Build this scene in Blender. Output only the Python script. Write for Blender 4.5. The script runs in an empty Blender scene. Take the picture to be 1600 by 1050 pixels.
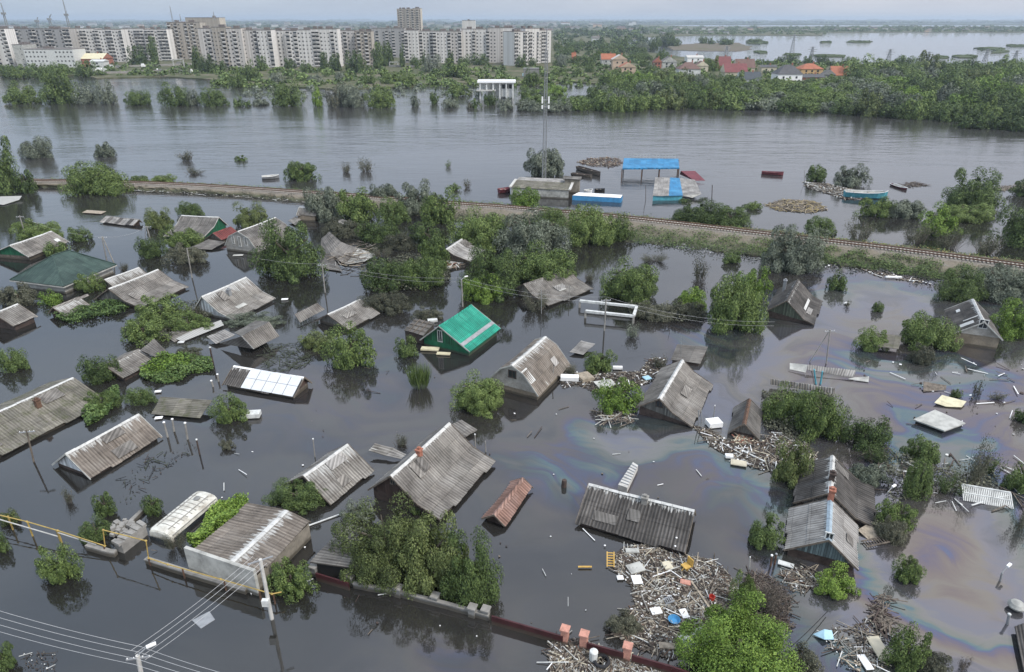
import bpy, math, random
import numpy as np
from mathutils import Vector, Matrix
R = math.radians
scene = bpy.context.scene
# ---------------------------------------------------------------- camera
CAMH, FPX, HOR = 40.0, 1067.0, 30.0
PITCH = math.atan((525-HOR)/FPX)
cam_d = bpy.data.cameras.new("camera"); cam = bpy.data.objects.new("camera", cam_d)
scene.collection.objects.link(cam); scene.camera = cam
cam.location = (0, 0, CAMH); cam.rotation_euler = (math.pi/2-PITCH, 0, 0)
cam_d.sensor_width = 36; cam_d.lens = FPX/1600*36; cam_d.clip_start = 0.5; cam_d.clip_end = 60000
# ---------------------------------------------------------------- world, sun
SUN_AZ, SUN_EL = R(128), R(50)      # azimuth clockwise from the view direction (+Y)
w = bpy.data.worlds.new("World"); scene.world = w; w.use_nodes = True
nt = w.node_tree; nt.nodes.clear()
def N(t, ty, **k):
    n = t.nodes.new(ty)
    for a, v in k.items():
        if a in n.inputs: n.inputs[a].default_value = v
        else: setattr(n, a, v)
    return n
out = N(nt, 'ShaderNodeOutputWorld'); bg = N(nt, 'ShaderNodeBackground'); bg.inputs[1].default_value = 0.1
sky = N(nt, 'ShaderNodeTexSky'); sky.sky_type = 'NISHITA'; sky.sun_disc = False
sky.sun_elevation = SUN_EL; sky.sun_rotation = SUN_AZ; sky.dust_density = 3.0; sky.air_density = 1.0
tc = N(nt, 'ShaderNodeTexCoord')
sep = N(nt, 'ShaderNodeSeparateXYZ'); nt.links.new(tc.outputs['Generated'], sep.inputs[0])
mp = N(nt, 'ShaderNodeMapping'); mp.inputs['Scale'].default_value = (1.2, 1.2, 5.0); nt.links.new(tc.outputs['Generated'], mp.inputs[0])
cn = N(nt, 'ShaderNodeTexNoise'); cn.inputs['Scale'].default_value = 2.2; cn.inputs['Detail'].default_value = 6; cn.inputs['Roughness'].default_value = .55
nt.links.new(mp.outputs[0], cn.inputs[0])
cr = N(nt, 'ShaderNodeValToRGB'); nt.links.new(cn.outputs[0], cr.inputs[0])
cr.color_ramp.elements[0].position = .35; cr.color_ramp.elements[0].color = (4.8, 5.3, 6.15, 1)
cr.color_ramp.elements[1].position = .68; cr.color_ramp.elements[1].color = (6.6, 6.85, 7.3, 1)
# thin overcast: paler, pinkish to the right (+X), blue-grey to the left
mr = N(nt, 'ShaderNodeMapRange'); nt.links.new(sep.outputs['X'], mr.inputs[0])
for i, v in enumerate((-.7, .6, 0., 1.)): mr.inputs[i+1].default_value = v
tint = N(nt, 'ShaderNodeMix', data_type='RGBA'); nt.links.new(mr.outputs[0], tint.inputs[0])
tint.inputs[6].default_value = (.84, .95, 1.05, 1); tint.inputs[7].default_value = (1.22, 1.17, 1.17, 1)
mul = N(nt, 'ShaderNodeMix', data_type='RGBA', blend_type='MULTIPLY'); mul.inputs[0].default_value = 1
nt.links.new(cr.outputs[0], mul.inputs[6]); nt.links.new(tint.outputs[2], mul.inputs[7])
er = N(nt, 'ShaderNodeMapRange'); nt.links.new(sep.outputs['Z'], er.inputs[0])
for i, v in enumerate((.02, .55, .95, 1.85)): er.inputs[i+1].default_value = v
el = N(nt, 'ShaderNodeVectorMath'); el.operation = 'SCALE'; nt.links.new(mul.outputs[2], el.inputs[0]); nt.links.new(er.outputs[0], el.inputs['Scale'])
mx = N(nt, 'ShaderNodeMix', data_type='RGBA'); mx.inputs[0].default_value = .8
nt.links.new(sky.outputs[0], mx.inputs[6]); nt.links.new(el.outputs[0], mx.inputs[7])
nt.links.new(mx.outputs[2], bg.inputs[0]); nt.links.new(bg.outputs[0], out.inputs[0])
sd = bpy.data.lights.new("sun", 'SUN'); sun = bpy.data.objects.new("sun", sd); scene.collection.objects.link(sun)
sd.energy = 2.6; sd.angle = R(12); sd.color = (1, .96, .9)
sdir = Vector((math.sin(SUN_AZ)*math.cos(SUN_EL), math.cos(SUN_AZ)*math.cos(SUN_EL), math.sin(SUN_EL)))
sun.rotation_euler = sdir.to_track_quat('Z', 'Y').to_euler()
scene.view_settings.view_transform = 'Standard'; scene.view_settings.look = 'None'
scene.view_settings.exposure = 0.2; scene.view_settings.gamma = 1
# ---------------------------------------------------------------- helpers
C = scene.collection
fwd = np.array([0, math.cos(PITCH), -math.sin(PITCH)]); upv = np.array([0, math.sin(PITCH), math.cos(PITCH)])
def ray(px, py):
    return np.array([(px-800)/FPX, 0, 0])+fwd+upv*((525-py)/FPX)
def G(px, py, z=0.0):
    "world point of height z seen at a place of the photograph"
    d = ray(px, py); t = (CAMH-z)/-d[2]
    return np.array([0, 0, CAMH])+d*t
def atY(px, py, Y):
    d = ray(px, py); return np.array([0, 0, CAMH])+d*(Y/d[1])
def depth(p): return float(np.dot(np.array(p)-np.array([0, 0, CAMH]), fwd))
def tag(o, label=None, cat=None, group=None, kind=None):
    if label: o['label'] = label
    if cat: o['category'] = cat
    if group: o['group'] = group
    if kind: o['kind'] = kind
    return o
def empty(name, loc, label=None, cat=None, group=None, rz=0):
    o = bpy.data.objects.new(name, None); C.objects.link(o); o.location = [float(c) for c in loc]; o.rotation_euler = (0, 0, rz)
    o.empty_display_size = .1
    return tag(o, label, cat, group)
class MB:
    "collects faces in world space; build() links them as one mesh object"
    def __init__(s): s.v = []; s.f = []; s.uv = []; s.m = []
    def face(s, pts, uv=None, m=0):
        n = len(s.v); s.v += [tuple(float(c) for c in p) for p in pts]; s.f.append(tuple(range(n, n+len(pts))))
        s.uv += [tuple(u) for u in uv] if uv else [(p[0], p[1]) for p in pts]; s.m.append(m)
    def raw(s, V, F, UV=None, m=0):
        n = len(s.v); s.v += [tuple(float(c) for c in p) for p in V]
        for f in F:
            s.f.append(tuple(n+i for i in f)); s.m.append(m)
            s.uv += [UV[i] for i in f] if UV else [(V[i][0], V[i][1]) for i in f]
    def box(s, c, sx, sy, sz, rz=0, m=0, tilt=None):
        c = np.array(c, float); a, b = math.cos(rz), math.sin(rz)
        X = np.array([a, b, 0])*sx/2; Y = np.array([-b, a, 0])*sy/2; Z = np.array([0, 0, sz/2])
        if tilt is not None: 
            Q = np.array(tilt); X, Y, Z = Q@X, Q@Y, Q@Z
        P = [c+i*X+j*Y+k*Z for k in (-1, 1) for i, j in ((-1, -1), (1, -1), (1, 1), (-1, 1))]
        L = [(0, 0), (sx, 0), (sx, sy), (0, sy)]*2
        s.raw(P, [(3, 2, 1, 0), (4, 5, 6, 7), (0, 1, 5, 4), (1, 2, 6, 5), (2, 3, 7, 6), (3, 0, 4, 7)], L, m)
    def beam(s, a, b, w, h=None, m=0):
        a = np.array(a, float); b = np.array(b, float); h = h or w; d = b-a; L = np.linalg.norm(d)
        if L < 1e-6: return
        d /= L; u = np.cross(d, (0, 0, 1)); 
        if np.linalg.norm(u) < 1e-3: u = np.array([1., 0, 0])
        u /= np.linalg.norm(u); v = np.cross(u, d); u = u*w/2; v = v*h/2
        P = [p+i*u+j*v for p in (a, b) for i, j in ((-1, -1), (1, -1), (1, 1), (-1, 1))]
        UV = [(0, 0), (w, 0), (w+h, 0), (0, h), (0, L), (w, L), (w+h, L), (0, L)]
        s.raw(P, [(0, 1, 2, 3), (7, 6, 5, 4), (4, 5, 1, 0), (5, 6, 2, 1), (6, 7, 3, 2), (7, 4, 0, 3)], UV, m)
    def tube(s, pts, r, n=8, m=0, r2=None, cap=True):
        pts = [np.array(p, float) for p in pts]; k = len(pts); V = []; UV = []; L = 0
        for i, p in enumerate(pts):
            d = pts[min(i+1, k-1)]-pts[max(i-1, 0)]; d = d/(np.linalg.norm(d)+1e-9)
            u = np.cross(d, (0.03, 0.02, 1)); u = u/(np.linalg.norm(u)+1e-9)
            if abs(d[2]) > .99: u = np.array([1., 0, 0]); u = u-d*np.dot(u, d); u /= np.linalg.norm(u)
            v = np.cross(d, u); rr = r if r2 is None else r+(r2-r)*i/max(1, k-1)
            if i: L += np.linalg.norm(p-pts[i-1])
            for j in range(n):
                a = 2*math.pi*j/n; V.append(p+(u*math.cos(a)+v*math.sin(a))*rr); UV.append((j/n, L))
        F = [(i*n+j, i*n+(j+1) % n, (i+1)*n+(j+1) % n, (i+1)*n+j) for i in range(k-1) for j in range(n)]
        if cap: F += [tuple(range(n))[::-1], tuple((k-1)*n+j for j in range(n))]
        s.raw(V, F, UV, m)
    def plate(s, top, t=.1, m=0):
        "slab from a closed polygon of top points, extruded down"
        n = len(top); top = [np.array(p, float) for p in top]; bot = [p-np.array([0, 0, t]) for p in top]
        s.raw(top+bot, [tuple(range(n)), tuple(range(2*n-1, n-1, -1))]+[(i, n+i, n+(i+1) % n, (i+1) % n) for i in range(n)], None, m)
    def lathe(s, c, prof, n=12, m=0):
        c = np.array(c, float); V = [c+np.array([math.cos(2*math.pi*j/n)*r, math.sin(2*math.pi*j/n)*r, z]) for r, z in prof for j in range(n)]
        F = [(i*n+j, i*n+(j+1) % n, (i+1)*n+(j+1) % n, (i+1)*n+j) for i in range(len(prof)-1) for j in range(n)]
        F += [tuple(range(n))[::-1], tuple((len(prof)-1)*n+j for j in range(n))]
        s.raw(V, F, None, m)
    def build(s, name, mats, parent=None, smooth=False, label=None):
        me = bpy.data.meshes.new(name)
        off = np.array([parent.location[i] for i in range(3)]) if parent is not None and parent.type == 'EMPTY' else np.zeros(3)
        V = np.array(s.v, float)-off
        me.from_pydata(V.tolist(), [], s.f)
        uvl = me.uv_layers.new(name='UVMap'); uvl.data.foreach_set('uv', np.array(s.uv, 'f').ravel())
        for mm in (mats if isinstance(mats, (list, tuple)) else [mats]): me.materials.append(mm)
        me.polygons.foreach_set('material_index', s.m)
        if smooth: me.polygons.foreach_set('use_smooth', [True]*len(s.f))
        me.update()
        o = bpy.data.objects.new(name, me); C.objects.link(o)
        if parent is not None: o.parent = parent
        if parent is not None and parent.type != 'EMPTY':
            o.parent = parent
        if label: o['label'] = label
        return o
def dup(root, loc, label=None, group=None, rz=None, scale=None):
    r = root.copy(); C.objects.link(r); r.location = [float(c) for c in loc]
    if rz is not None: r.rotation_euler = (0, 0, rz)
    if scale is not None: r.scale = scale
    if label: r['label'] = label
    if group: r['group'] = group
    for ch in root.children:
        c = ch.copy(); C.objects.link(c); c.parent = r
        for g in ch.children:
            d = g.copy(); C.objects.link(d); d.parent = c
    return r
rng = random.Random(7)
# ---------------------------------------------------------------- materials
def newmat(name):
    m = bpy.data.materials.new(name); m.use_nodes = True; t = m.node_tree
    b = t.nodes['Principled BSDF']; return m, t, b
def ramp(t, src, stops):
    r = t.nodes.new('ShaderNodeValToRGB'); t.links.new(src, r.inputs[0])
    e = r.color_ramp.elements
    while len(e) < len(stops): e.new(.5)
    for i, (p, c) in enumerate(stops):
        e[i].position = p; e[i].color = (*c, 1) if len(c) == 3 else c
    return r.outputs[0]
def noise(t, vec, scale, detail=4, rough=.6, sc=None, dist=0):
    if sc is not None:
        m = t.nodes.new('ShaderNodeMapping'); m.inputs['Scale'].default_value = sc; t.links.new(vec, m.inputs[0]); vec = m.outputs[0]
    n = t.nodes.new('ShaderNodeTexNoise'); t.links.new(vec, n.inputs[0])
    n.inputs['Scale'].default_value = scale; n.inputs['Detail'].default_value = detail; n.inputs['Roughness'].default_value = rough
    n.inputs['Distortion'].default_value = dist
    return n.outputs[0]
def mix(t, f, a, b, mode='MIX'):
    m = t.nodes.new('ShaderNodeMix'); m.data_type = 'RGBA'; m.blend_type = mode
    for i, v in ((0, f), (6, a), (7, b)):
        if hasattr(v, 'links'): t.links.new(v, m.inputs[i])
        elif i == 0: m.inputs[0].default_value = v
        else: m.inputs[i].default_value = (*v, 1)
    return m.outputs[2]
def math_(t, op, a, b=None, c=None):
    m = t.nodes.new('ShaderNodeMath'); m.operation = op
    for i, v in enumerate((a, b, c)):
        if v is None: continue
        if hasattr(v, 'links'): t.links.new(v, m.inputs[i])
        else: m.inputs[i].default_value = v
    return m.outputs[0]
def uvvec(t, rnd=True):
    tc = t.nodes.new('ShaderNodeTexCoord'); v = tc.outputs['UV']
    if rnd:
        oi = t.nodes.new('ShaderNodeObjectInfo'); a = t.nodes.new('ShaderNodeVectorMath'); a.operation = 'ADD'
        s = t.nodes.new('ShaderNodeCombineXYZ'); t.links.new(oi.outputs['Random'], s.inputs[2])
        sc = t.nodes.new('ShaderNodeVectorMath'); sc.operation = 'SCALE'; sc.inputs['Scale'].default_value = 37.
        t.links.new(s.outputs[0], sc.inputs[0]); t.links.new(v, a.inputs[0]); t.links.new(sc.outputs[0], a.inputs[1]); return a.outputs[0], v
    return v, v
def objvec(t):
    tc = t.nodes.new('ShaderNodeTexCoord'); return tc.outputs['Object']
def geovec(t):
    g = t.nodes.new('ShaderNodeNewGeometry'); return g.outputs['Position']
def solid(name, col, rough=.7, var=.25, sc=1.5, metal=0, dirt=None, spec=.4):
    m, t, b = newmat(name); v = geovec(t)
    n = noise(t, v, sc, 5, .65); d = dirt or tuple(c*(1-var*1.6) for c in col)
    c = ramp(t, n, [(.3, d), (.55, col), (.75, tuple(min(1, c*(1+var*.5)) for c in col))])
    t.links.new(c, b.inputs['Base Color']); b.inputs['Roughness'].default_value = rough; b.inputs['Metallic'].default_value = metal
    b.inputs['Specular IOR Level'].default_value = spec
    return m
def roofmat(name, base, dark, light, ridge=.5, stripe=.3, moss=0., rough=.85):
    """weathered corrugated sheets. UV = metres along the ridge, metres down the slope"""
    m, t, b = newmat(name); v, uv = uvvec(t)
    s = t.nodes.new('ShaderNodeSeparateXYZ'); t.links.new(uv, s.inputs[0])
    sheet = t.nodes.new('ShaderNodeTexBrick'); sheet.offset = 0; sheet.inputs['Scale'].default_value = 1
    sheet.inputs['Brick Width'].default_value = 1.12; sheet.inputs['Row Height'].default_value = 1.6; sheet.inputs['Mortar Size'].default_value = .018
    sheet.inputs['Color1'].default_value = (.72, .72, .72, 1); sheet.inputs['Color2'].default_value = (1.12, 1.1, 1.08, 1); sheet.inputs['Mortar'].default_value = (.38, .37, .36, 1)
    t.links.new(v, sheet.inputs[0])
    streak = noise(t, v, 1., 5, .7, sc=(5.5, .35, 1)); blot = noise(t, v, .45, 6, .65)
    c = ramp(t, blot, [(.3, dark), (.5, base), (.72, light)])
    st = ramp(t, streak, [(.32, (.45, .43, .41)), (.5, (.95, .95, .95)), (.7, (1.2, 1.19, 1.16))])
    c = mix(t, .85, c, st, 'MULTIPLY'); c = mix(t, .8, c, sheet.outputs['Color'], 'MULTIPLY')
    if ridge > 0:   # whitewashed mortar running down from the ridge
        k = noise(t, v, 1., 4, .75, sc=(3.2, .1, 1)); lim = math_(t, 'MULTIPLY', math_(t, 'SUBTRACT', k, .36), ridge*9)
        f = math_(t, 'LESS_THAN', s.outputs['Y'], lim); c = mix(t, math_(t, 'MULTIPLY', f, .75), c, (.5, .5, .48))
    if moss > 0:
        f = ramp(t, noise(t, v, .8, 6, .7), [(.5, (0, 0, 0)), (.62, (moss,)*3)]); c = mix(t, f, c, (.075, .085, .035))
    # sine stripes along the ridge: colour darker in the valley of every wave
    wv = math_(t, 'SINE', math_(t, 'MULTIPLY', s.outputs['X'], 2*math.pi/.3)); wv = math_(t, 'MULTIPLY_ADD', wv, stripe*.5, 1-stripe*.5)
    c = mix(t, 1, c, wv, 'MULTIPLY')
    t.links.new(c, b.inputs['Base Color']); b.inputs['Roughness'].default_value = rough; b.inputs['Specular IOR Level'].default_value = .25
    return m
M = {}
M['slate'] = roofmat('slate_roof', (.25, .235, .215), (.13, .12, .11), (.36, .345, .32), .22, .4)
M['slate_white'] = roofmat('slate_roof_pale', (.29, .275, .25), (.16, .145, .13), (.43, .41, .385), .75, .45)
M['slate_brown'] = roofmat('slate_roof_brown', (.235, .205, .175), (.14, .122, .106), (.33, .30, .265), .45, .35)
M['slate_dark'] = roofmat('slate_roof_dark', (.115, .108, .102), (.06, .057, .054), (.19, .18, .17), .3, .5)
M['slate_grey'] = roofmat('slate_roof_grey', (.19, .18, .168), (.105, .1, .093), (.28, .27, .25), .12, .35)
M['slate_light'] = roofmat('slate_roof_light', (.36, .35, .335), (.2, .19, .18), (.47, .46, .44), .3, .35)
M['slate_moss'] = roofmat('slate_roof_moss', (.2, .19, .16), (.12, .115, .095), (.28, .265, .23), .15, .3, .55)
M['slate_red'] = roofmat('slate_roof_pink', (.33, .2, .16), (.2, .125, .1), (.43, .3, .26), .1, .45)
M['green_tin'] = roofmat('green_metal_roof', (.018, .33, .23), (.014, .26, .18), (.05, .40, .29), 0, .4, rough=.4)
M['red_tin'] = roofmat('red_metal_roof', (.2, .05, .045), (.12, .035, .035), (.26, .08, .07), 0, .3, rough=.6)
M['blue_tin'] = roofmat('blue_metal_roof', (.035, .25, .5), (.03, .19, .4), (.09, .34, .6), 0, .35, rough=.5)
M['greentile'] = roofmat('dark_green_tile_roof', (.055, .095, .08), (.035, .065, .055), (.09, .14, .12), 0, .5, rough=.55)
M['white'] = solid('white_painted', (.6, .61, .59), .6, .25)
M['mud'] = solid('muddy_bits', (.085, .07, .055), .95, .4, 3)
M['whiteclean'] = solid('white_foam', (.8, .8, .79), .6, .06)
M['pale'] = solid('pale_plaster', (.42, .42, .39), .85, .3, .8)
M['palebrick'] = solid('pale_brick', (.25, .225, .185), .9, .3, 1.2)
M['greyblock'] = solid('grey_block', (.22, .22, .21), .9, .25, 1.5)
M['wood_dark'] = solid('dark_boards', (.07, .05, .042), .8, .4, 2.5)
M['wood'] = solid('weathered_wood', (.155, .13, .105), .85, .45, 3)
M['wood_light'] = solid('pale_wood', (.33, .28, .215), .8, .3, 3)
M['wood_yellow'] = solid('yellow_wood', (.55, .35, .09), .6, .2, 3)
M['green_paint'] = solid('green_painted_boards', (.01, .13, .065), .6, .3, 1.5)
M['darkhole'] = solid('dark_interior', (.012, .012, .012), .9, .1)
M['glass'] = solid('dark_window_glass', (.03, .035, .04), .15, .2, spec=.6)
M['brick'] = solid('red_brick', (.36, .15, .1), .85, .3, 4)
M['brick_pink'] = solid('pink_brick', (.5, .25, .19), .85, .25, 4)
M['red_fence'] = solid('dark_red_fence', (.06, .018, .02), .5, .25, 1)
M['concrete'] = solid('concrete', (.27, .26, .24), .9, .25, 1.2)
M['concrete_pale'] = solid('pale_concrete', (.5, .49, .46), .85, .2, 1.5)
M['mortar'] = solid('ridge_mortar', (.52, .52, .5), .8, .2, 2)
M['metal'] = solid('grey_metal', (.32, .33, .34), .5, .2, metal=.3)
M['rust'] = solid('rusty_steel', (.13, .075, .05), .8, .4, 3)
M['yellow'] = solid('yellow_pipe_paint', (.42, .3, .09), .5, .25, 2)
M['blue'] = solid('blue_paint', (.06, .26, .5), .5, .2)
M['teal'] = solid('teal_paint', (.08, .32, .4), .5, .25)
M['bluepale'] = solid('pale_blue_tarp', (.35, .55, .66), .6, .15)
M['maroon'] = solid('maroon_paint', (.16, .04, .05), .5, .3)
M['redp'] = solid('red_plastic', (.5, .05, .03), .5, .15)
M['black'] = solid('black_rubber', (.02, .02, .022), .7, .2)
M['cream'] = solid('cream_wall', (.55, .5, .38), .8, .15, .3)
M['panel'] = solid('white_plastic_panel', (.62,.64,.66), .35, .08)
M['bluegrey'] = solid('blue_grey_cap', (.32,.4,.46), .6, .2)
M['reedcol'] = solid('reed_blades', (.05, .06, .035), .9)
M['wire'] = solid('wire', (.5, .5, .5), .6, .1)
M['foam_y'] = solid('yellowed_foam', (.6, .55, .38), .8, .2)
M['trash'] = solid('mixed_rubbish', (.3, .27, .22), .9, .5, 6)
def boards(name, col, gap=.16, dark=.35):
    m, t, b = newmat(name); v, uv = uvvec(t); s = t.nodes.new('ShaderNodeSeparateXYZ'); t.links.new(uv, s.inputs[0])
    q = math_(t, 'FRACT', math_(t, 'DIVIDE', s.outputs['X'], gap)); g = math_(t, 'GREATER_THAN', q, .16)
    cell = math_(t, 'FLOOR', math_(t, 'DIVIDE', s.outputs['X'], gap)); wn = t.nodes.new('ShaderNodeTexWhiteNoise'); wn.noise_dimensions = '1D'; t.links.new(cell, wn.inputs['W'])
    k = math_(t, 'MULTIPLY_ADD', wn.outputs[0], .9, .5)
    c = mix(t, 1, tuple(col), k, 'MULTIPLY'); n = noise(t, v, 1.5, 5, .7, sc=(8, .8, 1)); c = mix(t, .8, c, ramp(t, n, [(.3, (.4, .4, .4)), (.7, (1.3, 1.3, 1.3))]), 'MULTIPLY')
    c = mix(t, g, tuple(x*dark for x in col), c)
    t.links.new(c, b.inputs['Base Color']); b.inputs['Roughness'].default_value = .8
    return m
M['b_grey'] = boards('grey_board_gable', (.17, .165, .15)); M['b_green'] = boards('green_board_gable', (.012, .13, .06))
M['b_brown'] = boards('brown_board_gable', (.075, .045, .035)); M['b_teal'] = boards('flaking_teal_board_gable', (.14, .19, .2), .2, .25)
M['b_white'] = boards('white_board_gable', (.6, .63, .64), .3, .8); M['b_greyg'] = boards('mossy_board_gable', (.1, .12, .085), .22, .35)
def bricks(name, c1, c2, mort, sc=3.2):
    m, t, b = newmat(name); tc = uvvec(t)[0]
    k = t.nodes.new('ShaderNodeTexBrick'); k.inputs['Scale'].default_value = sc; k.inputs['Color1'].default_value = (*c1, 1); k.inputs['Color2'].default_value = (*c2, 1); k.inputs['Mortar'].default_value = (*mort, 1)
    t.links.new(tc, k.inputs[0]); n = noise(t, tc, .7, 5, .7); c = mix(t, .8, k.outputs['Color'], ramp(t, n, [(.3, (.5, .48, .45)), (.65, (1.1, 1.1, 1.1))]), 'MULTIPLY')
    t.links.new(c, b.inputs['Base Color']); b.inputs['Roughness'].default_value = .9
    return m
M['w_brick'] = bricks('white_silicate_brick', (.42, .41, .38), (.36, .35, .32), (.25, .24, .22)); M['y_brick'] = bricks('tan_brick', (.3, .25, .18), (.24, .2, .15), (.16, .15, .13))
# muddy tide line just above the flood on everything that stands in it
for k_ in ('w_brick', 'y_brick', 'pale', 'palebrick', 'wood', 'white', 'b_white', 'b_green', 'b_teal', 'b_grey', 'green_paint', 'concrete', 'greyblock', 'concrete_pale', 'brick_pink', 'red_fence'):
    if k_ in ('pale', 'wood', 'white', 'concrete', 'greyblock', 'concrete_pale', 'brick_pink'): M['wet_'+k_] = M[k_].copy(); tm_ = M['wet_'+k_]
    else: tm_ = M[k_]
    t = tm_.node_tree; b = t.nodes['Principled BSDF']; src = b.inputs['Base Color'].links[0].from_socket; P = geovec(t)
    s_ = t.nodes.new('ShaderNodeSeparateXYZ'); t.links.new(P, s_.inputs[0]); zz = math_(t, 'ADD', s_.outputs['Z'], math_(t, 'MULTIPLY', noise(t, P, 1.3, 5, .7), -.35))
    f_ = ramp(t, zz, [(0., (.85,)*3), (.1, (.7,)*3), (.22, (0, 0, 0))]); t.links.new(mix(t, f_, src, (.06, .052, .038)), b.inputs['Base Color'])
def MW(k): return M.get('wet_'+k, M[k])
# ---------------------------------------------------------------- water
def water_material():
    m, t, b = newmat('flood_water'); P = geovec(t)
    s = t.nodes.new('ShaderNodeSeparateXYZ'); t.links.new(P, s.inputs[0])
    # murky body colour
    n1 = noise(t, P, .012, 5, .6, sc=(1, 1.6, 1), dist=1.5)
    body = ramp(t, n1, [(.3, (.011, .0108, .0095)), (.7, (.021, .0198, .017))])
    # river further out carries silt
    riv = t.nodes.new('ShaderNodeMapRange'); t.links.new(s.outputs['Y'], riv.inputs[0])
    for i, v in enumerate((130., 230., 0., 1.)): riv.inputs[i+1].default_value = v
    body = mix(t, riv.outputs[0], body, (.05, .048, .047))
    # ripples
    fine = noise(t, P, 1., 3, .6, sc=(.9, 2.6, 1)); mid = noise(t, P, 1., 4, .6, sc=(.10, .3, 1), dist=.8); big = noise(t, P, 1., 3, .5, sc=(.02, .05, 1))
    hh = math_(t, 'ADD', math_(t, 'MULTIPLY', fine, math_(t, 'MULTIPLY_ADD', riv.outputs[0], .05, .008)), math_(t, 'MULTIPLY', math_(t, 'MULTIPLY', mid, ramp(t, noise(t, P, .012, 4, .6, sc=(.7, 2.2, 1), dist=1.2), [(.38, (.35,)*3), (.6, (1.5,)*3)])), math_(t, 'MULTIPLY_ADD', riv.outputs[0], .30, .02)))
    hh = math_(t, 'ADD', hh, math_(t, 'MULTIPLY', big, math_(t, 'MULTIPLY', riv.outputs[0], .5)))
    bp = t.nodes.new('ShaderNodeBump'); bp.inputs['Distance'].default_value = 1; bp.inputs['Strength'].default_value = .5
    t.links.new(hh, bp.inputs['Height'])
    # oil film: soft patches times curling bands
    blobs = [(1380, 480, 20, .8), (1250, 545, 16, .7), (1420, 570, 20, .9), (1520, 610, 22, .85), (1480, 680, 20, .85), (1440, 820, 9, 1.5), (1490, 830, 11, 1.1), (1480, 895, 10, 1.5), (1560, 760, 14, 1.),
             (1590, 520, 20, .8), (1090, 600, 12, .6), (1010, 700, 8, .7), (960, 710, 6, .6), (1130, 640, 8, .5), (870, 690, 9, .3), (880, 760, 6, .4), (620, 640, 18, .22), (300, 560, 25, .2), (1400, 1000, 9, .7), (700, 1020, 6, .5), (1560, 1010, 8, .9), (560, 600, 16, .3)]
    acc = None
    for px, py, r, a in blobs:
        g = G(px, py); d = t.nodes.new('ShaderNodeVectorMath'); d.operation = 'DISTANCE'; t.links.new(P, d.inputs[0]); d.inputs[1].default_value = (g[0], g[1], 0)
        q = math_(t, 'MULTIPLY', math_(t, 'POWER', 2.718, math_(t, 'MULTIPLY', math_(t, 'POWER', math_(t, 'DIVIDE', d.outputs['Value'], r), 2.), -1.)), a)
        acc = q if acc is None else math_(t, 'ADD', acc, q)
    wrp = t.nodes.new('ShaderNodeTexNoise'); wrp.inputs['Scale'].default_value = .045; wrp.inputs['Detail'].default_value = 3; t.links.new(P, wrp.inputs[0])
    wv = t.nodes.new('ShaderNodeVectorMath'); wv.operation = 'MULTIPLY_ADD'; t.links.new(wrp.outputs['Color'], wv.inputs[0]); wv.inputs[1].default_value = (44, 44, 0); t.links.new(P, wv.inputs[2])
    sw = noise(t, wv.outputs[0], .05, 4, .55, sc=(1, 1.5, 1)); fs = noise(t, wv.outputs[0], .3, 6, .65, sc=(.35, 1.9, 1), dist=.6)
    film = math_(t, 'MULTIPLY', acc, ramp(t, sw, [(.3, (.1,)*3), (.42, (.55,)*3), (.5, (.95,)*3), (.6, (.35,)*3), (.7, (.75,)*3)]))
    film = math_(t, 'MULTIPLY', film, math_(t, 'MULTIPLY_ADD', fs, 1.5, .15))
    film = math_(t, 'MINIMUM', film, 1.)
    oil = t.nodes.new('ShaderNodeBsdfPrincipled')
    thick = math_(t, 'ADD', math_(t, 'ADD', math_(t, 'MULTIPLY', sw, 1.9), math_(t, 'MULTIPLY', fs, .5)), math_(t, 'MULTIPLY', acc, .5)); fr = math_(t, 'FRACT', thick)
    hue = ramp(t, fr, [(0, (.72, .74, .86)), (.2, (.80, .76, .80)), (.33, (.86, .78, .66)), (.45, (.74, .62, .56)), (.55, (.58, .50, .62)), (.63, (.40, .48, .82)), (.70, (.44, .72, .76)), (.78, (.74, .80, .70)), (.9, (.85, .84, .80)), (1, (.72, .74, .86))])
    t.links.new(hue, oil.inputs['Specular Tint']); oil.inputs['Base Color'].default_value = (.10, .095, .09, 1)
    t.links.new(mix(t, .5, (.04, .039, .04), mix(t, 1, hue, (.07, .07, .07), 'MULTIPLY')), oil.inputs['Base Color'])
    oil.inputs['IOR'].default_value = 2.5; oil.inputs['Roughness'].default_value = .06
    b.inputs['IOR'].default_value = 1.78; b.inputs['Roughness'].default_value = .03; b.inputs['Specular IOR Level'].default_value = .5
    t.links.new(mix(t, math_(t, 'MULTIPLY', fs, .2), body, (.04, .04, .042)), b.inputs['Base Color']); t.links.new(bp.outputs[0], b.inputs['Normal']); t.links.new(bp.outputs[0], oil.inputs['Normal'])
    ms = t.nodes.new('ShaderNodeMixShader'); t.links.new(film, ms.inputs[0]); t.links.new(b.outputs[0], ms.inputs[1]); t.links.new(oil.outputs[0], ms.inputs[2])
    t.links.new(ms.outputs[0], t.nodes['Material Output'].inputs['Surface'])
    return m
M['water'] = water_material()
mb = MB(); Wd = 30000
mb.face([(-Wd, -60, 0), (Wd, -60, 0), (Wd, Wd, 0), (-Wd, Wd, 0)])
tag(mb.build('flood_water', M['water']), kind='structure')
mb = MB(); mb.face([(-Wd, -70, -5), (Wd, -70, -5), (Wd, Wd, -5), (-Wd, Wd, -5)])
M['silt'] = solid('silt', (.08, .07, .05), .95)
tag(mb.build('riverbed', M['silt']), kind='structure')
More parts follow.
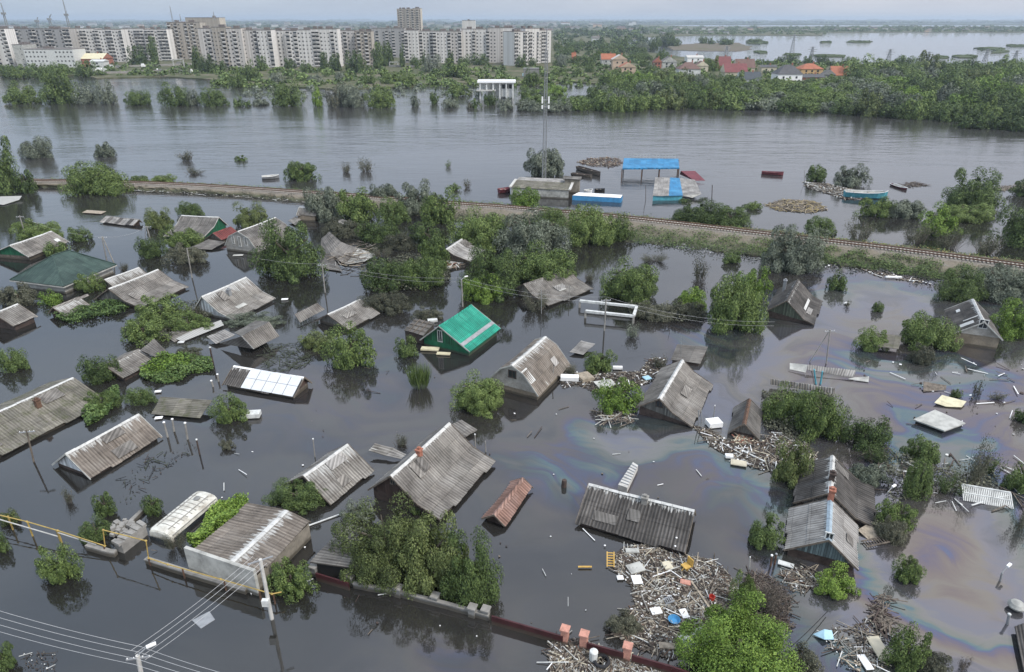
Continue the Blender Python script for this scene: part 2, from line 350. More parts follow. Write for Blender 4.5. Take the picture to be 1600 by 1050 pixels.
# ---------------------------------------------------------------- land
def landmat(name, a, b_, c_, sc=.05):
    m, t, b = newmat(name); P = geovec(t); n = noise(t, P, sc, 8, .7); n2 = noise(t, P, sc*9, 5, .7)
    c = ramp(t, n, [(.35, a), (.5, b_), (.65, c_)]); c = mix(t, .7, c, ramp(t, n2, [(.3, (.5,)*3), (.7, (1.35,)*3)]), 'MULTIPLY')
    t.links.new(c, b.inputs['Base Color']); b.inputs['Roughness'].default_value = 1; b.inputs['Specular IOR Level'].default_value = .1
    return m
M['bankland'] = landmat('scrubby_ground', (.06, .075, .035), (.10, .105, .06), (.17, .15, .11), .04)
M['farland'] = landmat('far_plain', (.035, .05, .03), (.05, .07, .04), (.085, .095, .06), .004)
M['brownland'] = landmat('brown_marsh', (.13, .11, .085), (.15, .13, .1), (.1, .11, .06), .03)
M['reed'] = landmat('reed_islet', (.05, .07, .035), (.07, .09, .045), (.1, .11, .06), .05)
def land(name, pts, z, mat, drop=3, label=None, jag=0):
    m = MB(); P = [G(x, y, z) for x, y in pts]
    if jag:
        Q = []; r2 = random.Random(3)
        for i in range(len(P)):
            a, b = P[i], P[(i+1) % len(P)]
            for k in range(6):
                p = a+(b-a)*k/6; q = jag*np.linalg.norm(b-a)*.04 if k else 0
                Q.append(p+np.array([r2.uniform(-q, q), r2.uniform(-q, q), 0]))
        P = Q
    m.plate(P, drop); return tag(m.build(name, mat), label=label, kind='structure')
land('city_bank', [(-500, 119), (0, 118), (130, 117), (150, 122), (250, 119), (335, 124), (420, 133), (520, 139), (600, 137), (680, 131), (760, 128), (830, 133), (890, 127), (960, 132), (1060, 128), (1160, 125),
     (1300, 128), (1450, 126), (1620, 128), (2000, 130), (2000, 112), (1620, 104), (1400, 101), (1300, 98), (1180, 97), (1080, 90), (1000, 80), (960, 70), (1000, 58), (1100, 55), (1285, 55.5), (1292, 51), (1450, 50.5), (1620, 51), (2400, 52), (2400, 42.5), (1600, 41.6), (1300, 41.2), (1100, 41.2), (1020, 39), (900, 36), (-400, 36)], .7, M['bankland'], jag=.5)
land('far_plain', [(-6000, 38), (0, 37.2), (1000, 38.4), (1600, 38.8), (6000, 39.5), (6000, 30.9), (-6000, 30.9)], 2., M['farland'])
land('brown_marsh', [(1048, 72), (1085, 67.5), (1150, 66.5), (1165, 70), (1175, 77), (1150, 80), (1100, 79.5), (1050, 78)], .3, M['brownland'], jag=1)
for i, p in enumerate([[(1178, 80.5), (1185, 78.5), (1196, 79), (1199, 82), (1188, 83)], [(1225, 84), (1232, 82.5), (1250, 83), (1248, 85.5), (1230, 86)], [(1267, 85.5), (1285, 84), (1320, 85.5), (1320, 88), (1280, 88)],
      [(1281, 65.5), (1296, 63.5), (1298, 66), (1284, 67)], [(1322, 65), (1345, 63.5), (1362, 64), (1360, 66), (1335, 66.5)], [(1455, 88), (1468, 86), (1480, 87), (1481, 90), (1462, 91)], [(1487, 87.5), (1510, 84.5), (1526, 86), (1525, 89.5), (1500, 89.5)],
      [(1521, 74.5), (1545, 72.8), (1565, 74), (1578, 79), (1565, 82), (1548, 82.5), (1556, 79), (1545, 76)], [(1572, 71), (1590, 69.5), (1605, 69.5), (1605, 72.5), (1580, 72.5)], [(1165, 65), (1185, 61), (1200, 66), (1188, 68.5), (1170, 68)]]):
    land('reed_islet', p, .9, M['reed'], jag=1)
# railway embankment --------------------------------------------------------
RAIL = [(-140, 278), (60, 281), (200, 284), (300, 288), (400, 294), (480, 299.5), (620, 309), (715, 317), (790, 322), (880, 330), (1000, 341), (1200, 364), (1260, 371), (1400, 387.5), (1550, 407), (1700, 428), (1900, 458)]
FRONT = [(-140, 290), (60, 293), (200, 297), (300, 302), (400, 309.5), (480, 317), (620, 334), (715, 346), (790, 354), (880, 364), (1000, 380), (1200, 402), (1260, 410), (1400, 427), (1550, 458), (1700, 488), (1900, 520)]
BACK = [(-140, 275.5), (60, 278.5), (200, 281.5), (300, 285.5), (400, 291.5), (480, 297), (620, 306), (715, 314), (790, 319), (880, 326.5), (1000, 337), (1200, 359), (1260, 366), (1400, 382), (1550, 401), (1700, 421), (1900, 450)]
def lerp_poly(P, n):
    P = [np.array(p) for p in P]; out = []
    for i in range(len(P)-1):
        for k in range(n): 
            # catmull-rom
            p0, p1, p2, p3 = P[max(i-1, 0)], P[i], P[i+1], P[min(i+2, len(P)-1)]; t = k/n
            out.append(.5*((2*p1)+(-p0+p2)*t+(2*p0-5*p1+4*p2-p3)*t*t+(-p0+3*p1-3*p2+p3)*t**3))
    out.append(P[-1]); return out
RZ = 1.5
cl = lerp_poly([G(x, y, RZ) for x, y in RAIL], 16); fr = lerp_poly([G(x, y, 0) for x, y in FRONT], 16); bk = lerp_poly([G(x, y, 0) for x, y in BACK], 16)
m = MB(); V = []; K = 12; r2 = random.Random(5)
for i in range(len(cl)):
    c = cl[i]; d = cl[min(i+1, len(cl)-1)]-cl[max(i-1, 0)]; d /= np.linalg.norm(d); nrm = np.array([d[1], -d[0], 0])
    a = c-nrm*1.55-np.array([0, 0, .35]); b = c+nrm*1.55-np.array([0, 0, .35]); A = bk[i]; B = fr[i]
    a2 = c-nrm*2.1-np.array([0, 0, .6]); b2 = c+nrm*2.1-np.array([0, 0, .6])
    j = lambda q: np.array([r2.uniform(-q, q), r2.uniform(-q, q), r2.uniform(-q, q)*.4])
    row = [A+np.array([0, .8, -1.2]), A+j(.5), a2+(A-a2)*.5+j(.35), a2+j(.1), a, b, b2+j(.1), b2+(B-b2)*.33+j(.4)+np.array([0, 0, .15]), b2+(B-b2)*.66+j(.5), B+j(.7), B-np.array([0, 1., 1.2])]
    V += row
n = 11
m.raw(V, [(i*n+k, i*n+k+1, (i+1)*n+k+1, (i+1)*n+k) for i in range(len(cl)-1) for k in range(n-1)])
mt, t, b = newmat('embankment_soil'); P = geovec(t); ss = t.nodes.new('ShaderNodeSeparateXYZ'); t.links.new(P, ss.inputs[0])
nn = noise(t, P, .35, 8, .7); fz = math_(t, 'ADD', ss.outputs['Z'], math_(t, 'MULTIPLY', math_(t, 'SUBTRACT', nn, .5), 1.0))
c = ramp(t, fz, [(.0, (.05, .05, .035)), (.35, (.075, .08, .045)), (.6, (.12, .11, .075)), (.9, (.17, .145, .11)), (1., (.19, .17, .145))])
c = mix(t, .7, c, ramp(t, noise(t, P, 2.2, 6, .75), [(.3, (.45,)*3), (.7, (1.5,)*3)]), 'MULTIPLY'); t.links.new(c, b.inputs['Base Color']); b.inputs['Roughness'].default_value = 1
tag(m.build('railway_embankment', mt), kind='structure')
root = empty('railway_track', cl[len(cl)//2], 'single railway track of dark rails on pale sleepers along the embankment', 'railway track')
def offs(k, dz):
    o = []
    for i in range(len(cl)):
        d = cl[min(i+1, len(cl)-1)]-cl[max(i-1, 0)]; d /= np.linalg.norm(d); o.append(cl[i]+np.array([d[1], -d[0], 0])*k+np.array([0, 0, dz]))
    return o
for k in (-.78, .78):
    m = MB(); P = offs(k, .0)
    for i in range(len(P)-1): m.beam(P[i]-[0, 0, .0], P[i+1], .17, .22)
    m.build('rail', M['rust'], root)
sp = []; L = 0
for i in range(len(cl)-1):
    seg = np.linalg.norm(cl[i+1]-cl[i]); d = (cl[i+1]-cl[i])/seg
    while L < seg: sp.append((cl[i]+d*L, math.atan2(d[1], d[0]))); L += .62
    L -= seg
M['sleeper'] = solid('pale_sleeper', (.4, .37, .33), .9, .3, 1)
sp = [s_ for s_ in sp if abs(s_[0][0]) < s_[0][1]*.8+5]
sp.sort(key=lambda s_: s_[0][1]); near, rest = sp[:100], sp[100:]
m = MB(); m.box((0, 0, 0), .28, 2.7, .16); p0 = m.build('sleeper', M['sleeper'], None); p0.parent = root
for i, (p, a) in enumerate(near):
    o = p0 if i == 0 else p0.copy()
    if i: C.objects.link(o)
    o.parent = root; o.location = [float(v) for v in (p-np.array(root.location)-np.array([0, 0, .19]))]; o.rotation_euler = (0, 0, a)
m = MB()
for p, a in rest: m.box(p-np.array([0, 0, .19]), .28, 2.7, .16, a)
tag(m.build('sleepers', M['sleeper'], root), kind='stuff')
# ---------------------------------------------------------------- houses
def houseframe(R0, R1, E0, E1, ze, p1, K0=None, K1=None, p2=None, dz=.0):
    e0, e1 = G(*E0, ze), G(*E1, ze); cen = (e0+e1)/2
    u = (e1-e0)[:2]; u = u/np.linalg.norm(u)
    for it in range(4):
        s = None; v = np.array([-u[1], u[0]])
        rm = (np.array(R0)+np.array(R1))/2
        if np.dot(G(*rm, ze)[:2]-cen[:2], v) < 0: v = -v
        def solve(pa, z0, v0, tn):   # height of a line at pixel pa rising with slope tn from (v0, z0)
            a = np.dot(G(*pa, 0)[:2]-cen[:2], v); b = np.dot(G(*pa, 1)[:2]-cen[:2], v)-a
            return (z0+tn*(a-v0))/(1-tn*b)
        zk = vk = None; z0, v0, tn = ze, 0., math.tan(R(p1))
        if K0 is not None:
            km = (np.array(K0)+np.array(K1))/2; zk = solve(km, ze, 0., math.tan(R(p2))); vk = np.dot(G(*km, zk)[:2]-cen[:2], v); z0, v0 = zk, vk
        zr = solve(rm, z0, v0, tn)
        r0, r1 = G(*R0, zr), G(*R1, zr); ur = (r1-r0)[:2]; ur /= np.linalg.norm(ur)
        un = u+ur if it else u+ur; u = un/np.linalg.norm(un)
    v = np.array([-u[1], u[0]])
    if np.dot((r0+r1)[:2]/2-cen[:2], v) < 0: v = -v
    vr = float(np.dot(((r0+r1)/2-cen)[:2], v))
    ua = (np.dot((e0-cen)[:2], u)+np.dot((r0-cen)[:2], u))/2; ub = (np.dot((e1-cen)[:2], u)+np.dot((r1-cen)[:2], u))/2
    return dict(cen=cen, u=u, v=v, vr=vr, zr=float(zr), vk=vk, zk=zk, ua=float(ua), ub=float(ub), ze=ze)
def sheet(mb, P, u0, u1, prof, per=.3, amp=.03, sag=.05, jag=.05, seed=0, thick=.03):
    """corrugated roof surface. P(u, v, z)->world; prof = [(v,z),...] from ridge to eave"""
    r3 = random.Random(seed); L = u1-u0; nu = max(2, int(L/per*4)); rows = []; d = 0
    prof = [np.array(p, float) for p in prof]; ph = [r3.uniform(0, 6) for _ in range(4)]
    for i in range(len(prof)-1):
        a, b = prof[i], prof[i+1]; sl = np.linalg.norm(b-a); k = max(1, round(sl/1.6)); nm = np.array([-(b-a)[1], (b-a)[0]])/sl
        if nm[1] < 0: nm = -nm
        for j in range(k):
            p = a+(b-a)*j/k; q = a+(b-a)*(j+1)/k
            rows.append((p, nm, d+sl*j/k, 0.)); rows.append((q, nm, d+sl*(j+1)/k, .035 if not(j == k-1 and i == len(prof)-2) else .035))
        d += sl
    rows.append((prof[-1], nm, d+.001, -.03))
    nr = len(rows); V = []; UV = []; total = d
    for (p, nm, dd, lift) in rows:
        last = dd >= total-.02
        for i in range(nu+1):
            u = u0+L*i/nu; w_ = amp*math.sin(2*math.pi*(u-u0)/per)
            sg = -sag*math.sin(math.pi*i/nu)*(.6+.4*math.sin(ph[0]+dd))+.02*math.sin(u*1.3+ph[1]+dd*.9)
            jj = 0
            if last or i in (0, nu):
                cell = int((u-u0)/1.12); jj = (((cell*7919+seed*31) % 17)/17-.5)*2*jag if last else 0
            pv = p+nm*(w_+lift+sg)
            dirv = (prof[-1]-prof[-2])/np.linalg.norm(prof[-1]-prof[-2])
            pv = pv+dirv*jj; V.append(P(u, pv[0], pv[1])); UV.append((u-u0, dd))
    F = [(r_*(nu+1)+i, r_*(nu+1)+i+1, (r_+1)*(nu+1)+i+1, (r_+1)*(nu+1)+i) for r_ in range(nr-1) for i in range(nu)]
    mb.raw(V, F, UV)
HN = {}
def house(label, R0, R1, E0, E1, ze=.6, p1=33, K0=None, K1=None, p2=14, L=None, roof='slate', gable='b_grey', wall='wood', sym=False, cap=None,
          chim=(), wins=(), root=None, name='flooded_house', cat='house', group=None, wallin=.35, far=None, seed=0, span=None, split=None, plates=(), per=.3, lw=None):
    F = houseframe(R0, R1, E0, E1, ze, p1, K0, K1, p2); u, v, cen = F['u'], F['v'], F['cen']; vr, zr = F['vr'], F['zr']; u0, u1 = F['ua'], F['ub']
    if span: u0, u1 = span(F)
    P = lambda a, b, z: np.array([cen[0]+u[0]*a+v[0]*b, cen[1]+u[1]*a+v[1]*b, z])
    near = [(vr, zr)]+([(F['vk'], F['zk'])] if K0 is not None else [])+[(0., ze)]
    if sym and K0 is not None: farp = [(vr, zr), (2*vr-F['vk'], F['zk']), (2*vr, ze)]
    else:
        if L is not None: zf = ze if lw is None else lw; vf = float(np.dot(G(*L, zf)[:2]-cen[:2], v)); vf = max(vf, vr+.6)
        elif far is not None: vf = vr+far; zf = zr-far*math.tan(R(p1))
        elif K0 is not None: vf = 2*vr-F['vk']; zf = F['zk']
        else: vf = 2*vr; zf = ze
        farp = [(vr, zr), (vf, zf)]
    base = P((u0+u1)/2, vr, 0)
    if root is None: root = empty(name, base, label, cat, group)
    sd_ = seed or int(abs(R0[0]*13+R0[1]*7)) % 997
    dist = cen[1]; per = per if dist < 110 else per*1.5
    for pf, s_ in ((near, 0), (farp, 1)):
        m = MB(); sheet(m, P, u0, u1, pf, per, .03 if roof != 'green_tin' else .02, .13 if 'slate' in roof else .03, .13 if 'slate' in roof else .01, sd_+s_)
        o = m.build('roof_slope', M[roof], root, smooth=False)
    # ridge cap
    m = MB(); n = max(2, int((u1-u0)/.9)); r3 = random.Random(sd_)
    for i in range(n):
        a = u0+(u1-u0)*i/n; b = u0+(u1-u0)*(i+1)/n-.02; sg = -.06*math.sin(math.pi*(i+.5)/n)
        s1 = -(zr-near[1][1])/(vr-near[1][0])*.22; s2 = -(zr-farp[1][1])/(farp[1][0]-vr)*.22; h = .07+r3.uniform(-.01, .02)+sg
        m.raw([P(a, vr, zr+h), P(b, vr, zr+h), P(b, vr-.22, zr+s1+h), P(a, vr-.22, zr+s1+h), P(b, vr+.22, zr+s2+h), P(a, vr+.22, zr+s2+h)], [(0, 1, 2, 3), (0, 5, 4, 1)])
    m.build('ridge_cap', cap and M[cap] or M['mortar'] if cap != 'none' else M[roof], root)
    # barge boards
    for a in (u0-.03, u1+.03):
        m = MB()
        for pf in (near, farp):
            for i in range(len(pf)-1): m.beam(P(a, pf[i][0], pf[i][1]-.04), P(a, pf[i+1][0], pf[i+1][1]-.04), .05, .16)
        m.build('barge_board', M['pale'] if gable in ('b_white', 'w_brick', 'b_green') else M['wood'], root)
    # walls
    wi = wallin; a0, a1 = u0+wi, u1-wi; nb = near[-1][0]+wi*1.0; fb = farp[-1][0]-wi*1.0
    def zat(x, pf):
        for i in range(len(pf)-1):
            (xa, za), (xb, zb) = pf[i], pf[i+1]
            if min(xa, xb)-1e-6 <= x <= max(xa, xb)+1e-6: return za+(zb-za)*(x-xa)/(xb-xa)
        return pf[-1][1]
    poly = [(nb, -2.5), (nb, zat(nb, near)-.1)]+[(q[0], q[1]-.1) for q in reversed(near[1:-1])]+[(vr, zr-.12)]+[(q[0], q[1]-.1) for q in farp[1:-1]]+[(fb, zat(fb, farp)-.1), (fb, -2.5)]
    m = MB()
    for a, fl in ((a0, 1), (a1, -1)):
        pts = [P(a, b, z) for b, z in poly]; m.face(pts[::fl], [(b, z) for b, z in poly][::fl])
    m.face([P(a0, nb, -2.5), P(a1, nb, -2.5), P(a1, nb, poly[1][1]), P(a0, nb, poly[1][1])], [(a0, -2.5), (a1, -2.5), (a1, poly[1][1]), (a0, poly[1][1])])
    m.face([P(a0, fb, -2.5), P(a1, fb, -2.5), P(a1, fb, poly[-2][1]), P(a0, fb, poly[-2][1])], [(a0, -2.5), (a1, -2.5), (a1, 1), (a0, 1)])
    m.build('wall', MW(wall), root)
    # board gables standing a little proud of the walls
    gz = max(poly[1][1], .12)
    gp = [(b, z-.03) for b, z in poly[1:-1]]
    if poly[1][1] > .1:
        for a, s_ in ((a0, -1), (a1, 1)):
            m = MB(); q = [P(a+s_*.05, b, z) for b, z in gp]; q2 = [P(a+s_*.003, b, z) for b, z in gp]; n = len(gp); uvs = [(b, z) for b, z in gp]
            m.raw(q+q2, [tuple(range(n))]+[(i, n+i, n+(i+1) % n, (i+1) % n) for i in range(n)], uvs+uvs); m.build('gable', M[gable], root)
    ge = a0 if depth(P(a0, vr, zr)) < depth(P(a1, vr, zr)) else a1; gs = -1 if ge == a0 else 1
    for (dv, zz, ww, hh, fm) in wins:      # windows on the gable that faces the camera; dv metres toward the near eave from the ridge
        m = MB(); c = P(ge+gs*.09, vr-dv, zz); ang = math.atan2(v[1], v[0])
        for sx, sz, w_, h_ in ((0, hh/2, ww+.16, .08), (0, -hh/2, ww+.16, .08), (-ww/2, 0, .08, hh), (ww/2, 0, .08, hh), (0, 0, .05, hh)):
            m.box(c+np.array([v[0]*sx, v[1]*sx, sz]), w_, .08, h_, ang)
        fo = m.build('window', M[fm], root); mg = MB(); mg.box(c-np.array([u[0], u[1], 0])*gs*.02, ww, .03, hh, ang)
        g_ = mg.build('pane', M['glass'], None); g_.parent = fo; g_.data.transform(Matrix.Translation([-float(root.location[i]) for i in range(3)])) 
    for (fu, dv, h_, mt_) in chim:     # chimneys: fraction along ridge, metres off ridge to near side
        a = u0+(u1-u0)*fu; b = vr-dv; z = (zat(b, near) if dv >= 0 else zat(b, farp)); m = MB(); ang = math.atan2(u[1], u[0])
        m.box(P(a, b, z+h_/2-.2), .5, .45, h_+.4, ang); m.box(P(a, b, z+h_+.04), .62, .57, .12, ang); m.box(P(a, b, z+h_+.2), .3, .28, .2, ang); m.build('chimney', M[mt_], root)
    if 'slate' in roof and len(plates) < 3:
        rp = random.Random(sd_+5); lg = u1-u0
        for _ in range(rp.choice([0, 1, 1, 2])):
            f0 = rp.uniform(.05, .85); d0 = rp.choice([.08, .35, .6]); plates = plates+((f0, f0+1.1/lg*rp.choice([1, 1, 2]), d0, d0+rp.uniform(.2, .32), rp.choice(['slate_grey', 'slate', 'slate', 'slate_light']) if 'dark' not in roof else 'slate_grey'),)
    for (fa, fb_, da, db, mt_) in plates:  # patched sheets lying on the near slope: along fractions, down fractions
        m = MB(); tot = [0]
        q = []
        for fx, fy in ((fa, da), (fb_, da), (fb_, db), (fa, db)):
            b = vr*(1-fy); z = zat(b, near); q.append(P(u0+(u1-u0)*fx, b, z+.06+.05*fy*0+.02))
        m.plate(q, .03); m.build('patch_sheet', M[mt_], root)
    F['root'] = root; F['P'] = P; F['near'] = near; F['farp'] = farp; HN[label] = F
    return F
def facets(label, verts, faces, mats, name='collapsed_roof', cat='roof', group=None, t=.06, root=None, part='roof_slope', sub=True):
    P = [G(x, y, z) for x, y, z in verts]; c = sum(P)/len(P); c[2] = 0
    if root is None: root = empty(name, c, label, cat, group)
    for k, f in enumerate(faces):
        q = [P[i] for i in f]; mt_ = M[mats[k]] if isinstance(mats, (list, tuple)) else M[mats]
        o = q[0]; e = q[1]-q[0]; e = e/np.linalg.norm(e); nn = np.cross(q[1]-q[0], q[2]-q[0]); nn = nn/np.linalg.norm(nn)
        if nn[2] < 0: nn = -nn
        f2 = np.cross(nn, e); m = MB()
        if len(q) == 4 and 'slate' in (mats[k] if isinstance(mats, (list, tuple)) else mats):
            nu = max(4, int(np.linalg.norm(q[1]-q[0])/.3*4)); nv = 6; V = []; UV = []; lu = np.linalg.norm(q[1]-q[0]); lv = np.linalg.norm(q[3]-q[0])
            for lay in (0, 1):
                for j in range(nv+1):
                    for i in range(nu+1):
                        a, b = i/nu, j/nv; p = (q[0]*(1-a)+q[1]*a)*(1-b)+(q[3]*(1-a)+q[2]*a)*b
                        p = p+nn*((.028*math.sin(2*math.pi*a*lu/.3)+.03*math.sin(a*9+b*4+k))-lay*t); V.append(p); UV.append((a*lu, b*lv+1.))
            n1 = (nu+1)*(nv+1); Fc = [(j*(nu+1)+i, j*(nu+1)+i+1, (j+1)*(nu+1)+i+1, (j+1)*(nu+1)+i) for j in range(nv) for i in range(nu)]
            Fc += [tuple(n1+x for x in f_[::-1]) for f_ in Fc]
            bd = [i for i in range(nu+1)]+[(j)*(nu+1)+nu for j in range(1, nv+1)]+[nv*(nu+1)+i for i in range(nu-1, -1, -1)]+[j*(nu+1) for j in range(nv-1, 0, -1)]
            Fc += [(bd[i], n1+bd[i], n1+bd[(i+1) % len(bd)], bd[(i+1) % len(bd)]) for i in range(len(bd))]
            m.raw(V, Fc, UV)
        else:
            n = len(q); uvs = [(float(np.dot(p-o, e)), float(np.dot(p-o, f2))) for p in q]; bt = [p-nn*t for p in q]
            m.raw(q+bt, [tuple(range(n)), tuple(range(2*n-1, n-1, -1))]+[(i, n+i, n+(i+1) % n, (i+1) % n) for i in range(n)], uvs+uvs)
        m.build(part, mt_, root)
    return root, P
def wallring(root, P, idx, zt, zb=-2., inset=.3, mat='palebrick', part='wall'):
    q = [P[i] for i in idx]; c = sum(q)/len(q); m = MB()
    top = [c+(p-c)*(1-inset/max(1e-3, np.linalg.norm((p-c)[:2]))) for p in q]
    n = len(top)
    for i in range(n):
        a, b = top[i], top[(i+1) % n]; za = min(zt, a[2]-.1) if zt else a[2]-.1; zb2 = min(zt, b[2]-.1) if zt else b[2]-.1; l = np.linalg.norm((b-a)[:2])
        m.face([(a[0], a[1], zb), (b[0], b[1], zb), (b[0], b[1], zb2), (a[0], a[1], za)], [(0, zb), (l, zb), (l, zb2), (0, za)])
    m.build(part, MW(mat), root)
# ---------------------------------------------------------------- flooded houses
GH = 'flooded houses with only roofs above the water'
house('grey roofed house with green board gable at the left edge below the utility pole', (17,382.5), (80.5,361), (47.5,403), (104,378), .7, 30, L=(-2,392), gable='b_green', roof='slate', group=GH, plates=((.55,.75,.02,.08,'white'),(.8,.9,.55,.75,'white')))
# green hipped roof
z = 1.5; A, B, Cc = (15,437,z), (99,447.5,z), (182,413,z); w_ = G(*A)+G(*Cc)-G(*B); zr = 4.3
root = empty('hip_roof_house', (G(*A)+G(*Cc))/2*np.array([1, 1, 0]), 'large dark green hipped roof on low pale walls beside the A-frame pole', 'house', GH)
Q = [G(*A), G(*B), G(*Cc), w_]; q1, q2 = G(82,399,zr), G(107,391,zr)
for f in ([0, 1, 'a'], [1, 2, 'b', 'a'], [2, 3, 'b'], [3, 0, 'a', 'b']):
    pts = [q1 if i == 'a' else q2 if i == 'b' else Q[i] for i in f]; m = MB()
    e = pts[1]-pts[0]; e /= np.linalg.norm(e); nn = np.cross(pts[1]-pts[0], pts[2]-pts[0]); nn /= np.linalg.norm(nn); g2 = np.cross(nn, e)
    uvs = [(float(np.dot(p-pts[0], e)), float(np.dot(p-pts[0], g2))) for p in pts]; bt = [p-np.array([0, 0, .12]) for p in pts]; n = len(pts)
    m.raw(pts+bt, [tuple(range(n)), tuple(range(2*n-1, n-1, -1))]+[(i, n+i, n+(i+1) % n, (i+1) % n) for i in range(n)], uvs+uvs); m.build('roof_slope', M['greentile'], root)
m = MB()
for a, b in ((Q[0], q1), (Q[1], q1), (Q[2], q2), (Q[3], q2), (q1, q2)): m.beam(a+np.array([0, 0, .05]), b+np.array([0, 0, .05]), .18, .08)
m.build('hip_cap', M['greentile'], root)
m = MB()
for a, b in ((Q[0], Q[1]), (Q[1], Q[2])): m.beam(a-np.array([0, 0, .2]), b-np.array([0, 0, .2]), .12, .18)
m.build('eave_gutter', M['pale'], root)
wallring(root, Q, [0, 1, 2, 3], 1.4, inset=.7, mat='pale')
for k in range(3):
    a = Q[0]+(Q[1]-Q[0])*(.2+.27*k); d = (Q[1]-Q[0])/np.linalg.norm(Q[1]-Q[0]); inn = np.cross((0, 0, 1), d)*.62
    m = MB(); m.box((a[0]+inn[0], a[1]+inn[1], .75), 1.4, .1, .8, math.atan2(d[1], d[0])); m.build('window', M['glass'], root)
house('wide grey roof with kinked lower slope beside the dark green hipped roof', (167,452), (246,421), (221,480), (296,448), .35, 30, (197,470), (272,437), 13, L=(146,468), gable='b_grey', roof='slate', wall='wood_dark', group=GH)
house('pale roof slope peeking out behind the wide kinked grey roof', (162,437), (216,418), (181,449), (230,428), .8, 30, roof='slate_white', group=GH)
house('small grey roof with brown gable among vines below the dark green hipped roof', (84,479.5), (124,463), (97,494), (142,478), .5, 30, L=(72,491), gable='b_brown', roof='slate_white', cap='none', wall='wood_dark', group=GH)
house('grey roof cut off by the left edge above a dark brown wall', (-8,488), (31,473), (19,511), (55,496), .8, 27, roof='slate', gable='b_brown', wall='wood_dark', group=GH)
house('grey roofed house with bright green gable beside the railway lagoon', (339,339), (281,336), (322,371), (254,372), .6, 32, (334,353.5), (274,350.5), 14, L=(352,352), gable='b_green', roof='slate_grey', wall='green_paint', group=GH)
house('small dark red metal roof squeezed beside the mansard house', (335,363), (361,354), (349,377), (368,364), .7, 32, roof='red_tin', gable='b_grey', cap='none', group=GH)
house('pale mansard house whose gable has three tall windows in a row', (370,362), (429,340), (402,390), (458,366), .9, 26, (390,372), (447,350), 56, sym=True, roof='slate_grey', gable='w_brick', wall='w_brick', wallin=.15, group=GH,
      wins=((1.5,2.3,.5,1.5,'white'), (0,2.1,.5,1.9,'white'), (-1.5,2.3,.5,1.5,'white')), plates=((.55,.62,.1,.9,'pale'),))
house('low cottage with a small white gable beside the railway scrub', (496,324), (467,323), (493,338), (464,336), 1.3, 36, L=(503,333), roof='slate', gable='b_white', wall='y_brick', wallin=.2, group=GH, wins=((0,2.6,.5,.8,'wood_dark'),))
house('grey roof with white boarded gable and broad lower slope left of centre', (327,458), (384,433), (353,506), (430,466), .4, 36, (350,482), (404,459), 17, L=(309,483), gable='b_white', roof='slate_white', wall='white', group=GH, chim=((.45,1.2,.7,'metal'),), plates=((.3,.5,.62,.74,'pale'),))
house('grey roof half sunk among shrubs between two poles near the green roof', (510,492), (562,467), (542,513), (597,491), .35, 22, L=(482,507), roof='slate', gable='b_grey', group=GH)
house('bright green metal roof over a green gable with a white door', (685,509.5), (735,477), (736,550), (782,512), .9, 30, L=(650,535), roof='green_tin', gable='b_green', wall='green_paint', wallin=.4, cap='green_tin', group=GH, wins=((-.1,2.0,.65,1.6,'white'),), plates=((0,1,.7,.8,'metal'),))
house('grey roof with kinked slope standing alone below the dark tree mass', (817,444), (886,421), (859,478), (928,450), .35, 32, (838,459), (897,436), 13, roof='slate', gable='b_grey', cap='none', group=GH, plates=((.45,.6,.5,.62,'pale'),))
house('pale roof surrounded by trees at the centre behind the scrub', (695,391), (721,373), (728,406), (766,392), .7, 30, (710,398), (734,381), 14, roof='slate_light', gable='b_grey', group=GH)
house('dark roofed house with mossy board gable and two metal flues', (1229,471), (1247,436), (1271,505), (1287,472), .3, 42, (1252,499), (1273,467), 18, L=(1191.5,493), lw=.9, roof='slate_dark', gable='b_greyg', wall='wood_dark', cap='none', group=GH, chim=((.75,-1.5,1.6,'metal'),), plates=((.3,.75,.52,.6,'mortar'),(.25,.5,.63,.8,'slate_light')))
house('brick house with arched attic window at the right edge reflected in the water', (1537,500), (1519,464), (1493,524), (1476,487), 1.6, 36, L=(1569,535), roof='slate_dark', gable='w_brick', wall='y_brick', wallin=.3, group=GH, wins=((0,3.4,1.0,1.2,'white'),), plates=((.1,.2,.3,.75,'mortar'),(.28,.31,.1,.6,'mortar'),(.7,.8,.55,.68,'white')))
house('very long grey roof running out of the left edge with a rusty chimney', (-60,668), (115,590), (-60,752), (157,624), .4, 20, roof='slate_moss', gable='b_grey', cap='mortar', group=GH, chim=((.62,1.7,.8,'rust'),))
house('long brown streaked roof with white triangular gable at the lower left', (100,710), (214,648), (147,749), (252,680), .25, 36, L=(74,730), roof='slate_brown', gable='b_white', wall='wood_dark', group=GH)
F31 = house('grey shed roof with a small side gable beside the green floating vines', (173,567), (222,543), (184,596), (240,566), .6, 22, roof='slate', gable='b_grey', wall='wood_dark', cap='none', group=GH)
facets(None, [(219,547,1.9), (241,529,2.6), (263,551,1.2), (242.5,557.5,1.5), (242,567,.0), (263,560,0)], [(0,1,2,3), (3,2,5,4)], ['slate_grey','wood'], root=F31['root'])
house('roof half of grey slates and half of white panels near the round bush', (474,589), (364,571), (459,623), (350,601), .4, 30, L=(492,599), roof='slate_dark', gable='b_brown', wall='wood', group=GH, cap='whiteclean',
      plates=tuple((.02+.145*k, .02+.145*k+.138, a, b, 'panel') for k in range(5) for a, b in ((.03,.48),(.5,.98))) if 'panel' in M else ())
house('streaky white roof sloping toward the centre just above the dark shrub', (471,745), (544,693), (520,787), (583,736), .3, 34, L=(432,765), roof='slate_white', gable='b_grey', wall='wood_dark', group=GH)
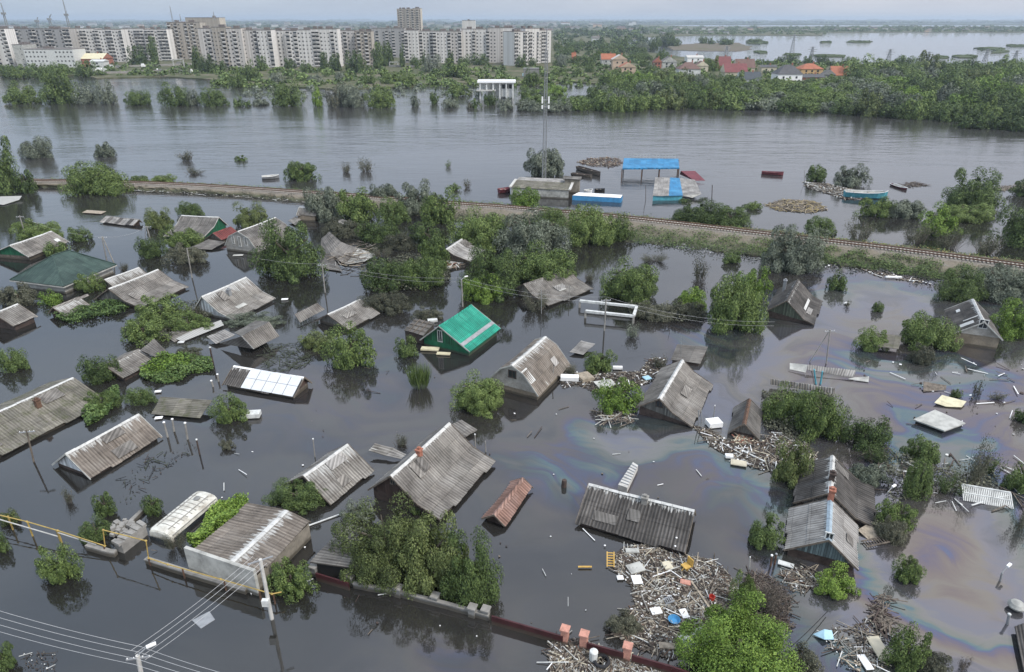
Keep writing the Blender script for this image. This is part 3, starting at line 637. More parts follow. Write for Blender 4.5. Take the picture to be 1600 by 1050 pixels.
house('largest house in the centre with dark brown gable and two pitched slate roof', (607,746), (697,665), (693,811), (777,715), .45, 38, (657,784), (732,703), 20, L=(565,774), lw=1.0, roof='slate', gable='b_brown', wall='wood_dark', group=GH, chim=((.42,.25,.5,'brick'),), wins=((.0,2.6,.5,.5,'wood'),), cap='mortar')
house('white brick mansard house with brown roof and a white patch in the middle', (799,571), (851,527), (843,619), (890.6,568), .7, 27, (818,584.5), (868,539), 50, sym=True, roof='slate_brown', gable='w_brick', wall='y_brick', wallin=.22, group=GH, wins=((0,2.6,.95,.9,'wood_dark'),), plates=((.0,.14,.36,.72,'white'),(.3,.32,.0,.98,'pale')), cap='mortar')
house('broad flared grey roof over a grey board gable right of centre', (1029,625), (1065,565), (1084,665), (1115,598), .2, 42, (1050,640), (1083,585), 27, L=(989,643), lw=1.0, roof='slate', gable='b_grey', wall='wood_dark', group=GH, cap='mortar', wins=((.0,1.9,.7,.7,'wood_dark'),))
house('small dark grey steep roof with a debris heap at its gable', (1162.5,664), (1171,623), (1185,684), (1193.7,646), .3, 42, L=(1137,677.5), roof='slate_grey', gable='b_grey', wall='wood_dark', cap='rust', group=GH)
F47 = house('large weathered house with flaking teal board gable and brick chimney at the lower right', (1295,839), (1298,782), (1349,898), (1333,816), .7, 40, L=(1224,865), roof='slate_light', gable='b_teal', wall='wood_dark', cap='bluegrey' if 'bluegrey' in M else 'metal', group=GH, chim=((.99,.0,.9,'brick'),), wins=((.0,3.0,.55,.6,'white'),))
house(None, (1298,781), (1301,711), (1363,812), (1372,763), .3, 40, (1333,800), (1340,746), 16, L=(1236,803), lw=.7, roof='slate_dark', gable='b_grey', wall='wood_dark', root=F47['root'], chim=((.35,.0,.6,'wood_dark'),))
house('long dark corrugated roof above the big debris raft', (1085,797), (919,755), (1071,864), (900,819), .35, 27, L=(1092,806), roof='slate_dark', gable='wood_dark', wall='wood_dark', cap='mortar', group=GH, chim=((.45,.3,.4,'concrete'),))
house('small pinkish red slate roof standing alone right of centre', (772,804), (816,748), (791,823), (831,760), .35, 38, L=(752,811), roof='slate_red', gable='b_brown', wall='wood_dark', cap='none', group=GH)
# near garage with a parapet wall
F48 = house('big garage roof with pale front parapet beside the leaning concrete pole', (364,877), (451,795), (394,902), (486,820), 1.7, 13, L=(298,863), roof='slate_brown', gable='concrete', wall='palebrick', wallin=.1, cap='mortar', group=GH)
P = F48['P']; m = MB(); a = F48['ua']-.15
v0, v1 = -.1, F48['farp'][-1][0]+.1; zt = F48['zr']+.25
for k in range(6):
    va, vb = v0+(v1-v0)*k/6, v0+(v1-v0)*(k+1)/6; c_ = P(a, (va+vb)/2, (zt-2.5)/2+rng.uniform(-.01, .01)); 
    m.box(c_, .28, abs(vb-va)-.01, zt+2.5, math.atan2(F48['u'][1], F48['u'][0]))
m.build('parapet', MW('pale'), F48['root'])
# flat and broken roofs --------------------------------------------------
GF = 'flat or broken roof pieces in the flood'
facets('flat grey roof piece running from the red roof down to the pole', [(294,388,.3), (326,374,.9), (352,378,.8), (330,390,.3)], [(0,1,2,3)], 'slate_grey', group=GF)
facets('narrow grey roof with a white framed end between the round tree and the shrubs', [(460,491,1.1), (496,473,1.4), (508,483,.5), (469,504,.4)], [(0,1,2,3)], 'slate', group=GF)
r_, P_ = facets('dark flat hut roof with a lattice of battens touching the bright green roof', [(631,516,1.4), (649,498,1.6), (679,504,1.6), (661,524,1.4)], [(0,1,2,3)], 'slate_grey', name='flat_roofed_hut', cat='hut', group=GF); wallring(r_, P_, [0,1,2,3], 0, mat='wood_dark', inset=.15)
m = MB()
for a in (.25,.5,.75): m.beam(P_[0]*(1-a)+P_[3]*a+[0,0,.08], P_[1]*(1-a)+P_[2]*a+[0,0,.08], .1)
for a in (.2,.5,.8): m.beam(P_[0]*(1-a)+P_[1]*a+[0,0,.1], P_[3]*(1-a)+P_[2]*a+[0,0,.1], .1)
m.build('roof_batten', M['wood'], r_)
r_, P_ = facets('lone sagging grey roof sheet below the green floating vines', [(236,647,.25), (251,620,.7), (331,625.5,1.1), (312,653,.35)], [(0,1,2,3)], 'slate_moss', group=GF)
facets('grey roof slope with a fallen gable left of the white panelled roof', [(378,525,2.6), (421,503,2.6), (437,525,.8), (397,545,.8), (343,536,.5), (366,520,.8), (400,500,.8)], [(0,1,2,3), (0,3,4), (1,0,5,6)], ['slate', 'slate_grey', 'slate'], group=GF)
facets('small pale tilted roof piece next to the roof with the fallen gable', [(323,526,.6), (351,515,1.0), (367,523,.7), (337,537,.4)], [(0,1,2,3)], 'slate_light', group=GF)
facets('strip of grey roofing behind the green vines left of the pole', [(275,529,.3), (300,517,.5), (345,500,.5), (350,508,.3), (285,534,.15)], [(0,1,2,3,4)], 'slate_grey', group=GF)
facets('long thin grey roof strip just left of the shrub by the white boarded gable', [(255,524,.2), (290,508,.5), (312,514,.3), (272,534,.1)], [(0,1,2,3)], 'slate', group=GF)
facets('small white streaked panels on a sunk roof beside the biggest house', [(576,704,.7), (586,692.5,1.0), (616,700,.9), (603,712,.5), (635,710,.4), (627,717,.3)], [(0,1,2,3), (3,2,4,5)], ['slate_white', 'slate_light'], group=GF)
facets('speckled flat roof corner just behind the biggest house', [(700,665,.4), (721,656,.7), (746,671.5,.5), (725,684,.3)], [(0,1,2,3)], 'slate', group=GF)
r_, P_ = facets('small tilted square roof floating next to the bush behind the brown mansard', [(890,550,.35), (908,532,.8), (930,537,.7), (911,554,.3)], [(0,1,2,3)], 'slate_light', group=GF)
r_, P_ = facets('dark flat roof floating above the flared grey roof', [(1048,562,.6), (1058,538,.9), (1106,542,1.0), (1094,568,.5)], [(0,1,2,3)], 'slate_grey', group=GF); wallring(r_, P_, [0,1,2,3], 0, mat='wood_dark')
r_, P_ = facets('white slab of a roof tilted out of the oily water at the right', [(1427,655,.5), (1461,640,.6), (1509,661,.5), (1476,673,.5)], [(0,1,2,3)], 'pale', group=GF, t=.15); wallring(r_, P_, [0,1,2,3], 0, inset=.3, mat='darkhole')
facets('grey board panel floating above the cream slab at the right', [(1443,596,.6), (1479,602,.45), (1478,609,.1), (1443,612,.1)], [(0,1,2,3)], 'wood', name='floating_slab', cat='slab', group=GF)
facets('cream coloured slab with brown stains floating at the right', [(1460,629,.3), (1472,617,.4), (1510,627,.35), (1503,636,.2), (1478,635,.15)], [(0,1,2,3,4)], 'foam_y', name='floating_slab', cat='slab', group=GF)
facets('broken strip roof leaning with a dark gap above the white edged roof', [(1234,567,.6), (1262,570,.9), (1338,579,.7), (1333,590,.3), (1262,578,.4), (1358,588,.3), (1357,597,.1), (1325,592,.15), (1259,582,.2), (1234,577,.2)], [(0,1,8,9), (1,2,3,4), (3,5,6,7)], ['pale', 'slate_light', 'pale'], group=GF)
r_, P_ = facets('white topped strip of roof edge hidden behind the large green tree', [(1204,592,1.0), (1305,607,1.0), (1304,616,.3), (1204,601,.3)], [(0,1,2,3)], 'slate_white', group=GF, t=.1)
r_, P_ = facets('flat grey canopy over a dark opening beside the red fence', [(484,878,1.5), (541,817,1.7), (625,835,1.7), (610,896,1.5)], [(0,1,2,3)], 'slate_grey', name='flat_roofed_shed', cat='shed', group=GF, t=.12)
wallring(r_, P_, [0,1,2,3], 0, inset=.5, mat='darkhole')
r_, P_ = facets('collapsed grey roof with torn rafters right of the big round tree', [(502,373,1.1), (515,362,2.2), (533,378,1.4), (560,388,.8), (588,398,.4), (570,408,.3), (540,413,.3), (517,398,.8), (505,405,.6), (535,424,.2), (500,418,.25)], [(0,1,2,7), (2,3,6,7), (3,4,5,6), (0,7,9,10)], ['slate_grey', 'slate', 'pale', 'slate_grey'], group=GF)
for k in range(16):
    a = G(rng.uniform(510,565), rng.uniform(388,415), rng.uniform(.6,1.1)); ang = rng.uniform(-.5,1.2); L_ = rng.uniform(1.2,3.2); m = MB(); m.beam(a, a+np.array([math.cos(ang)*L_, math.sin(ang)*L_, rng.uniform(-.4,.2)]), .14, .1); m.build('rafter', M['wood_light' if k % 2 else 'wood'], r_)
facets('flattened pale roof piece in front of the pale roof at the centre', [(691,405,.3), (712,399,.5), (732,403,.4), (724,411,.15), (700,411,.1)], [(0,1,2,3,4)], 'slate_light', group=GF)
facets('grey roof sliver poking out between the round tree and the low cottage', [(450,345,.4), (462,338,.8), (470,343,.5), (462,352,.3)], [(0,1,2,3)], 'slate', group=GF)
facets('grey roof corner at the left edge under the railway trees', [(-10,318,.4), (0,307,.9), (34,306,.8), (30,312,.3), (5,320,.2)], [(0,1,2,3,4)], 'slate', group=GF)
facets('pale plank raft by the pier wall above the dark water left', [(128,332,.25), (136,328,.3), (166,330,.3), (158,334,.2)], [(0,1,2,3)], 'wood_light', name='floating_slab', cat='slab', group=GF)
house('small sunken roof of mixed pale and dark panels above the A-frame pole', (217,343), (163,337), (210,352), (157,348), .3, 24, L=(226,349), roof='slate_light', gable='b_grey', wall='wood_dark', cap='none', group=GH, plates=((.12,.24,.05,.95,'slate_dark'),(.45,.55,.05,.95,'slate_dark'),(.75,.85,.05,.95,'slate_grey')))
facets('pale grey roof plate stranded beside the scrub left of the lagoon shore', [(522,346,.3), (535,342,.5), (546,346,.4), (540,351,.15)], [(0,1,2,3)], 'slate_light', group=GF)
facets('grey slab under the leafy debris next to the bright round bush', [(927,596,.5), (955,592,.6), (962,600,.4), (942,612,.1)], [(0,1,2,3)], 'pale', name='floating_slab', cat='slab', group=GF)
facets('pale plank platform behind the small gabled shed left', [(252,566,.2), (262,558,.3), (306,560,.3), (300,565,.15), (270,563,.1)], [(0,1,2,3,4)], 'wood_light', name='floating_slab', cat='slab', group=GF)
facets('thin submerged grey square plate at the lower left by the wires', [(300,969,.03), (327,955,.03), (336,968,.03), (314,982,.03)], [(0,1,2,3)], 'metal', name='floating_slab', cat='slab', group=GF, t=.02)
facets('roof corner at the lower right edge of the picture', [(1585,979,.4), (1640,960,.9), (1660,1080,.8), (1600,1050,.4)], [(0,1,2,3)], 'slate_dark', group=GF)
facets('small rough roof on a brick wall between the bushes left of the brick house', [(1366,541,.9), (1370,520,1.3), (1409,524,1.3), (1404,545,.9)], [(0,1,2,3)], 'slate_moss', group=GF)
# riverside buildings ----------------------------------------------------
r_, P_ = facets('long low grey boathouse with pale roof edges by the tall mast', [(797,293,2.2), (806,281,2.5), (895,286,2.5), (890,297.5,2.2), (812,276.5,2.4), (881,279.5,2.4)], [(0,1,2,3), (1,4,5,2)], ['slate_moss', 'slate_light'], name='boathouse', cat='boathouse')
wallring(r_, P_, [0,4,5,3], 2.1, inset=.3, mat='pale')
for a, b in ((0,1), (2,3)):
    m = MB(); m.beam(P_[a]+[0,0,.12], P_[b]+[0,0,.12], .6, .25); m.build('roof_edge', M['concrete_pale'], r_)
r_, P_ = facets('small flat roofed lookout room at the right end of the boathouse', [(880,279,3.6), (881,274.5,3.7), (909,276,3.7), (907,280.5,3.6)], [(0,1,2,3)], 'slate_grey', name='lookout_room', cat='hut', t=.25)
wallring(r_, P_, [0,1,2,3], 0, inset=.4, mat='palebrick')
r_, P_ = facets('bright blue flat canopy on posts standing in the river', [(972.5,263,2.6), (975,247,3.4), (1060,248,3.4), (1061.5,262,2.6)], [(0,1,2,3)], 'blue_tin', name='blue_canopy', cat='canopy', t=.35, part='canopy_roof')
for a in (0, .35, .66, 1):
    for e0_, e1_ in ((0, 3), (1, 2)):
        p = P_[e0_]*(1-a)+P_[e1_]*a; m = MB(); m.beam((p[0], p[1]+(.4 if e0_ == 0 else -.4), -2), (p[0], p[1]+(.4 if e0_ == 0 else -.4), p[2]-.3), .25); m.build('post', M['rust'], r_)
m = MB()
for dz_ in (.5, 1.1): m.beam(P_[1]+(P_[2]-P_[1])*.12+[0,0,dz_], P_[2]-(P_[2]-P_[1])*.06+[0,0,dz_], .1)
for k in range(15): p = P_[1]+(P_[2]-P_[1])*(.12+.82*k/14); m.beam(p, p+np.array([0,0,1.1]), .07)
m.build('railing', M['pale'], r_)
r_, P_ = facets('striped grey and blue sheet roof sloping into the river below the canopy', [(1024,277,2.4), (1047,277.5,2.4), (1062,278,2.4), (1086,281,2.2), (1020,306,1.2), (1045,306,1.2), (1067,305.5,1.2), (1096,303,1.2), (1108,298,.8), (1082,309,.5)], [(4,5,1,0), (5,6,2,1), (6,7,3,2), (6,9,8,7)], ['slate_light', 'blue_tin', 'slate_light', 'pale'], name='riverside_roof', cat='roof')
wallring(r_, P_, [4,6,2,0], 0, inset=.2, mat='teal')
r_, P_ = facets('long blue barge with a white deck moored beside the boathouse', [(895,305,1.2), (904,300.5,1.2), (972.6,304.5,1.3), (970,309,1.2)], [(0,1,2,3)], 'whiteclean', name='blue_barge', cat='barge', part='deck'); wallring(r_, P_, [0,1,2,3], 0, inset=-.1, mat='blue', part='hull')
r_, P_ = facets('maroon sheet roof tilted into the river beside the blue canopy', [(1062,272,.6), (1064,267,1.8), (1086,267,2.), (1102,282,.5), (1084,282,.3)], [(0,1,2,3,4)], 'maroon', name='riverside_roof', cat='roof')
# ---------------------------------------------------------------- foliage
def leafmat(name, dark, mid, light, trans=.0):
    m, t, b = newmat(name); g = t.nodes.new('ShaderNodeNewGeometry'); oi = t.nodes.new('ShaderNodeObjectInfo')
    P = g.outputs['Position']; n = noise(t, P, .9, 3, .6)
    f = math_(t, 'ADD', math_(t, 'MULTIPLY', g.outputs['Random Per Island'], .5), math_(t, 'MULTIPLY', n, .5))
    f = math_(t, 'ADD', f, math_(t, 'MULTIPLY', math_(t, 'SUBTRACT', oi.outputs['Random'], .5), .22))
    c = ramp(t, f, [(.22, dark), (.5, mid), (.78, light)])
    t.links.new(c, b.inputs['Base Color']); b.inputs['Roughness'].default_value = .62; b.inputs['Specular IOR Level'].default_value = .25
    return m
LM = {'D': leafmat('leaves_dark', (.022, .038, .014), (.07, .108, .034), (.155, .215, .07)),
      'G': leafmat('leaves_green', (.03, .052, .016), (.1, .15, .042), (.215, .28, .09)),
      'B': leafmat('leaves_bright', (.04, .075, .014), (.12, .2, .034), (.23, .33, .066)),
      'S': leafmat('leaves_silver', (.045, .06, .04), (.14, .165, .12), (.27, .30, .23)),
      'O': leafmat('leaves_olive', (.032, .042, .015), (.09, .12, .04), (.18, .215, .08)),
      'W': leafmat('leaves_wilted', (.034, .038, .026), (.085, .09, .06), (.17, .17, .12)),
      'F': leafmat('leaves_vine', (.025, .05, .015), (.07, .12, .035), (.13, .19, .06))}
M['bark'] = solid('bark', (.1, .085, .065), .95, .4, 3); M['twig'] = solid('dead_twigs', (.14, .12, .1), .95, .4, 3)
def quads_mesh(name, P, Nn, U, L, Wd_, mat):
    n = len(P); Vv = np.cross(Nn, U); a = P-U*L[:, None]*.5; c = P+U*L[:, None]*.5
    bend = Nn*(L[:, None]*.12); b = P+Vv*Wd_[:, None]*.5+bend; d = P-Vv*Wd_[:, None]*.5+bend
    V = np.stack([a, b, c, d], 1).reshape(-1, 3).astype('f'); me = bpy.data.meshes.new(name)
    me.vertices.add(4*n); me.vertices.foreach_set('co', V.ravel()); me.loops.add(4*n); me.loops.foreach_set('vertex_index', np.arange(4*n, dtype='i'))
    me.polygons.add(n); me.polygons.foreach_set('loop_start', np.arange(0, 4*n, 4, dtype='i')); me.polygons.foreach_set('loop_total', np.full(n, 4, 'i'))
    me.materials.append(mat); me.update(calc_edges=True); return me
def unit(v): return v/(np.linalg.norm(v, axis=-1, keepdims=True)+1e-9)
def crown(kind, seed, n, leaf, shape='dome', aspect=.55, nl=22):
    "rounded crown down to the water: lobes of leaves on a dome, plus an opaque inner core"
    g = np.random.default_rng(seed); i = np.arange(nl)+.5; zz = 1-i/nl*1.02; th = i*2.39996+g.uniform(-.35, .35, nl)
    rr = np.sqrt(np.clip(1-zz**2, 0, 1)); pw = {'tall': .75, 'flat': .6}.get(shape, .5)
    env = g.uniform(.48, .9, nl); env[g.random(nl) < .18] *= .72
    Lc = np.stack([np.cos(th)*rr**pw*env, np.sin(th)*rr**pw*env, np.abs(zz)*.74*(env/.74)+.02], 1)
    if shape == 'tall': Lc[:, :2] *= .8
    lr = g.uniform(.16, .36, nl)*(22/nl)**.28
    k = g.integers(0, nl, n); d = unit(g.normal(size=(n, 3))+unit(Lc[k])*.55); r = g.uniform(.35, 1.08, n)**.5*lr[k]
    P = Lc[k]+d*r[:, None]*np.array([1, 1, .85]); sub = g.normal(size=(nl*9, 3)); 
    Nn = unit(d+np.array([0, 0, .5])+g.normal(size=d.shape)*.5); Ls = leaf*g.uniform(.55, 1.35, n)
    nc = n//6; dc = unit(g.normal(size=(nc, 3))); dc[:, 2] = np.abs(dc[:, 2]); kc = g.integers(0, nl, nc)
    Pc = Lc[kc]*g.uniform(.35, .95, nc)[:, None]+g.normal(size=(nc, 3))*.05; Nc = unit(unit(Pc)+g.normal(size=Pc.shape)*.4)
    P = np.concatenate([P, Pc]); Nn = np.concatenate([Nn, Nc]); Ls = np.concatenate([Ls, leaf*2.6*g.uniform(.6, 1.2, nc)])
    keep = P[:, 2] > -.03+.03*g.normal(size=len(P)); P, Nn, Ls = P[keep], Nn[keep], Ls[keep]
    if kind == 'S': aspect = .32; Ls = Ls*1.3
    U = unit(np.cross(Nn, unit(g.normal(size=P.shape))))
    return quads_mesh('crown', P, Nn, U, Ls, Ls*aspect, LM[kind])
def wilt(kind, seed, n, leaf):
    g = np.random.default_rng(seed); m = g.integers(7, 13); P = []; 
    for i in range(m):
        a = g.uniform(0, 6.28); r0 = g.uniform(0, .5); b = np.array([math.cos(a)*r0, math.sin(a)*r0, 0]); e = b+np.array([math.cos(a)*g.uniform(.2, .5), math.sin(a)*g.uniform(.2, .5), g.uniform(.35, 1.)])
        t_ = g.uniform(.15, 1.05, n//m)[:, None]; P.append(b+(e-b)*t_+g.normal(size=(n//m, 3))*.09*(.6+t_))
    P = np.concatenate(P); P = P[P[:, 2] > -.02]; k = len(P); Nn = unit(g.normal(size=P.shape)+np.array([0, 0, .8])); U = unit(np.cross(Nn, g.normal(size=P.shape))); L = leaf*g.uniform(.6, 1.4, k)
    return quads_mesh('crown', P, Nn, U, L, L*.5, LM[kind])
def reeds(kind, seed, n):
    g = np.random.default_rng(seed); a = g.uniform(0, 6.28, n); r = .55*np.sqrt(g.uniform(0, 1, n)); B = np.stack([np.cos(a)*r, np.sin(a)*r, np.zeros(n)], 1)
    D = unit(np.stack([np.cos(a)*r*.9+g.normal(size=n)*.15, np.sin(a)*r*.9+g.normal(size=n)*.15, np.ones(n)], 1)); L = g.uniform(.55, 1.05, n)
    P = B+D*L[:, None]*.5; Nn = unit(np.cross(D, g.normal(size=D.shape))); return quads_mesh('blades', P, Nn, D, L, np.full(n, .035), LM[kind])
def trunkmesh(seed, wide=.07):
    r3 = random.Random(seed); m = MB(); top = np.array([r3.uniform(-.05, .05), r3.uniform(-.05, .05), .45]); m.tube([(0, 0, -.5), (.02, .01, .1), top], wide, 7, r2=wide*.6)
    for i in range(6):
        a = r3.uniform(0, 6.28); s_ = np.array([0, 0, r3.uniform(.05, .4)]); e = s_+np.array([math.cos(a)*r3.uniform(.3, .6), math.sin(a)*r3.uniform(.3, .6), r3.uniform(.15, .4)])
        m.tube([s_, (s_+e)/2+np.array([0, 0, .04]), e], wide*.5, 5, r2=wide*.12)
    o = m.build('trunk', M['bark']); me = o.data; bpy.data.objects.remove(o); return me
def twigmesh(seed):
    r3 = random.Random(seed); m = MB()
    for i in range(26):
        a = r3.uniform(0, 6.28); r0 = r3.uniform(0, .4); b = np.array([math.cos(a)*r0, math.sin(a)*r0, -.1]); e = b+np.array([math.cos(a)*r3.uniform(.1, .6), math.sin(a)*r3.uniform(.1, .6), r3.uniform(.3, 1.)])
        m.tube([b, (b+e)/2+np.array([r3.uniform(-.08, .08), r3.uniform(-.08, .08), .05]), e], .016, 4, r2=.006)
    o = m.build('twigs', M['twig']); me = o.data; bpy.data.objects.remove(o); return me
TR = [trunkmesh(i) for i in range(3)]; TW = [twigmesh(i) for i in range(3)]
CR = {}
def getcrown(kind, size, shape, var):
    key = (kind, size, shape, var)
    if key not in CR:
        sd_ = hash((kind, size, shape)) if False else (ord(kind)*131+{'xs': 1, 's': 2, 'm': 3, 'l': 4, 'xl': 5}[size]*17+len(shape)*7+var*1009)
        n, leaf, nl = {'xs': (520, .17, 10), 's': (2200, .095, 16), 'm': (7000, .06, 26), 'l': (16000, .042, 42), 'xl': (34000, .03, 64)}[size]
        if shape == 'wilt': CR[key] = wilt(kind, sd_, n//2, leaf*.9)
        elif shape == 'reed': CR[key] = reeds(kind, sd_, 420)
        else: CR[key] = crown(kind, sd_, n, leaf, shape, nl=nl)
    return CR[key]
vseed = random.Random(11)
def place(cx, cy, rx, ry, H, kind, shape='dome', label=None, cat='bush', name='bush', group=None, parts=True, size=None, z=0., rz=None, ppm=None):
    ppm = ppm or FPX*.64/depth((cx, cy, 0)); rpx = rx*ppm
    size = size or ('xs' if rpx < 7 else 's' if rpx < 14 else 'm' if rpx < 26 else 'l' if rpx < 52 else 'xl')
    me = getcrown(kind, size, shape, vseed.randrange(3 if size in ('xs', 's', 'm') else 2)); rz = vseed.uniform(0, 6.28) if rz is None else rz
    if not parts:
        o = bpy.data.objects.new(name, me); C.objects.link(o); o.location = (cx, cy, z); o.rotation_euler = (0, 0, rz); o.scale = ((rx+ry)/2, (rx+ry)/2, H); tag(o, label, cat, group); return o
    root = empty(name, (cx, cy, z), label, cat, group)
    k = bpy.data.objects.new('crown' if shape != 'reed' else 'blades', me); C.objects.link(k); k.parent = root; k.rotation_euler = (0, 0, rz)
    if abs(rx-ry) > .15*max(rx, ry): k.rotation_euler = (0, 0, vseed.choice([0, math.pi]))
    k.scale = (rx, ry, H)
    if shape == 'wilt':
        k2 = bpy.data.objects.new('twigs', vseed.choice(TW)); C.objects.link(k2); k2.parent = root; k2.scale = (rx, ry, H)
    elif shape in ('dome', 'tall'):
        k2 = bpy.data.objects.new('trunk', vseed.choice(TR)); C.objects.link(k2); k2.parent = root; k2.scale = (min(rx, H), min(ry, H), H)
    return root
def bb(x0, y0, x1, y1, kind, label, shape='dome', name=None, cat=None, depthf=1., hmin=.35, hmax=3.2, group=None, parts=True):
    "a plant filling a rectangle of the photograph, standing in the water"
    cx = (x0+x1)/2; f = G(cx, y1); r = (x1-x0)/2*depth(f)/FPX; ry = r*depthf
    hd = math.hypot(f[0], f[1]); c = f+np.array([f[0], f[1], 0])/hd*ry*.72; r = (x1-x0)/2*depth(c)/FPX*(1.1 if shape == 'dome' else 1.04)
    top = atY(cx, y0, c[1])[2]; H = max(hmin*r, min(top/ .98, hmax*r))
    big = H > 3.2
    name = name or ('tree' if big else 'bush'); cat = cat or name
    return place(c[0], c[1], r, ry, H, kind, shape, label, cat, name, group, parts)
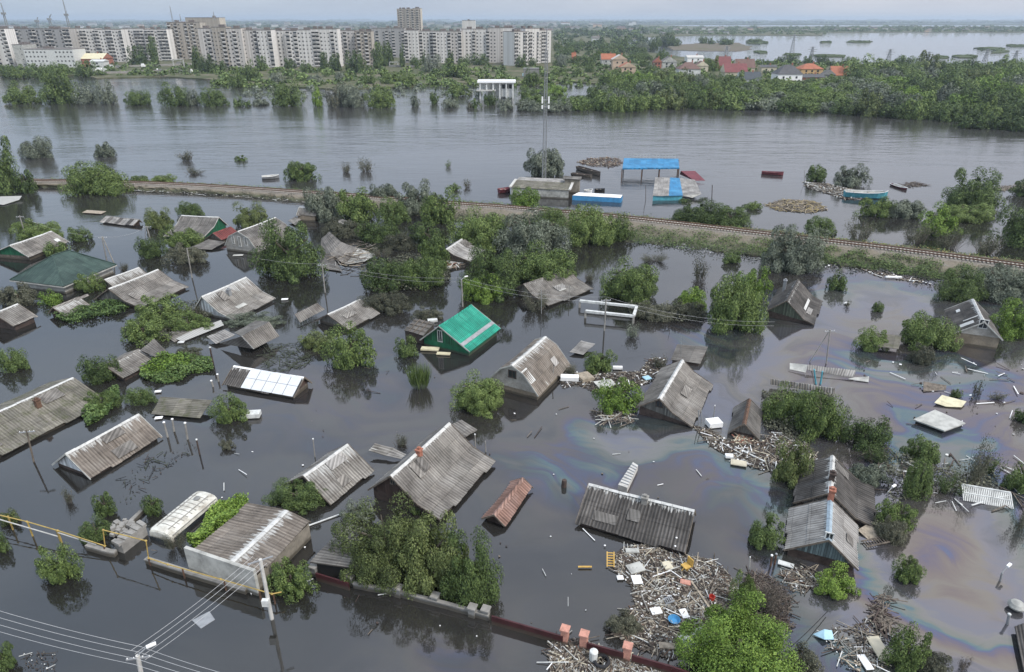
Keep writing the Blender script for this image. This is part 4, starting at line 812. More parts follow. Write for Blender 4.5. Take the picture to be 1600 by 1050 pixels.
VEG = [
(-45,195,38,305,'D','tall dark green tree at the left edge beside the railway'),
(25,262,62,303,'D','dark shrubby tree between the left edge tree and the track'),
(36,213,84,248,'S','grey green bush standing in the river behind the left edge tree'),
(148,219,184,246,'S','pale silvery bush standing alone in the river above the railway'),
(103,246,208,306,'G','broad round green tree on the left part of the railway bank'),
(205,271,236,286,'G','low bush on the river side of the track, right of the broad round tree'),
(236,271,276,286,'G','wider low bush next to the two rails, left of the reeds'),
(272,235,312,252,'W','sparse yellowish reeds standing in the river','wilt'),
(283,263,325,274,'W','thin grassy tuft in the river close to the railway','wilt'),
(368,243,387,252,'G','tiny green tuft alone in the river'),
(445,247,497,283,'G','round green bush in the river above the railway curve'),
(528,252,552,271,'W','left one of two half drowned brownish bushes in the river','wilt'),
(554,248,590,269,'W','right one of two half drowned brownish bushes in the river','wilt'),
(694,250,707,262,'D','tiny dark twiggy tuft in mid river','wilt'),
(703,286,719,298,'G','small green tuft in the river above the centre of the railway'),
(720,280,740,294,'W','small twiggy tuft left of the maroon boat','wilt'),
(478,278,540,348,'S','grey green willow on the bank where the track disappears'),
(523,288,592,348,'G','dark green round tree just right of the first bank willow'),
(578,280,626,318,'S','pale silver willow top against the river, left of the tall silver one'),
(620,284,682,338,'S','tall silver willow on the bank in the middle of the scrub'),
(655,290,716,352,'G','bright round green tree on the bank right of the tall silver willow'),
(590,305,640,350,'D','dark tree in the gap between the two silver willows'),
(505,340,565,372,'W','greyish scrub bush at the shore below the bank willows'),
(560,340,625,380,'D','dark low scrub in front of the bank trees'),
(600,360,655,392,'W','grey scrub with debris hanging over the lagoon'),
(640,345,705,392,'D','leafy dark scrub beside the lagoon, right of the debris scrub'),
(575,385,618,405,'W','small drowned bush standing off the scrub in the lagoon','wilt'),
(700,322,800,392,'G','left big grey green willow of the central tree mass'),
(775,325,888,405,'S','widest silver green willow crown of the central tree mass'),
(798,291,842,326,'B','bright green bush in front of the boathouse wall'),
(838,322,886,352,'D','dark bush beside the track right of the boathouse bush'),
(881,312,960,385,'G','round green tree on the bank below the blue barge'),
(945,335,985,378,'G','shrub at the track right of the round bank tree'),
(820,220,883,278,'S','round grey green tree standing behind the boathouse at the mast'),
(722,385,815,470,'D','dark leafy tree at the left front of the central tree mass'),
(790,378,905,452,'G','broad green tree at the right front of the central tree mass'),
(722,426,783,474,'B','bright yellow green bush by the pole in front of the central trees'),
(812,455,860,490,'W','grey leafy debris bush hanging onto the kinked standing roof','wilt'),
(568,398,640,456,'D','dark bush at the left end of the low tree row at centre'),
(620,392,700,452,'G','leafy middle of the low tree row at centre'),
(655,368,704,420,'G','rounded green bush left of the pale roof at the centre'),
(404,344,510,440,'D','large dense dark round tree left of centre'),
(230,325,274,358,'O','olive bush left of the green gabled railway house'),
(278,313,319,338,'D','small dark bush just behind the green gabled railway house'),
(366,318,420,357,'O','olive bush tapering to the right behind the mansard house'),
(109,352,145,378,'D','small dark round tree standing alone above the green hipped roof'),
(24,340,102,374,'G','spreading bush behind the leftmost grey roof'),
(70,376,109,402,'G','green bush leaning on the right end of the leftmost grey roof'),
(216,366,262,404,'D','dark round bush left of the green bush by the tall white pole'),
(258,352,322,386,'G','green bush in front of the green gabled railway house'),
(262,380,325,412,'W','greyish drowned lower bush left of the tall white pole'),
(123,428,164,458,'G','small green bush at the right corner of the green hipped roof'),
(180,410,206,424,'W','tiny dark bush at the tip of the green hipped roof','wilt'),
(0,440,62,480,'W','greyish scrub at the lower left of the green hipped roof'),
(64,454,100,478,'B','small bright bush below the front corner of the green hipped roof'),
(20,452,50,474,'G','small green tuft amid the scrub by the left edge'),
(195,492,262,538,'G','bright topped bush above the small gabled shed'),
(222,462,292,508,'G','green bush touching the wide kinked grey roof'),
(262,490,330,520,'G','low wide bush left of the white gabled house'),
(300,478,330,498,'W','grey tuft at the foot of the white gable','wilt'),
(358,490,442,512,'S','silvery low bush behind the roof with the fallen gable'),
(276,541,318,558,'W','grey leafy tuft above the green vine mat'),
(130,552,192,600,'D','dark bush growing over the left end of the gabled shed'),
(0,541,48,580,'D','dark bush alone in open water at the left edge'),
(138,612,188,640,'G','green end of the vines beside the very long roof'),
(197,604,247,632,'D','leafy tuft caught on a thin leaning pole'),
(335,620,388,662,'G','round green bush beside the white floating sack'),
(344,686,368,703,'W','small round grey bush alone left of the streaky white roof'),
(188,573,204,590,'W','tuft of twigs at the front corner of the shed','wilt'),
(150,768,187,808,'D','small dark bush above the ruined wall'),
(224,770,260,808,'D','dark bush at the end of the ruined wall by the bus'),
(128,812,178,848,'D','dark green bush in front of the yellow pipe arch'),
(72,855,131,913,'G','round bush with drowned grey lower leaves near the lower left'),
(-10,833,18,866,'D','half bush at the left edge below the yellow pipe'),
(0,797,35,822,'O','yellowish bush under the start of the yellow pipe'),
(-14,1010,32,1048,'D','dark bush in the lower left corner'),
(96,765,122,790,'W','thin twig tuft in the water above the yellow pipe','wilt'),
(255,835,300,862,'W','grey drowned bush in front of the bus','wilt'),
(422,874,494,936,'G','leafy bush at the foot of the leaning concrete pole'),
(421,752,516,800,'D','dark shrub under the streaky white roof'),
(538,785,586,818,'S','grey green tree top behind the big olive tree'),
(530,790,690,925,'O','big olive tree behind the concrete fence'),
(620,800,740,940,'O','second big olive tree leaning right behind the concrete fence'),
(690,838,782,956,'D','dark glossy green tree at the right end of the concrete fence'),
(610,680,642,702,'W','small twiggy bush behind the biggest house','wilt'),
(470,515,522,548,'O','olive bush left of the bright topped round bush'),
(512,511,584,578,'G','round bush with bright top above dark reflection'),
(566,452,642,492,'W','pale leafy bush right of the half sunk roof'),
(645,480,692,500,'W','grey drowned bush left of the bright green roof'),
(617,525,656,560,'D','small dark bush left of the bright green gable'),
(634,565,679,612,'R','tall tuft of upright reeds in open water at the centre','reed'),
(705,582,791,650,'G','large round green bush left of the brown mansard house'),
(909,545,959,584,'G','round bush below the small tilted square roof'),
(928,594,999,648,'B','bright green bush in the debris left of the flared roof'),
(936,402,1030,474,'G','loose layered green tree above the white concrete beams'),
(995,397,1046,412,'W','flat drowned twigs in the lagoon below the railway','wilt'),
(1074,403,1110,440,'W','upright grey wilted bush in the lagoon','wilt'),
(990,472,1055,502,'W','grey leafy scrub right of the white concrete beams'),
(1040,468,1100,500,'W','leafy scrub strip left of the large bright tree'),
(972,506,1005,530,'S','silvery drowned bush just below the concrete beams','wilt'),
(906,424,932,442,'W','dark twigs at the right end of the kinked standing roof','wilt'),
(1052,444,1106,490,'B','bright bush joined to the left side of the large green tree'),
(1098,420,1190,522,'G','large green tree left of the mossy gabled house'),
(1145,415,1198,470,'B','yellow green crown at the upper right of the large tree'),
(1126,391,1159,413,'D','small dark bush off the embankment shore'),
(1190,347,1281,428,'S','tall silver willow covering the railway right of centre'),
(1253,335,1302,368,'D','dark bush behind the track right of the tall silver willow'),
(1045,312,1125,352,'D','left half of the dark thicket below the striped riverside roof'),
(1100,318,1175,356,'D','right half of the dark thicket below the striped riverside roof'),
(1164,312,1188,328,'G','tiny round bush in the water right of the dark thicket'),
(1256,255,1292,284,'D','dark bush on the debris islet in the river'),
(1302,258,1354,293,'S','silver bush beside the turquoise boat'),
(1340,304,1398,340,'G','left bush of the drowned thicket right of the turquoise boat'),
(1380,305,1442,342,'S','middle silvery bush of the drowned thicket'),
(1428,322,1492,370,'B','bright green bush at the right of the drowned thicket'),
(1470,265,1556,330,'D','tall dark tree in the river at the right'),
(1462,312,1548,348,'G','lower green branches under the tall dark river tree'),
(1580,278,1625,308,'D','dark bush on a spit at the right edge'),
(1552,310,1650,388,'D','big dark green tree at the right edge beside the railway'),
(1316,345,1366,380,'W','dry twiggy bush standing in water behind the track','wilt'),
(1400,352,1460,382,'W','left part of the dead grey brush behind the track','wilt'),
(1450,360,1510,392,'W','middle part of the dead grey brush behind the track','wilt'),
(1500,368,1570,400,'W','right part of the dead grey brush behind the track','wilt'),
(1287,420,1321,455,'D','round dark bush in the lilac lagoon'),
(1360,470,1381,488,'D','small dark tuft alone in the lilac lagoon'),
(1315,468,1330,480,'W','small debris tuft in the lilac lagoon','wilt'),
(1455,422,1535,472,'D','dark shrub at the left of the silver willows by the right edge'),
(1500,405,1600,472,'S','broad silver willow at the end of the railway'),
(1565,430,1650,478,'S','silver willow cut by the right edge'),
(1545,470,1625,530,'B','bright leafed bush behind the brick house at the right edge'),
(1333,514,1381,550,'G','green bush left of the rough roof on a brick wall'),
(1399,486,1488,548,'G','leafy tree between the rough roof and the brick house'),
(1416,538,1458,570,'W','grey green bush in front of the leafy tree by the brick house'),
(1188,600,1266,668,'G','left half of the big tree right of the small steep roof'),
(1235,605,1318,690,'G','right half of the big tree right of the small steep roof'),
(1198,690,1262,762,'O','dull olive bush behind the large weathered house'),
(1315,648,1386,706,'D','dark green tree in the channel right of the big tree'),
(1330,694,1402,728,'D','sparse drowned bush below the dark channel tree','wilt'),
(1322,722,1382,762,'S','silvery shrub behind the right roof of the weathered house'),
(1408,680,1468,726,'D','dark bush at the top of the drowned orchard'),
(1402,712,1448,780,'D','tall drooping bush of the drowned orchard'),
(1452,738,1505,776,'D','low sparse bush in the middle of the drowned orchard','wilt'),
(1492,690,1540,760,'W','thin leaning wilted tree of the drowned orchard','wilt'),
(1525,712,1566,745,'G','thin twigs right of the leaning wilted tree','wilt'),
(1565,730,1615,770,'D','dark bush beside the white lattice fence'),
(1568,795,1612,832,'W','dark twigs at the right edge below the lattice fence','wilt'),
(1362,780,1420,830,'G','green bush growing against the large weathered house'),
(1370,810,1412,850,'W','grey creeping bush behind the fallen ladder'),
(1160,808,1218,858,'D','dark bush alone in the water left of the weathered house'),
(1266,890,1332,935,'B','yellow green bush under the teal board gable'),
(1390,868,1438,912,'G','round bush right of the teal board gable'),
(1137,890,1181,960,'G','upright green bush at the right rim of the debris raft'),
(1045,955,1228,1085,'B','large bright green tree at the bottom edge'),
(1110,950,1180,1010,'B','upper crown of bright leaves joined to the bottom edge tree'),
(1218,1010,1280,1062,'W','greyish bush at the bottom edge right of the bright tree'),
(942,956,1004,994,'W','grey drowned bush at the left rim of the debris raft'),
(1174,905,1240,978,'T','bare brown brushwood right of the debris raft','wilt'),
(1374,985,1440,1052,'G','dark green bush at the bottom by the floating white door'),
(1425,1020,1480,1060,'W','grey bush at the bottom edge right of the floating door'),
(1515,592,1536,620,'W','slim tuft in the oily water at the right','wilt'),
(1535,612,1576,626,'W','flat tuft right of the slim tuft in the oily water','wilt'),
(1482,608,1502,622,'D','small tuft growing behind the cream slab'),
(1582,636,1612,662,'D','dark tuft at the right edge above the lattice fence'),
(1490,1025,1515,1050,'T','bundle of brown sticks at the bottom right','wilt'),
(1385,785,1415,800,'W','small leafy tuft under the right roof of the weathered house','wilt'),
(0,478,15,492,'W','tuft at the left edge above the brown walled roof','wilt'),
(878,566,905,588,'W','twigs in the white rubbish beside the brown mansard house','wilt'),
(1012,553,1050,578,'W','yellowish brush in the debris behind the flared roof','wilt'),
(640,790,660,806,'D','leafy bit under the front edge of the biggest house'),
]
LM['R'] = LM['G']; LM['T'] = M['twig']
for e in VEG:
    x0, y0, x1, y1, k, lab = e[:6]; shape = e[6] if len(e) > 6 else 'dome'
    nm = {'reed': 'reed_clump'}.get(shape)
    bb(x0, y0, x1, y1, k, lab, shape, name=nm, cat=nm and 'reeds', group='bushes and trees standing in the flood', depthf=.85 if (x1-x0) < 1.6*(y1-y0) else .6)
# vine mats: low leaves spread over a polygon -------------------------------
def polyfill(poly, n, g):
    P = np.array([G(x, y)[:2] for x, y in poly]); lo, hi = P.min(0), P.max(0); out = []
    while len(out) < n:
        q = g.uniform(lo, hi); c = False; j = len(P)-1
        for i in range(len(P)):
            if (P[i][1] > q[1]) != (P[j][1] > q[1]) and q[0] < (P[j][0]-P[i][0])*(q[1]-P[i][1])/(P[j][1]-P[i][1])+P[i][0]: c = not c
            j = i
        if c: out.append(q)
    return np.array(out)
def mat_of_leaves(poly, n, kind, label, h=.6, leaf=.3, hscale=1.2, name='vine_mat', cat='vines', stuff=False):
    g = np.random.default_rng(len(poly)*7+int(poly[0][0])); Q = polyfill(poly, n, g)
    hz = np.sin(Q[:, 0]*1.1)*np.cos(Q[:, 1]*1.3)*.5+.5; Z = g.uniform(.0, 1, n)**.6*(.25+hz*hscale)*h
    P = np.concatenate([Q, Z[:, None]], 1); Nn = unit(g.normal(size=P.shape)*.6+np.array([0, 0, 1.])); U = unit(np.cross(Nn, g.normal(size=P.shape))); L = leaf*g.uniform(.5, 1.4, n)
    c = P.mean(0); c[2] = 0; me = quads_mesh(name, P-c, Nn, U, L, L*.6, LM[kind]); o = bpy.data.objects.new(name, me); C.objects.link(o); o.location = c
    return tag(o, label, cat, kind='stuff' if stuff else None)
mat_of_leaves([(218,588), (245,565), (280,558), (332,565), (334,580), (300,585), (280,598), (245,600), (225,595)], 6500, 'F', 'green floating vine mat in open water left of centre', .8)
mat_of_leaves([(218,588), (245,565), (280,558), (300,566), (290,578), (250,590)], 2500, 'B', 'bright green top of vines on the floating mat', 1.3)
mat_of_leaves([(86,500), (100,487), (140,478), (190,470), (205,478), (190,492), (150,498), (110,507)], 5000, 'F', 'green vines sprawling below the wide kinked grey roof', .9)
mat_of_leaves([(130,655), (160,625), (188,612), (187,630), (160,655), (138,668)], 3500, 'F', 'green vines along the front eave of the very long roof', .9)
mat_of_leaves([(294,852), (318,826), (345,800), (372,788), (392,789), (365,812), (332,845), (306,860)], 6500, 'B', 'bright green vines climbing over the garage roof beside the bus', 1.5, .24, 1.)
mat_of_leaves([(190,520), (235,488), (330,470), (345,490), (300,515), (230,545)], 5000, 'W', 'grey leafy mat between the shed and the wide kinked roof', .8, .3)
mat_of_leaves([(560,425), (640,400), (700,420), (705,440), (640,456), (572,455)], 5000, 'W', 'grey lower leaves of the low tree row at centre', 1.2, .35)
mat_of_leaves([(980,480), (1090,480), (1110,498), (1060,506), (985,498)], 3500, 'W', 'grey floating leaves right of the white concrete beams', .8, .3)
mat_of_leaves([(1370,800), (1412,830), (1405,850), (1375,845), (1360,825)], 3000, 'W', 'grey green creepers behind the fallen ladder', .8, .2)
mat_of_leaves([(1375,715), (1480,730), (1560,745), (1560,765), (1450,775), (1390,790)], 1500, 'W', 'thin grey leaves spread through the drowned orchard', .9, .25)
mat_of_leaves([(1190,612), (1300,625), (1312,680), (1240,690), (1195,670)], 5000, 'W', 'wilted lower leaves under the big tree by the small steep roof', 1.0, .25)
# scrub along the embankment foot (uncountable) -----------------------------
g = np.random.default_rng(4)
def scrub(name, A, B, n, kind, h, leaf, t0=0, t1=1., lo=.45, hi=1.02):
    k = g.uniform(t0, t1, n)*(len(A)-1); i = np.minimum(k.astype(int), len(A)-2); f = (k-i)[:, None]
    A_ = np.array(A); B_ = np.array(B); a = A_[i]*(1-f)+A_[i+1]*f; b = B_[i]*(1-f)+B_[i+1]*f; s_ = g.uniform(lo, hi, n)[:, None]
    P = a*(1-s_)+b*s_; bump = np.clip(np.sin(P[:, 0]*.9+np.sin(P[:, 1]*.7)*2)*.5+.5+g.normal(size=n)*.15, 0, 1)
    P[:, 2] = np.maximum(P[:, 2], 0)*.8+g.uniform(0, 1, n)*h*bump+.1
    Nn = unit(g.normal(size=P.shape)*.6+np.array([0, -.2, 1.])); U = unit(np.cross(Nn, g.normal(size=P.shape))); L = leaf*g.uniform(.5, 1.4, n)
    me = quads_mesh(name, P, Nn, U, L, L*.5, LM[kind]); o = bpy.data.objects.new(name, me); C.objects.link(o); return tag(o, kind='stuff')
cl2 = [c+np.array([0, 0, -.8]) for c in cl]
scrub('embankment_scrub', cl2, fr, 34000, 'D', 1.6, .32, .52, .93, .3, 1.05)
scrub('embankment_scrub', cl2, fr, 12000, 'O', 1.1, .3, .52, .95, .22, .8)
scrub('embankment_scrub', cl2, fr, 9000, 'W', .9, .3, .05, .5, .35, 1.0)
scrub('dry_grass', cl2, fr, 5000, 'W', .5, .3, .6, .97, .25, .55)
M['straw'] = solid('dry_grass', (.34, .27, .13), .95, .3, 2); LM['Y'] = M['straw']
scrub('dry_grass', cl2, fr, 2600, 'Y', .35, .3, .86, .95, .22, .5); scrub('dry_grass', cl2, bk, 2600, 'Y', .4, .3, .6, .97, .4, .9)
scrub('embankment_scrub', cl2, bk, 7000, 'G', .8, .3, .05, .95, .35, .95)
# ---------------------------------------------------------------- the far bank
def shareobj(name, me, parent, loc, rz=0, scale=None):
    o = bpy.data.objects.new(name, me); C.objects.link(o); o.parent = parent; o.location = [float(v) for v in loc]; o.rotation_euler = (0, 0, rz)
    if scale: o.scale = scale
    return o
def meshof(mb, name, mats):
    o = mb.build(name, mats); me = o.data; bpy.data.objects.remove(o); return me
M['slab'] = bricks('panel_block_wall', (.84, .82, .79), (.74, .72, .69), (.58, .57, .55), .32)
M['slab_beige'] = bricks('beige_block_wall', (.66, .61, .53), (.56, .52, .45), (.35, .32, .28), .32)
M['slab_grey'] = bricks('grey_block_wall', (.5, .48, .46), (.42, .41, .39), (.3, .3, .3), .32)
M['slab_mid'] = bricks('mid_block_wall', (.72, .69, .65), (.62, .59, .56), (.48, .46, .44), .32); M['winframe'] = solid('window_frame_pale', (.55, .55, .54), .6, .1); M['roofing'] = solid('bitumen_roof', (.17, .15, .14), .95, .2, .2)
m = MB(); m.box((0, -.02, 0), 1.35, .1, 1.25, 0, 0); m.box((0, -.06, 0), .08, .06, 1.25, 0, 1); WINM = meshof(m, 'window', [M['darkhole'], M['winframe']])
m = MB(); m.box((0, .02, .55), 3.0, .12, 1.35, 0, 0); m.box((0, -.45, -.6), 3.1, .9, 1.0, 0, 1); m.box((0, -.45, -1.15), 3.2, 1.0, .12, 0, 2); m.box((-1.5, -.45, 0.), .1, .9, 2.3, 0, 2); BALM = meshof(m, 'balcony', [M['darkhole'], M['slab'], M['slab_grey']])
m = MB(); m.box((0, .02, .55), 3.0, .12, 1.35, 0, 0); m.box((0, -.45, -.6), 3.1, .9, 1.0, 0, 1); m.box((0, -.45, -1.15), 3.2, 1.0, .12, 0, 2); BALM2 = meshof(m, 'balcony', [M['glass'], M['slab_grey'], M['slab_grey']])
m = MB(); m.box((0, -.02, 0), .9, .1, .9, 0, 0); m.box((0, -.06, .5), 1.1, .06, .12, 0, 1); WINS = meshof(m, 'window', [M['darkhole'], M['winframe']])
def block(label, px0, px1, ybase, ytop, secs=None, wall='slab', depth_m=13, floors=9, cat='apartment block', name='apartment_block', turn=0., group='long nine storey apartment blocks across the river', pat=None, roofbits=2, end=None, zb=.6, seed=1, ybase1=None):
    "facade from px0 to px1 with its foot at ybase, its top at ytop (photograph pixels)"
    r3 = random.Random(seed); a = G(px0, ybase, zb); b = G(px1, ybase1 or ybase, zb); mid = (a+b)/2; H = atY((px0+px1)/2, ytop, mid[1])[2]-zb
    d = b-a; W = np.linalg.norm(d); d /= W; back = np.array([-d[1], d[0], 0]); ang = math.atan2(d[1], d[0])
    root = empty(name, mid, label, cat, group); fh = H/(floors+.35)
    secs = secs or max(1, round(W/26)); nw = 0; nbal = 0; restW = MB()
    m = MB(); roof = MB()
    so = []
    for s in range(secs):
        st = r3.choice([0, 1.5, 0, 4.0, 6.0]) if secs > 1 else 0; so.append(st); hh = H+r3.choice([0, 0, .8, 1.8, -.6]); sw = W/secs; c = a+d*(s+.5)*sw+back*(depth_m/2+st)
        m.box(c+np.array([0, 0, hh/2-.6]), sw-.03, depth_m, hh+1.2, ang, r3.choice([0, 0, 0, 0, 0, 0, 1, 2]) if secs > 1 else 0); roof.box(c+np.array([0, 0, hh+.21]), sw+.1, depth_m+.4, .4, ang)
        for k in range(roofbits): roof.box(c+d*r3.uniform(-.3, .3)*sw+back*r3.uniform(-2, 3)+np.array([0, 0, hh+1.3]), r3.uniform(2.5, 5), 3, 1.8, ang)
    m.build('wall', [M[wall], M['slab_mid'] if wall == 'slab' else M[wall], M['slab_beige'] if wall == 'slab' else M[wall]], root); roof.build('roof', M['roofing'], root)
    tot = int(W/3.3); items = []
    pat = pat or 'wbwssbwwbwss'
    for f in range(floors):
        for k in range(tot):
            x = (k+.5)*W/tot; s = min(secs-1, int(x/(W/secs))); ty = pat[k % len(pat)]
            p = a+d*x+back*(so[s]-.0)+np.array([0, 0, fh*(f+.55)]); items.append((ty, p, f))
    items.sort(key=lambda q: -q[2]); cw = cb = 0; rest = MB(); off = np.array(root.location)
    for ty, p, f in items:
        if ty == '.': continue
        if ty == 'b':
            cb += 1
            if cb <= 90: shareobj('balcony', BALM if r3.random() < .7 else BALM2, root, p-off, ang)
            else: rest.box(p+np.array([0, 0, .5])-back*.03, 3.0, .1, 1.3, ang, 0); rest.box(p-back*.45-np.array([0, 0, .6]), 3.1, .9, 1., ang, 1)
        else:
            cw += 1; small = ty == 's'
            if cw <= 90: shareobj('window', WINS if small else WINM, root, p-off, ang)
            else: rest.box(p-back*.03, .9 if small else 1.6, .1, .9 if small else 1.5, ang, 0)
    if rest.f: tag(rest.build('facade_openings', [M['darkhole'], M['slab']], root), kind='stuff')
    # end wall windows
    return root, H
block('blank ended pale block cut off by the left edge', -60, 23, 104, 44, wall='slab', pat='wb.', seed=2, depth_m=14)
block('row of grey blocks behind the white office with dark windows', 24, 120, 98, 44, wall='slab_grey', seed=3, pat='wbbw.')
block('patchwork grey and white block between the office and the round dark tree', 118, 200, 97, 46, wall='slab', seed=4, pat='bwwb')
block('pale block behind the dark round tree and the poplar', 198, 268, 95, 46, wall='slab', seed=5, pat='bbwb')
block('tall beige block with a blank end wall and masts on its roof', 271, 322, 93, 34, wall='slab_beige', seed=6, pat='bwbw.', floors=10, roofbits=3, depth_m=16)
block('curved beige block rising above the long facade', 300, 352, 88, 29, wall='slab_beige', seed=7, pat='.', floors=10, depth_m=18, roofbits=1)
block('long stepped apartment facade left part with dotted stair windows', 318, 430, 106, 46, wall='slab', seed=8, pat='.wbwssbwwbss', secs=5)
block('middle part of the long stepped facade with dark balconies', 430, 532, 104.5, 47, wall='slab', seed=9, pat='bwssbwbwwssb', secs=5)
block('cleaner cream end of the long stepped facade left of the gap', 532, 584, 102, 48, wall='slab', seed=10, pat='wbwswb', secs=2)
block('grey block set back in the gap of the facades behind dark trees', 584, 634, 90, 47, wall='slab_grey', seed=11, pat='wb.wb')
block('pale facade right of the gap behind the poplars', 633, 722, 99, 49, wall='slab', seed=12, pat='bwssbwwb', secs=4)
block('facade with a bright white end strip under the small red roofed tower', 722, 803, 98, 47, wall='slab', seed=13, pat='.wwbwssbww', secs=4)
block('rightmost corner block with stacked white balconies', 803, 868, 103, 48, wall='slab', seed=14, pat='bbw.bbwb', secs=3, ybase1=98)
block('tall beige tower block standing above all other roofs', 623.5, 660, 74, 14, wall='slab_beige', seed=15, pat='wbw.bwb', floors=16, group=None, name='tower_block', cat='tower block', depth_m=20, secs=3)
block('small square tower with a dark red roof rim right of the beige tower', 723, 743, 70, 33, wall='slab', seed=16, pat='..', floors=12, group=None, name='tower_block', cat='tower block', depth_m=18, secs=1, roofbits=1)
block('white four storey office with rows of black windows at the left', 44, 120, 106, 76, wall='white', seed=17, pat='wwwwww..wwww', floors=4, name='office_building', cat='office building', group=None, depth_m=20, secs=1)
block('blank grey white side wing of the white office', 28, 44, 105, 70, wall='pale', seed=18, pat='.s.', floors=4, name='office_building', cat='office building', group=None, depth_m=20, secs=1)
def villa(label, x0, x1, yb, ye, yr, roof, wall, hip=False, axis=0, zb=.6, group='houses on the far bank', gable=None, win=2, deep=.8):
    a = G(x0, yb, zb); b = G(x1, yb, zb); mid = (a+b)/2; W = b[0]-a[0]; D = W*deep; He = atY((x0+x1)/2, ye, mid[1])[2]; Hr = atY((x0+x1)/2, yr, mid[1]+D/2)[2]; Hr = max(Hr, He+.25*D*.6)
    root = empty('villa', (mid[0], mid[1]+D/2, 0), label, 'house', group); cx, cy = mid[0], mid[1]+D/2; m = MB(); m.box((cx, cy, (He+zb)/2-1), W-.8, D-.8, He-zb+2); m.build('wall', M[wall], root)
    m = MB(); e = .5; X0, X1, Y0, Y1 = cx-W/2-e+.4, cx+W/2+e-.4, cy-D/2-e+.4, cy+D/2+e-.4
    if hip: k = min(W, D)*.5; r0 = (X0+k*.9, cy, Hr); r1 = (X1-k*.9, cy, Hr); 
    elif axis == 0: r0 = (X0, cy, Hr); r1 = (X1, cy, Hr)
    else: r0 = (cx, Y0, Hr); r1 = (cx, Y1, Hr)
    c4 = [(X0, Y0, He), (X1, Y0, He), (X1, Y1, He), (X0, Y1, He)]
    if axis == 0 or hip: fs = [[c4[0], c4[1], r1, r0], [c4[2], c4[3], r0, r1], [c4[1], c4[2], r1], [c4[3], c4[0], r0]]
    else: fs = [[c4[1], c4[2], r1, r0], [c4[3], c4[0], r0, r1], [c4[0], c4[1], r0], [c4[2], c4[3], r1]]
    for i, f in enumerate(fs): m.face(f, [(p[0]+p[1], p[2]) for p in f], 0 if (hip or i < 2) else 1)
    m.face([c4[3], c4[2], c4[1], c4[0]]); m.build('roof', [M[roof], M[gable or wall]], root)
    m = MB(); m.box((cx+W*.15, cy, Hr+.3), .8, .8, 1.8); m.build('chimney', M['brick'], root)
    for k in range(win):
        for fz in ((.5,) if He-zb < 4.5 else (.28, .72)):
            m = MB(); m.box((X0+(X1-X0)*(k+1)/(win+1), cy-D/2+.36, zb+(He-zb)*fz), 1.3, .12, 1.4); m.build('window', M['glass'], root)
M['tile_orange'] = solid('orange_tiles', (.34, .125, .07), .8, .2, .6); M['tile_red'] = solid('dark_red_tiles', (.17, .05, .05), .7, .2, .6); M['tile_brown'] = solid('brown_tiles', (.15, .09, .075), .8, .2, .6)
M['tile_grey'] = solid('dark_grey_tiles', (.075, .075, .08), .7, .2, .6); M['ochre'] = solid('ochre_wall', (.5, .33, .16), .8, .15, .4); M['pinkwall'] = solid('peach_wall', (.5, .38, .28), .8, .15, .4); M['slate_bl'] = solid('blue_black_tiles', (.05, .06, .07), .6, .2, .6)
villa('orange brick house with a cream zigzag roof beside the white office', 122, 163, 105, 92, 83, 'foam_y', 'brick', axis=0, win=5)
villa('low white annex in front of the orange brick house', 142, 164, 107, 96, 95, 'white', 'white', win=1)
villa('small orange roof at the left of the peach villa', 939, 962, 105, 93, 83.5, 'tile_orange', 'pale')
villa('tall peach villa with a gable facing the river', 956, 980, 110, 93, 85, 'concrete_pale', 'pinkwall', axis=1, gable='pinkwall')
villa('lower peach annex with an orange brown roof', 968, 994, 116, 105, 97, 'tile_orange', 'pinkwall', axis=1)
villa('narrow house with a dark red gable among grey roofs', 1020, 1034, 107, 97, 90, 'tile_red', 'brick', axis=1)
villa('grey roofed white house behind the brown roofed one', 1033, 1058, 107, 97, 88, 'slate_grey', 'pale', axis=1)
villa('flat white modern house with boxy top floor', 1073, 1099, 101, 90, 89.5, 'concrete_pale', 'whiteclean', hip=False, win=2)
villa('brown hipped roof over a white garage wall', 1060, 1095, 119, 108, 97, 'tile_brown', 'white', hip=True, win=1)
villa('cream gabled house right of the brown hipped roof', 1086, 1107, 112, 103, 95, 'tile_brown', 'cream', axis=1)
villa('steep dark red roof standing high behind the others', 1119, 1142, 108, 103, 88, 'tile_red', 'brick', axis=0)
villa('long dark red roof with a white gable end', 1132, 1168, 121, 113, 99, 'tile_red', 'cream', axis=0)
villa('brown roofed house behind the blue black roof', 1150, 1180, 112, 106, 92, 'tile_brown', 'cream', axis=0)
villa('white house with blue black roof near the shore trees', 1156, 1190, 131, 124, 112, 'slate_bl', 'white', axis=0, win=3)
villa('small flat roofed cream house half hidden by trees', 1189, 1214, 113, 105, 103, 'tile_grey', 'cream')
villa('white two storey house with dark grey hipped roof', 1214, 1254, 126, 116, 101, 'tile_grey', 'whiteclean', hip=True, win=3)
villa('ochre house with orange hipped roof', 1250, 1286, 119, 108, 99, 'tile_orange', 'ochre', hip=True, win=3)
villa('long low dark roof in front of the ochre house', 1255, 1290, 125, 121, 117, 'tile_grey', 'brick')
villa('orange roofed house at the right end of the villa row', 1300, 1330, 119, 118, 103, 'tile_orange', 'greyblock')
villa('grey gabled garage beside the last orange roof', 1286, 1306, 122, 117, 109, 'slate_grey', 'greyblock', axis=1, win=0)
villa('orange roof fragment among the trees right of the facades', 893, 900, 96, 89, 82, 'tile_orange', 'brick', win=0)
villa('small white house between the trees behind the islet', 925, 940, 65, 60, 56, 'slate_grey', 'white', win=0)
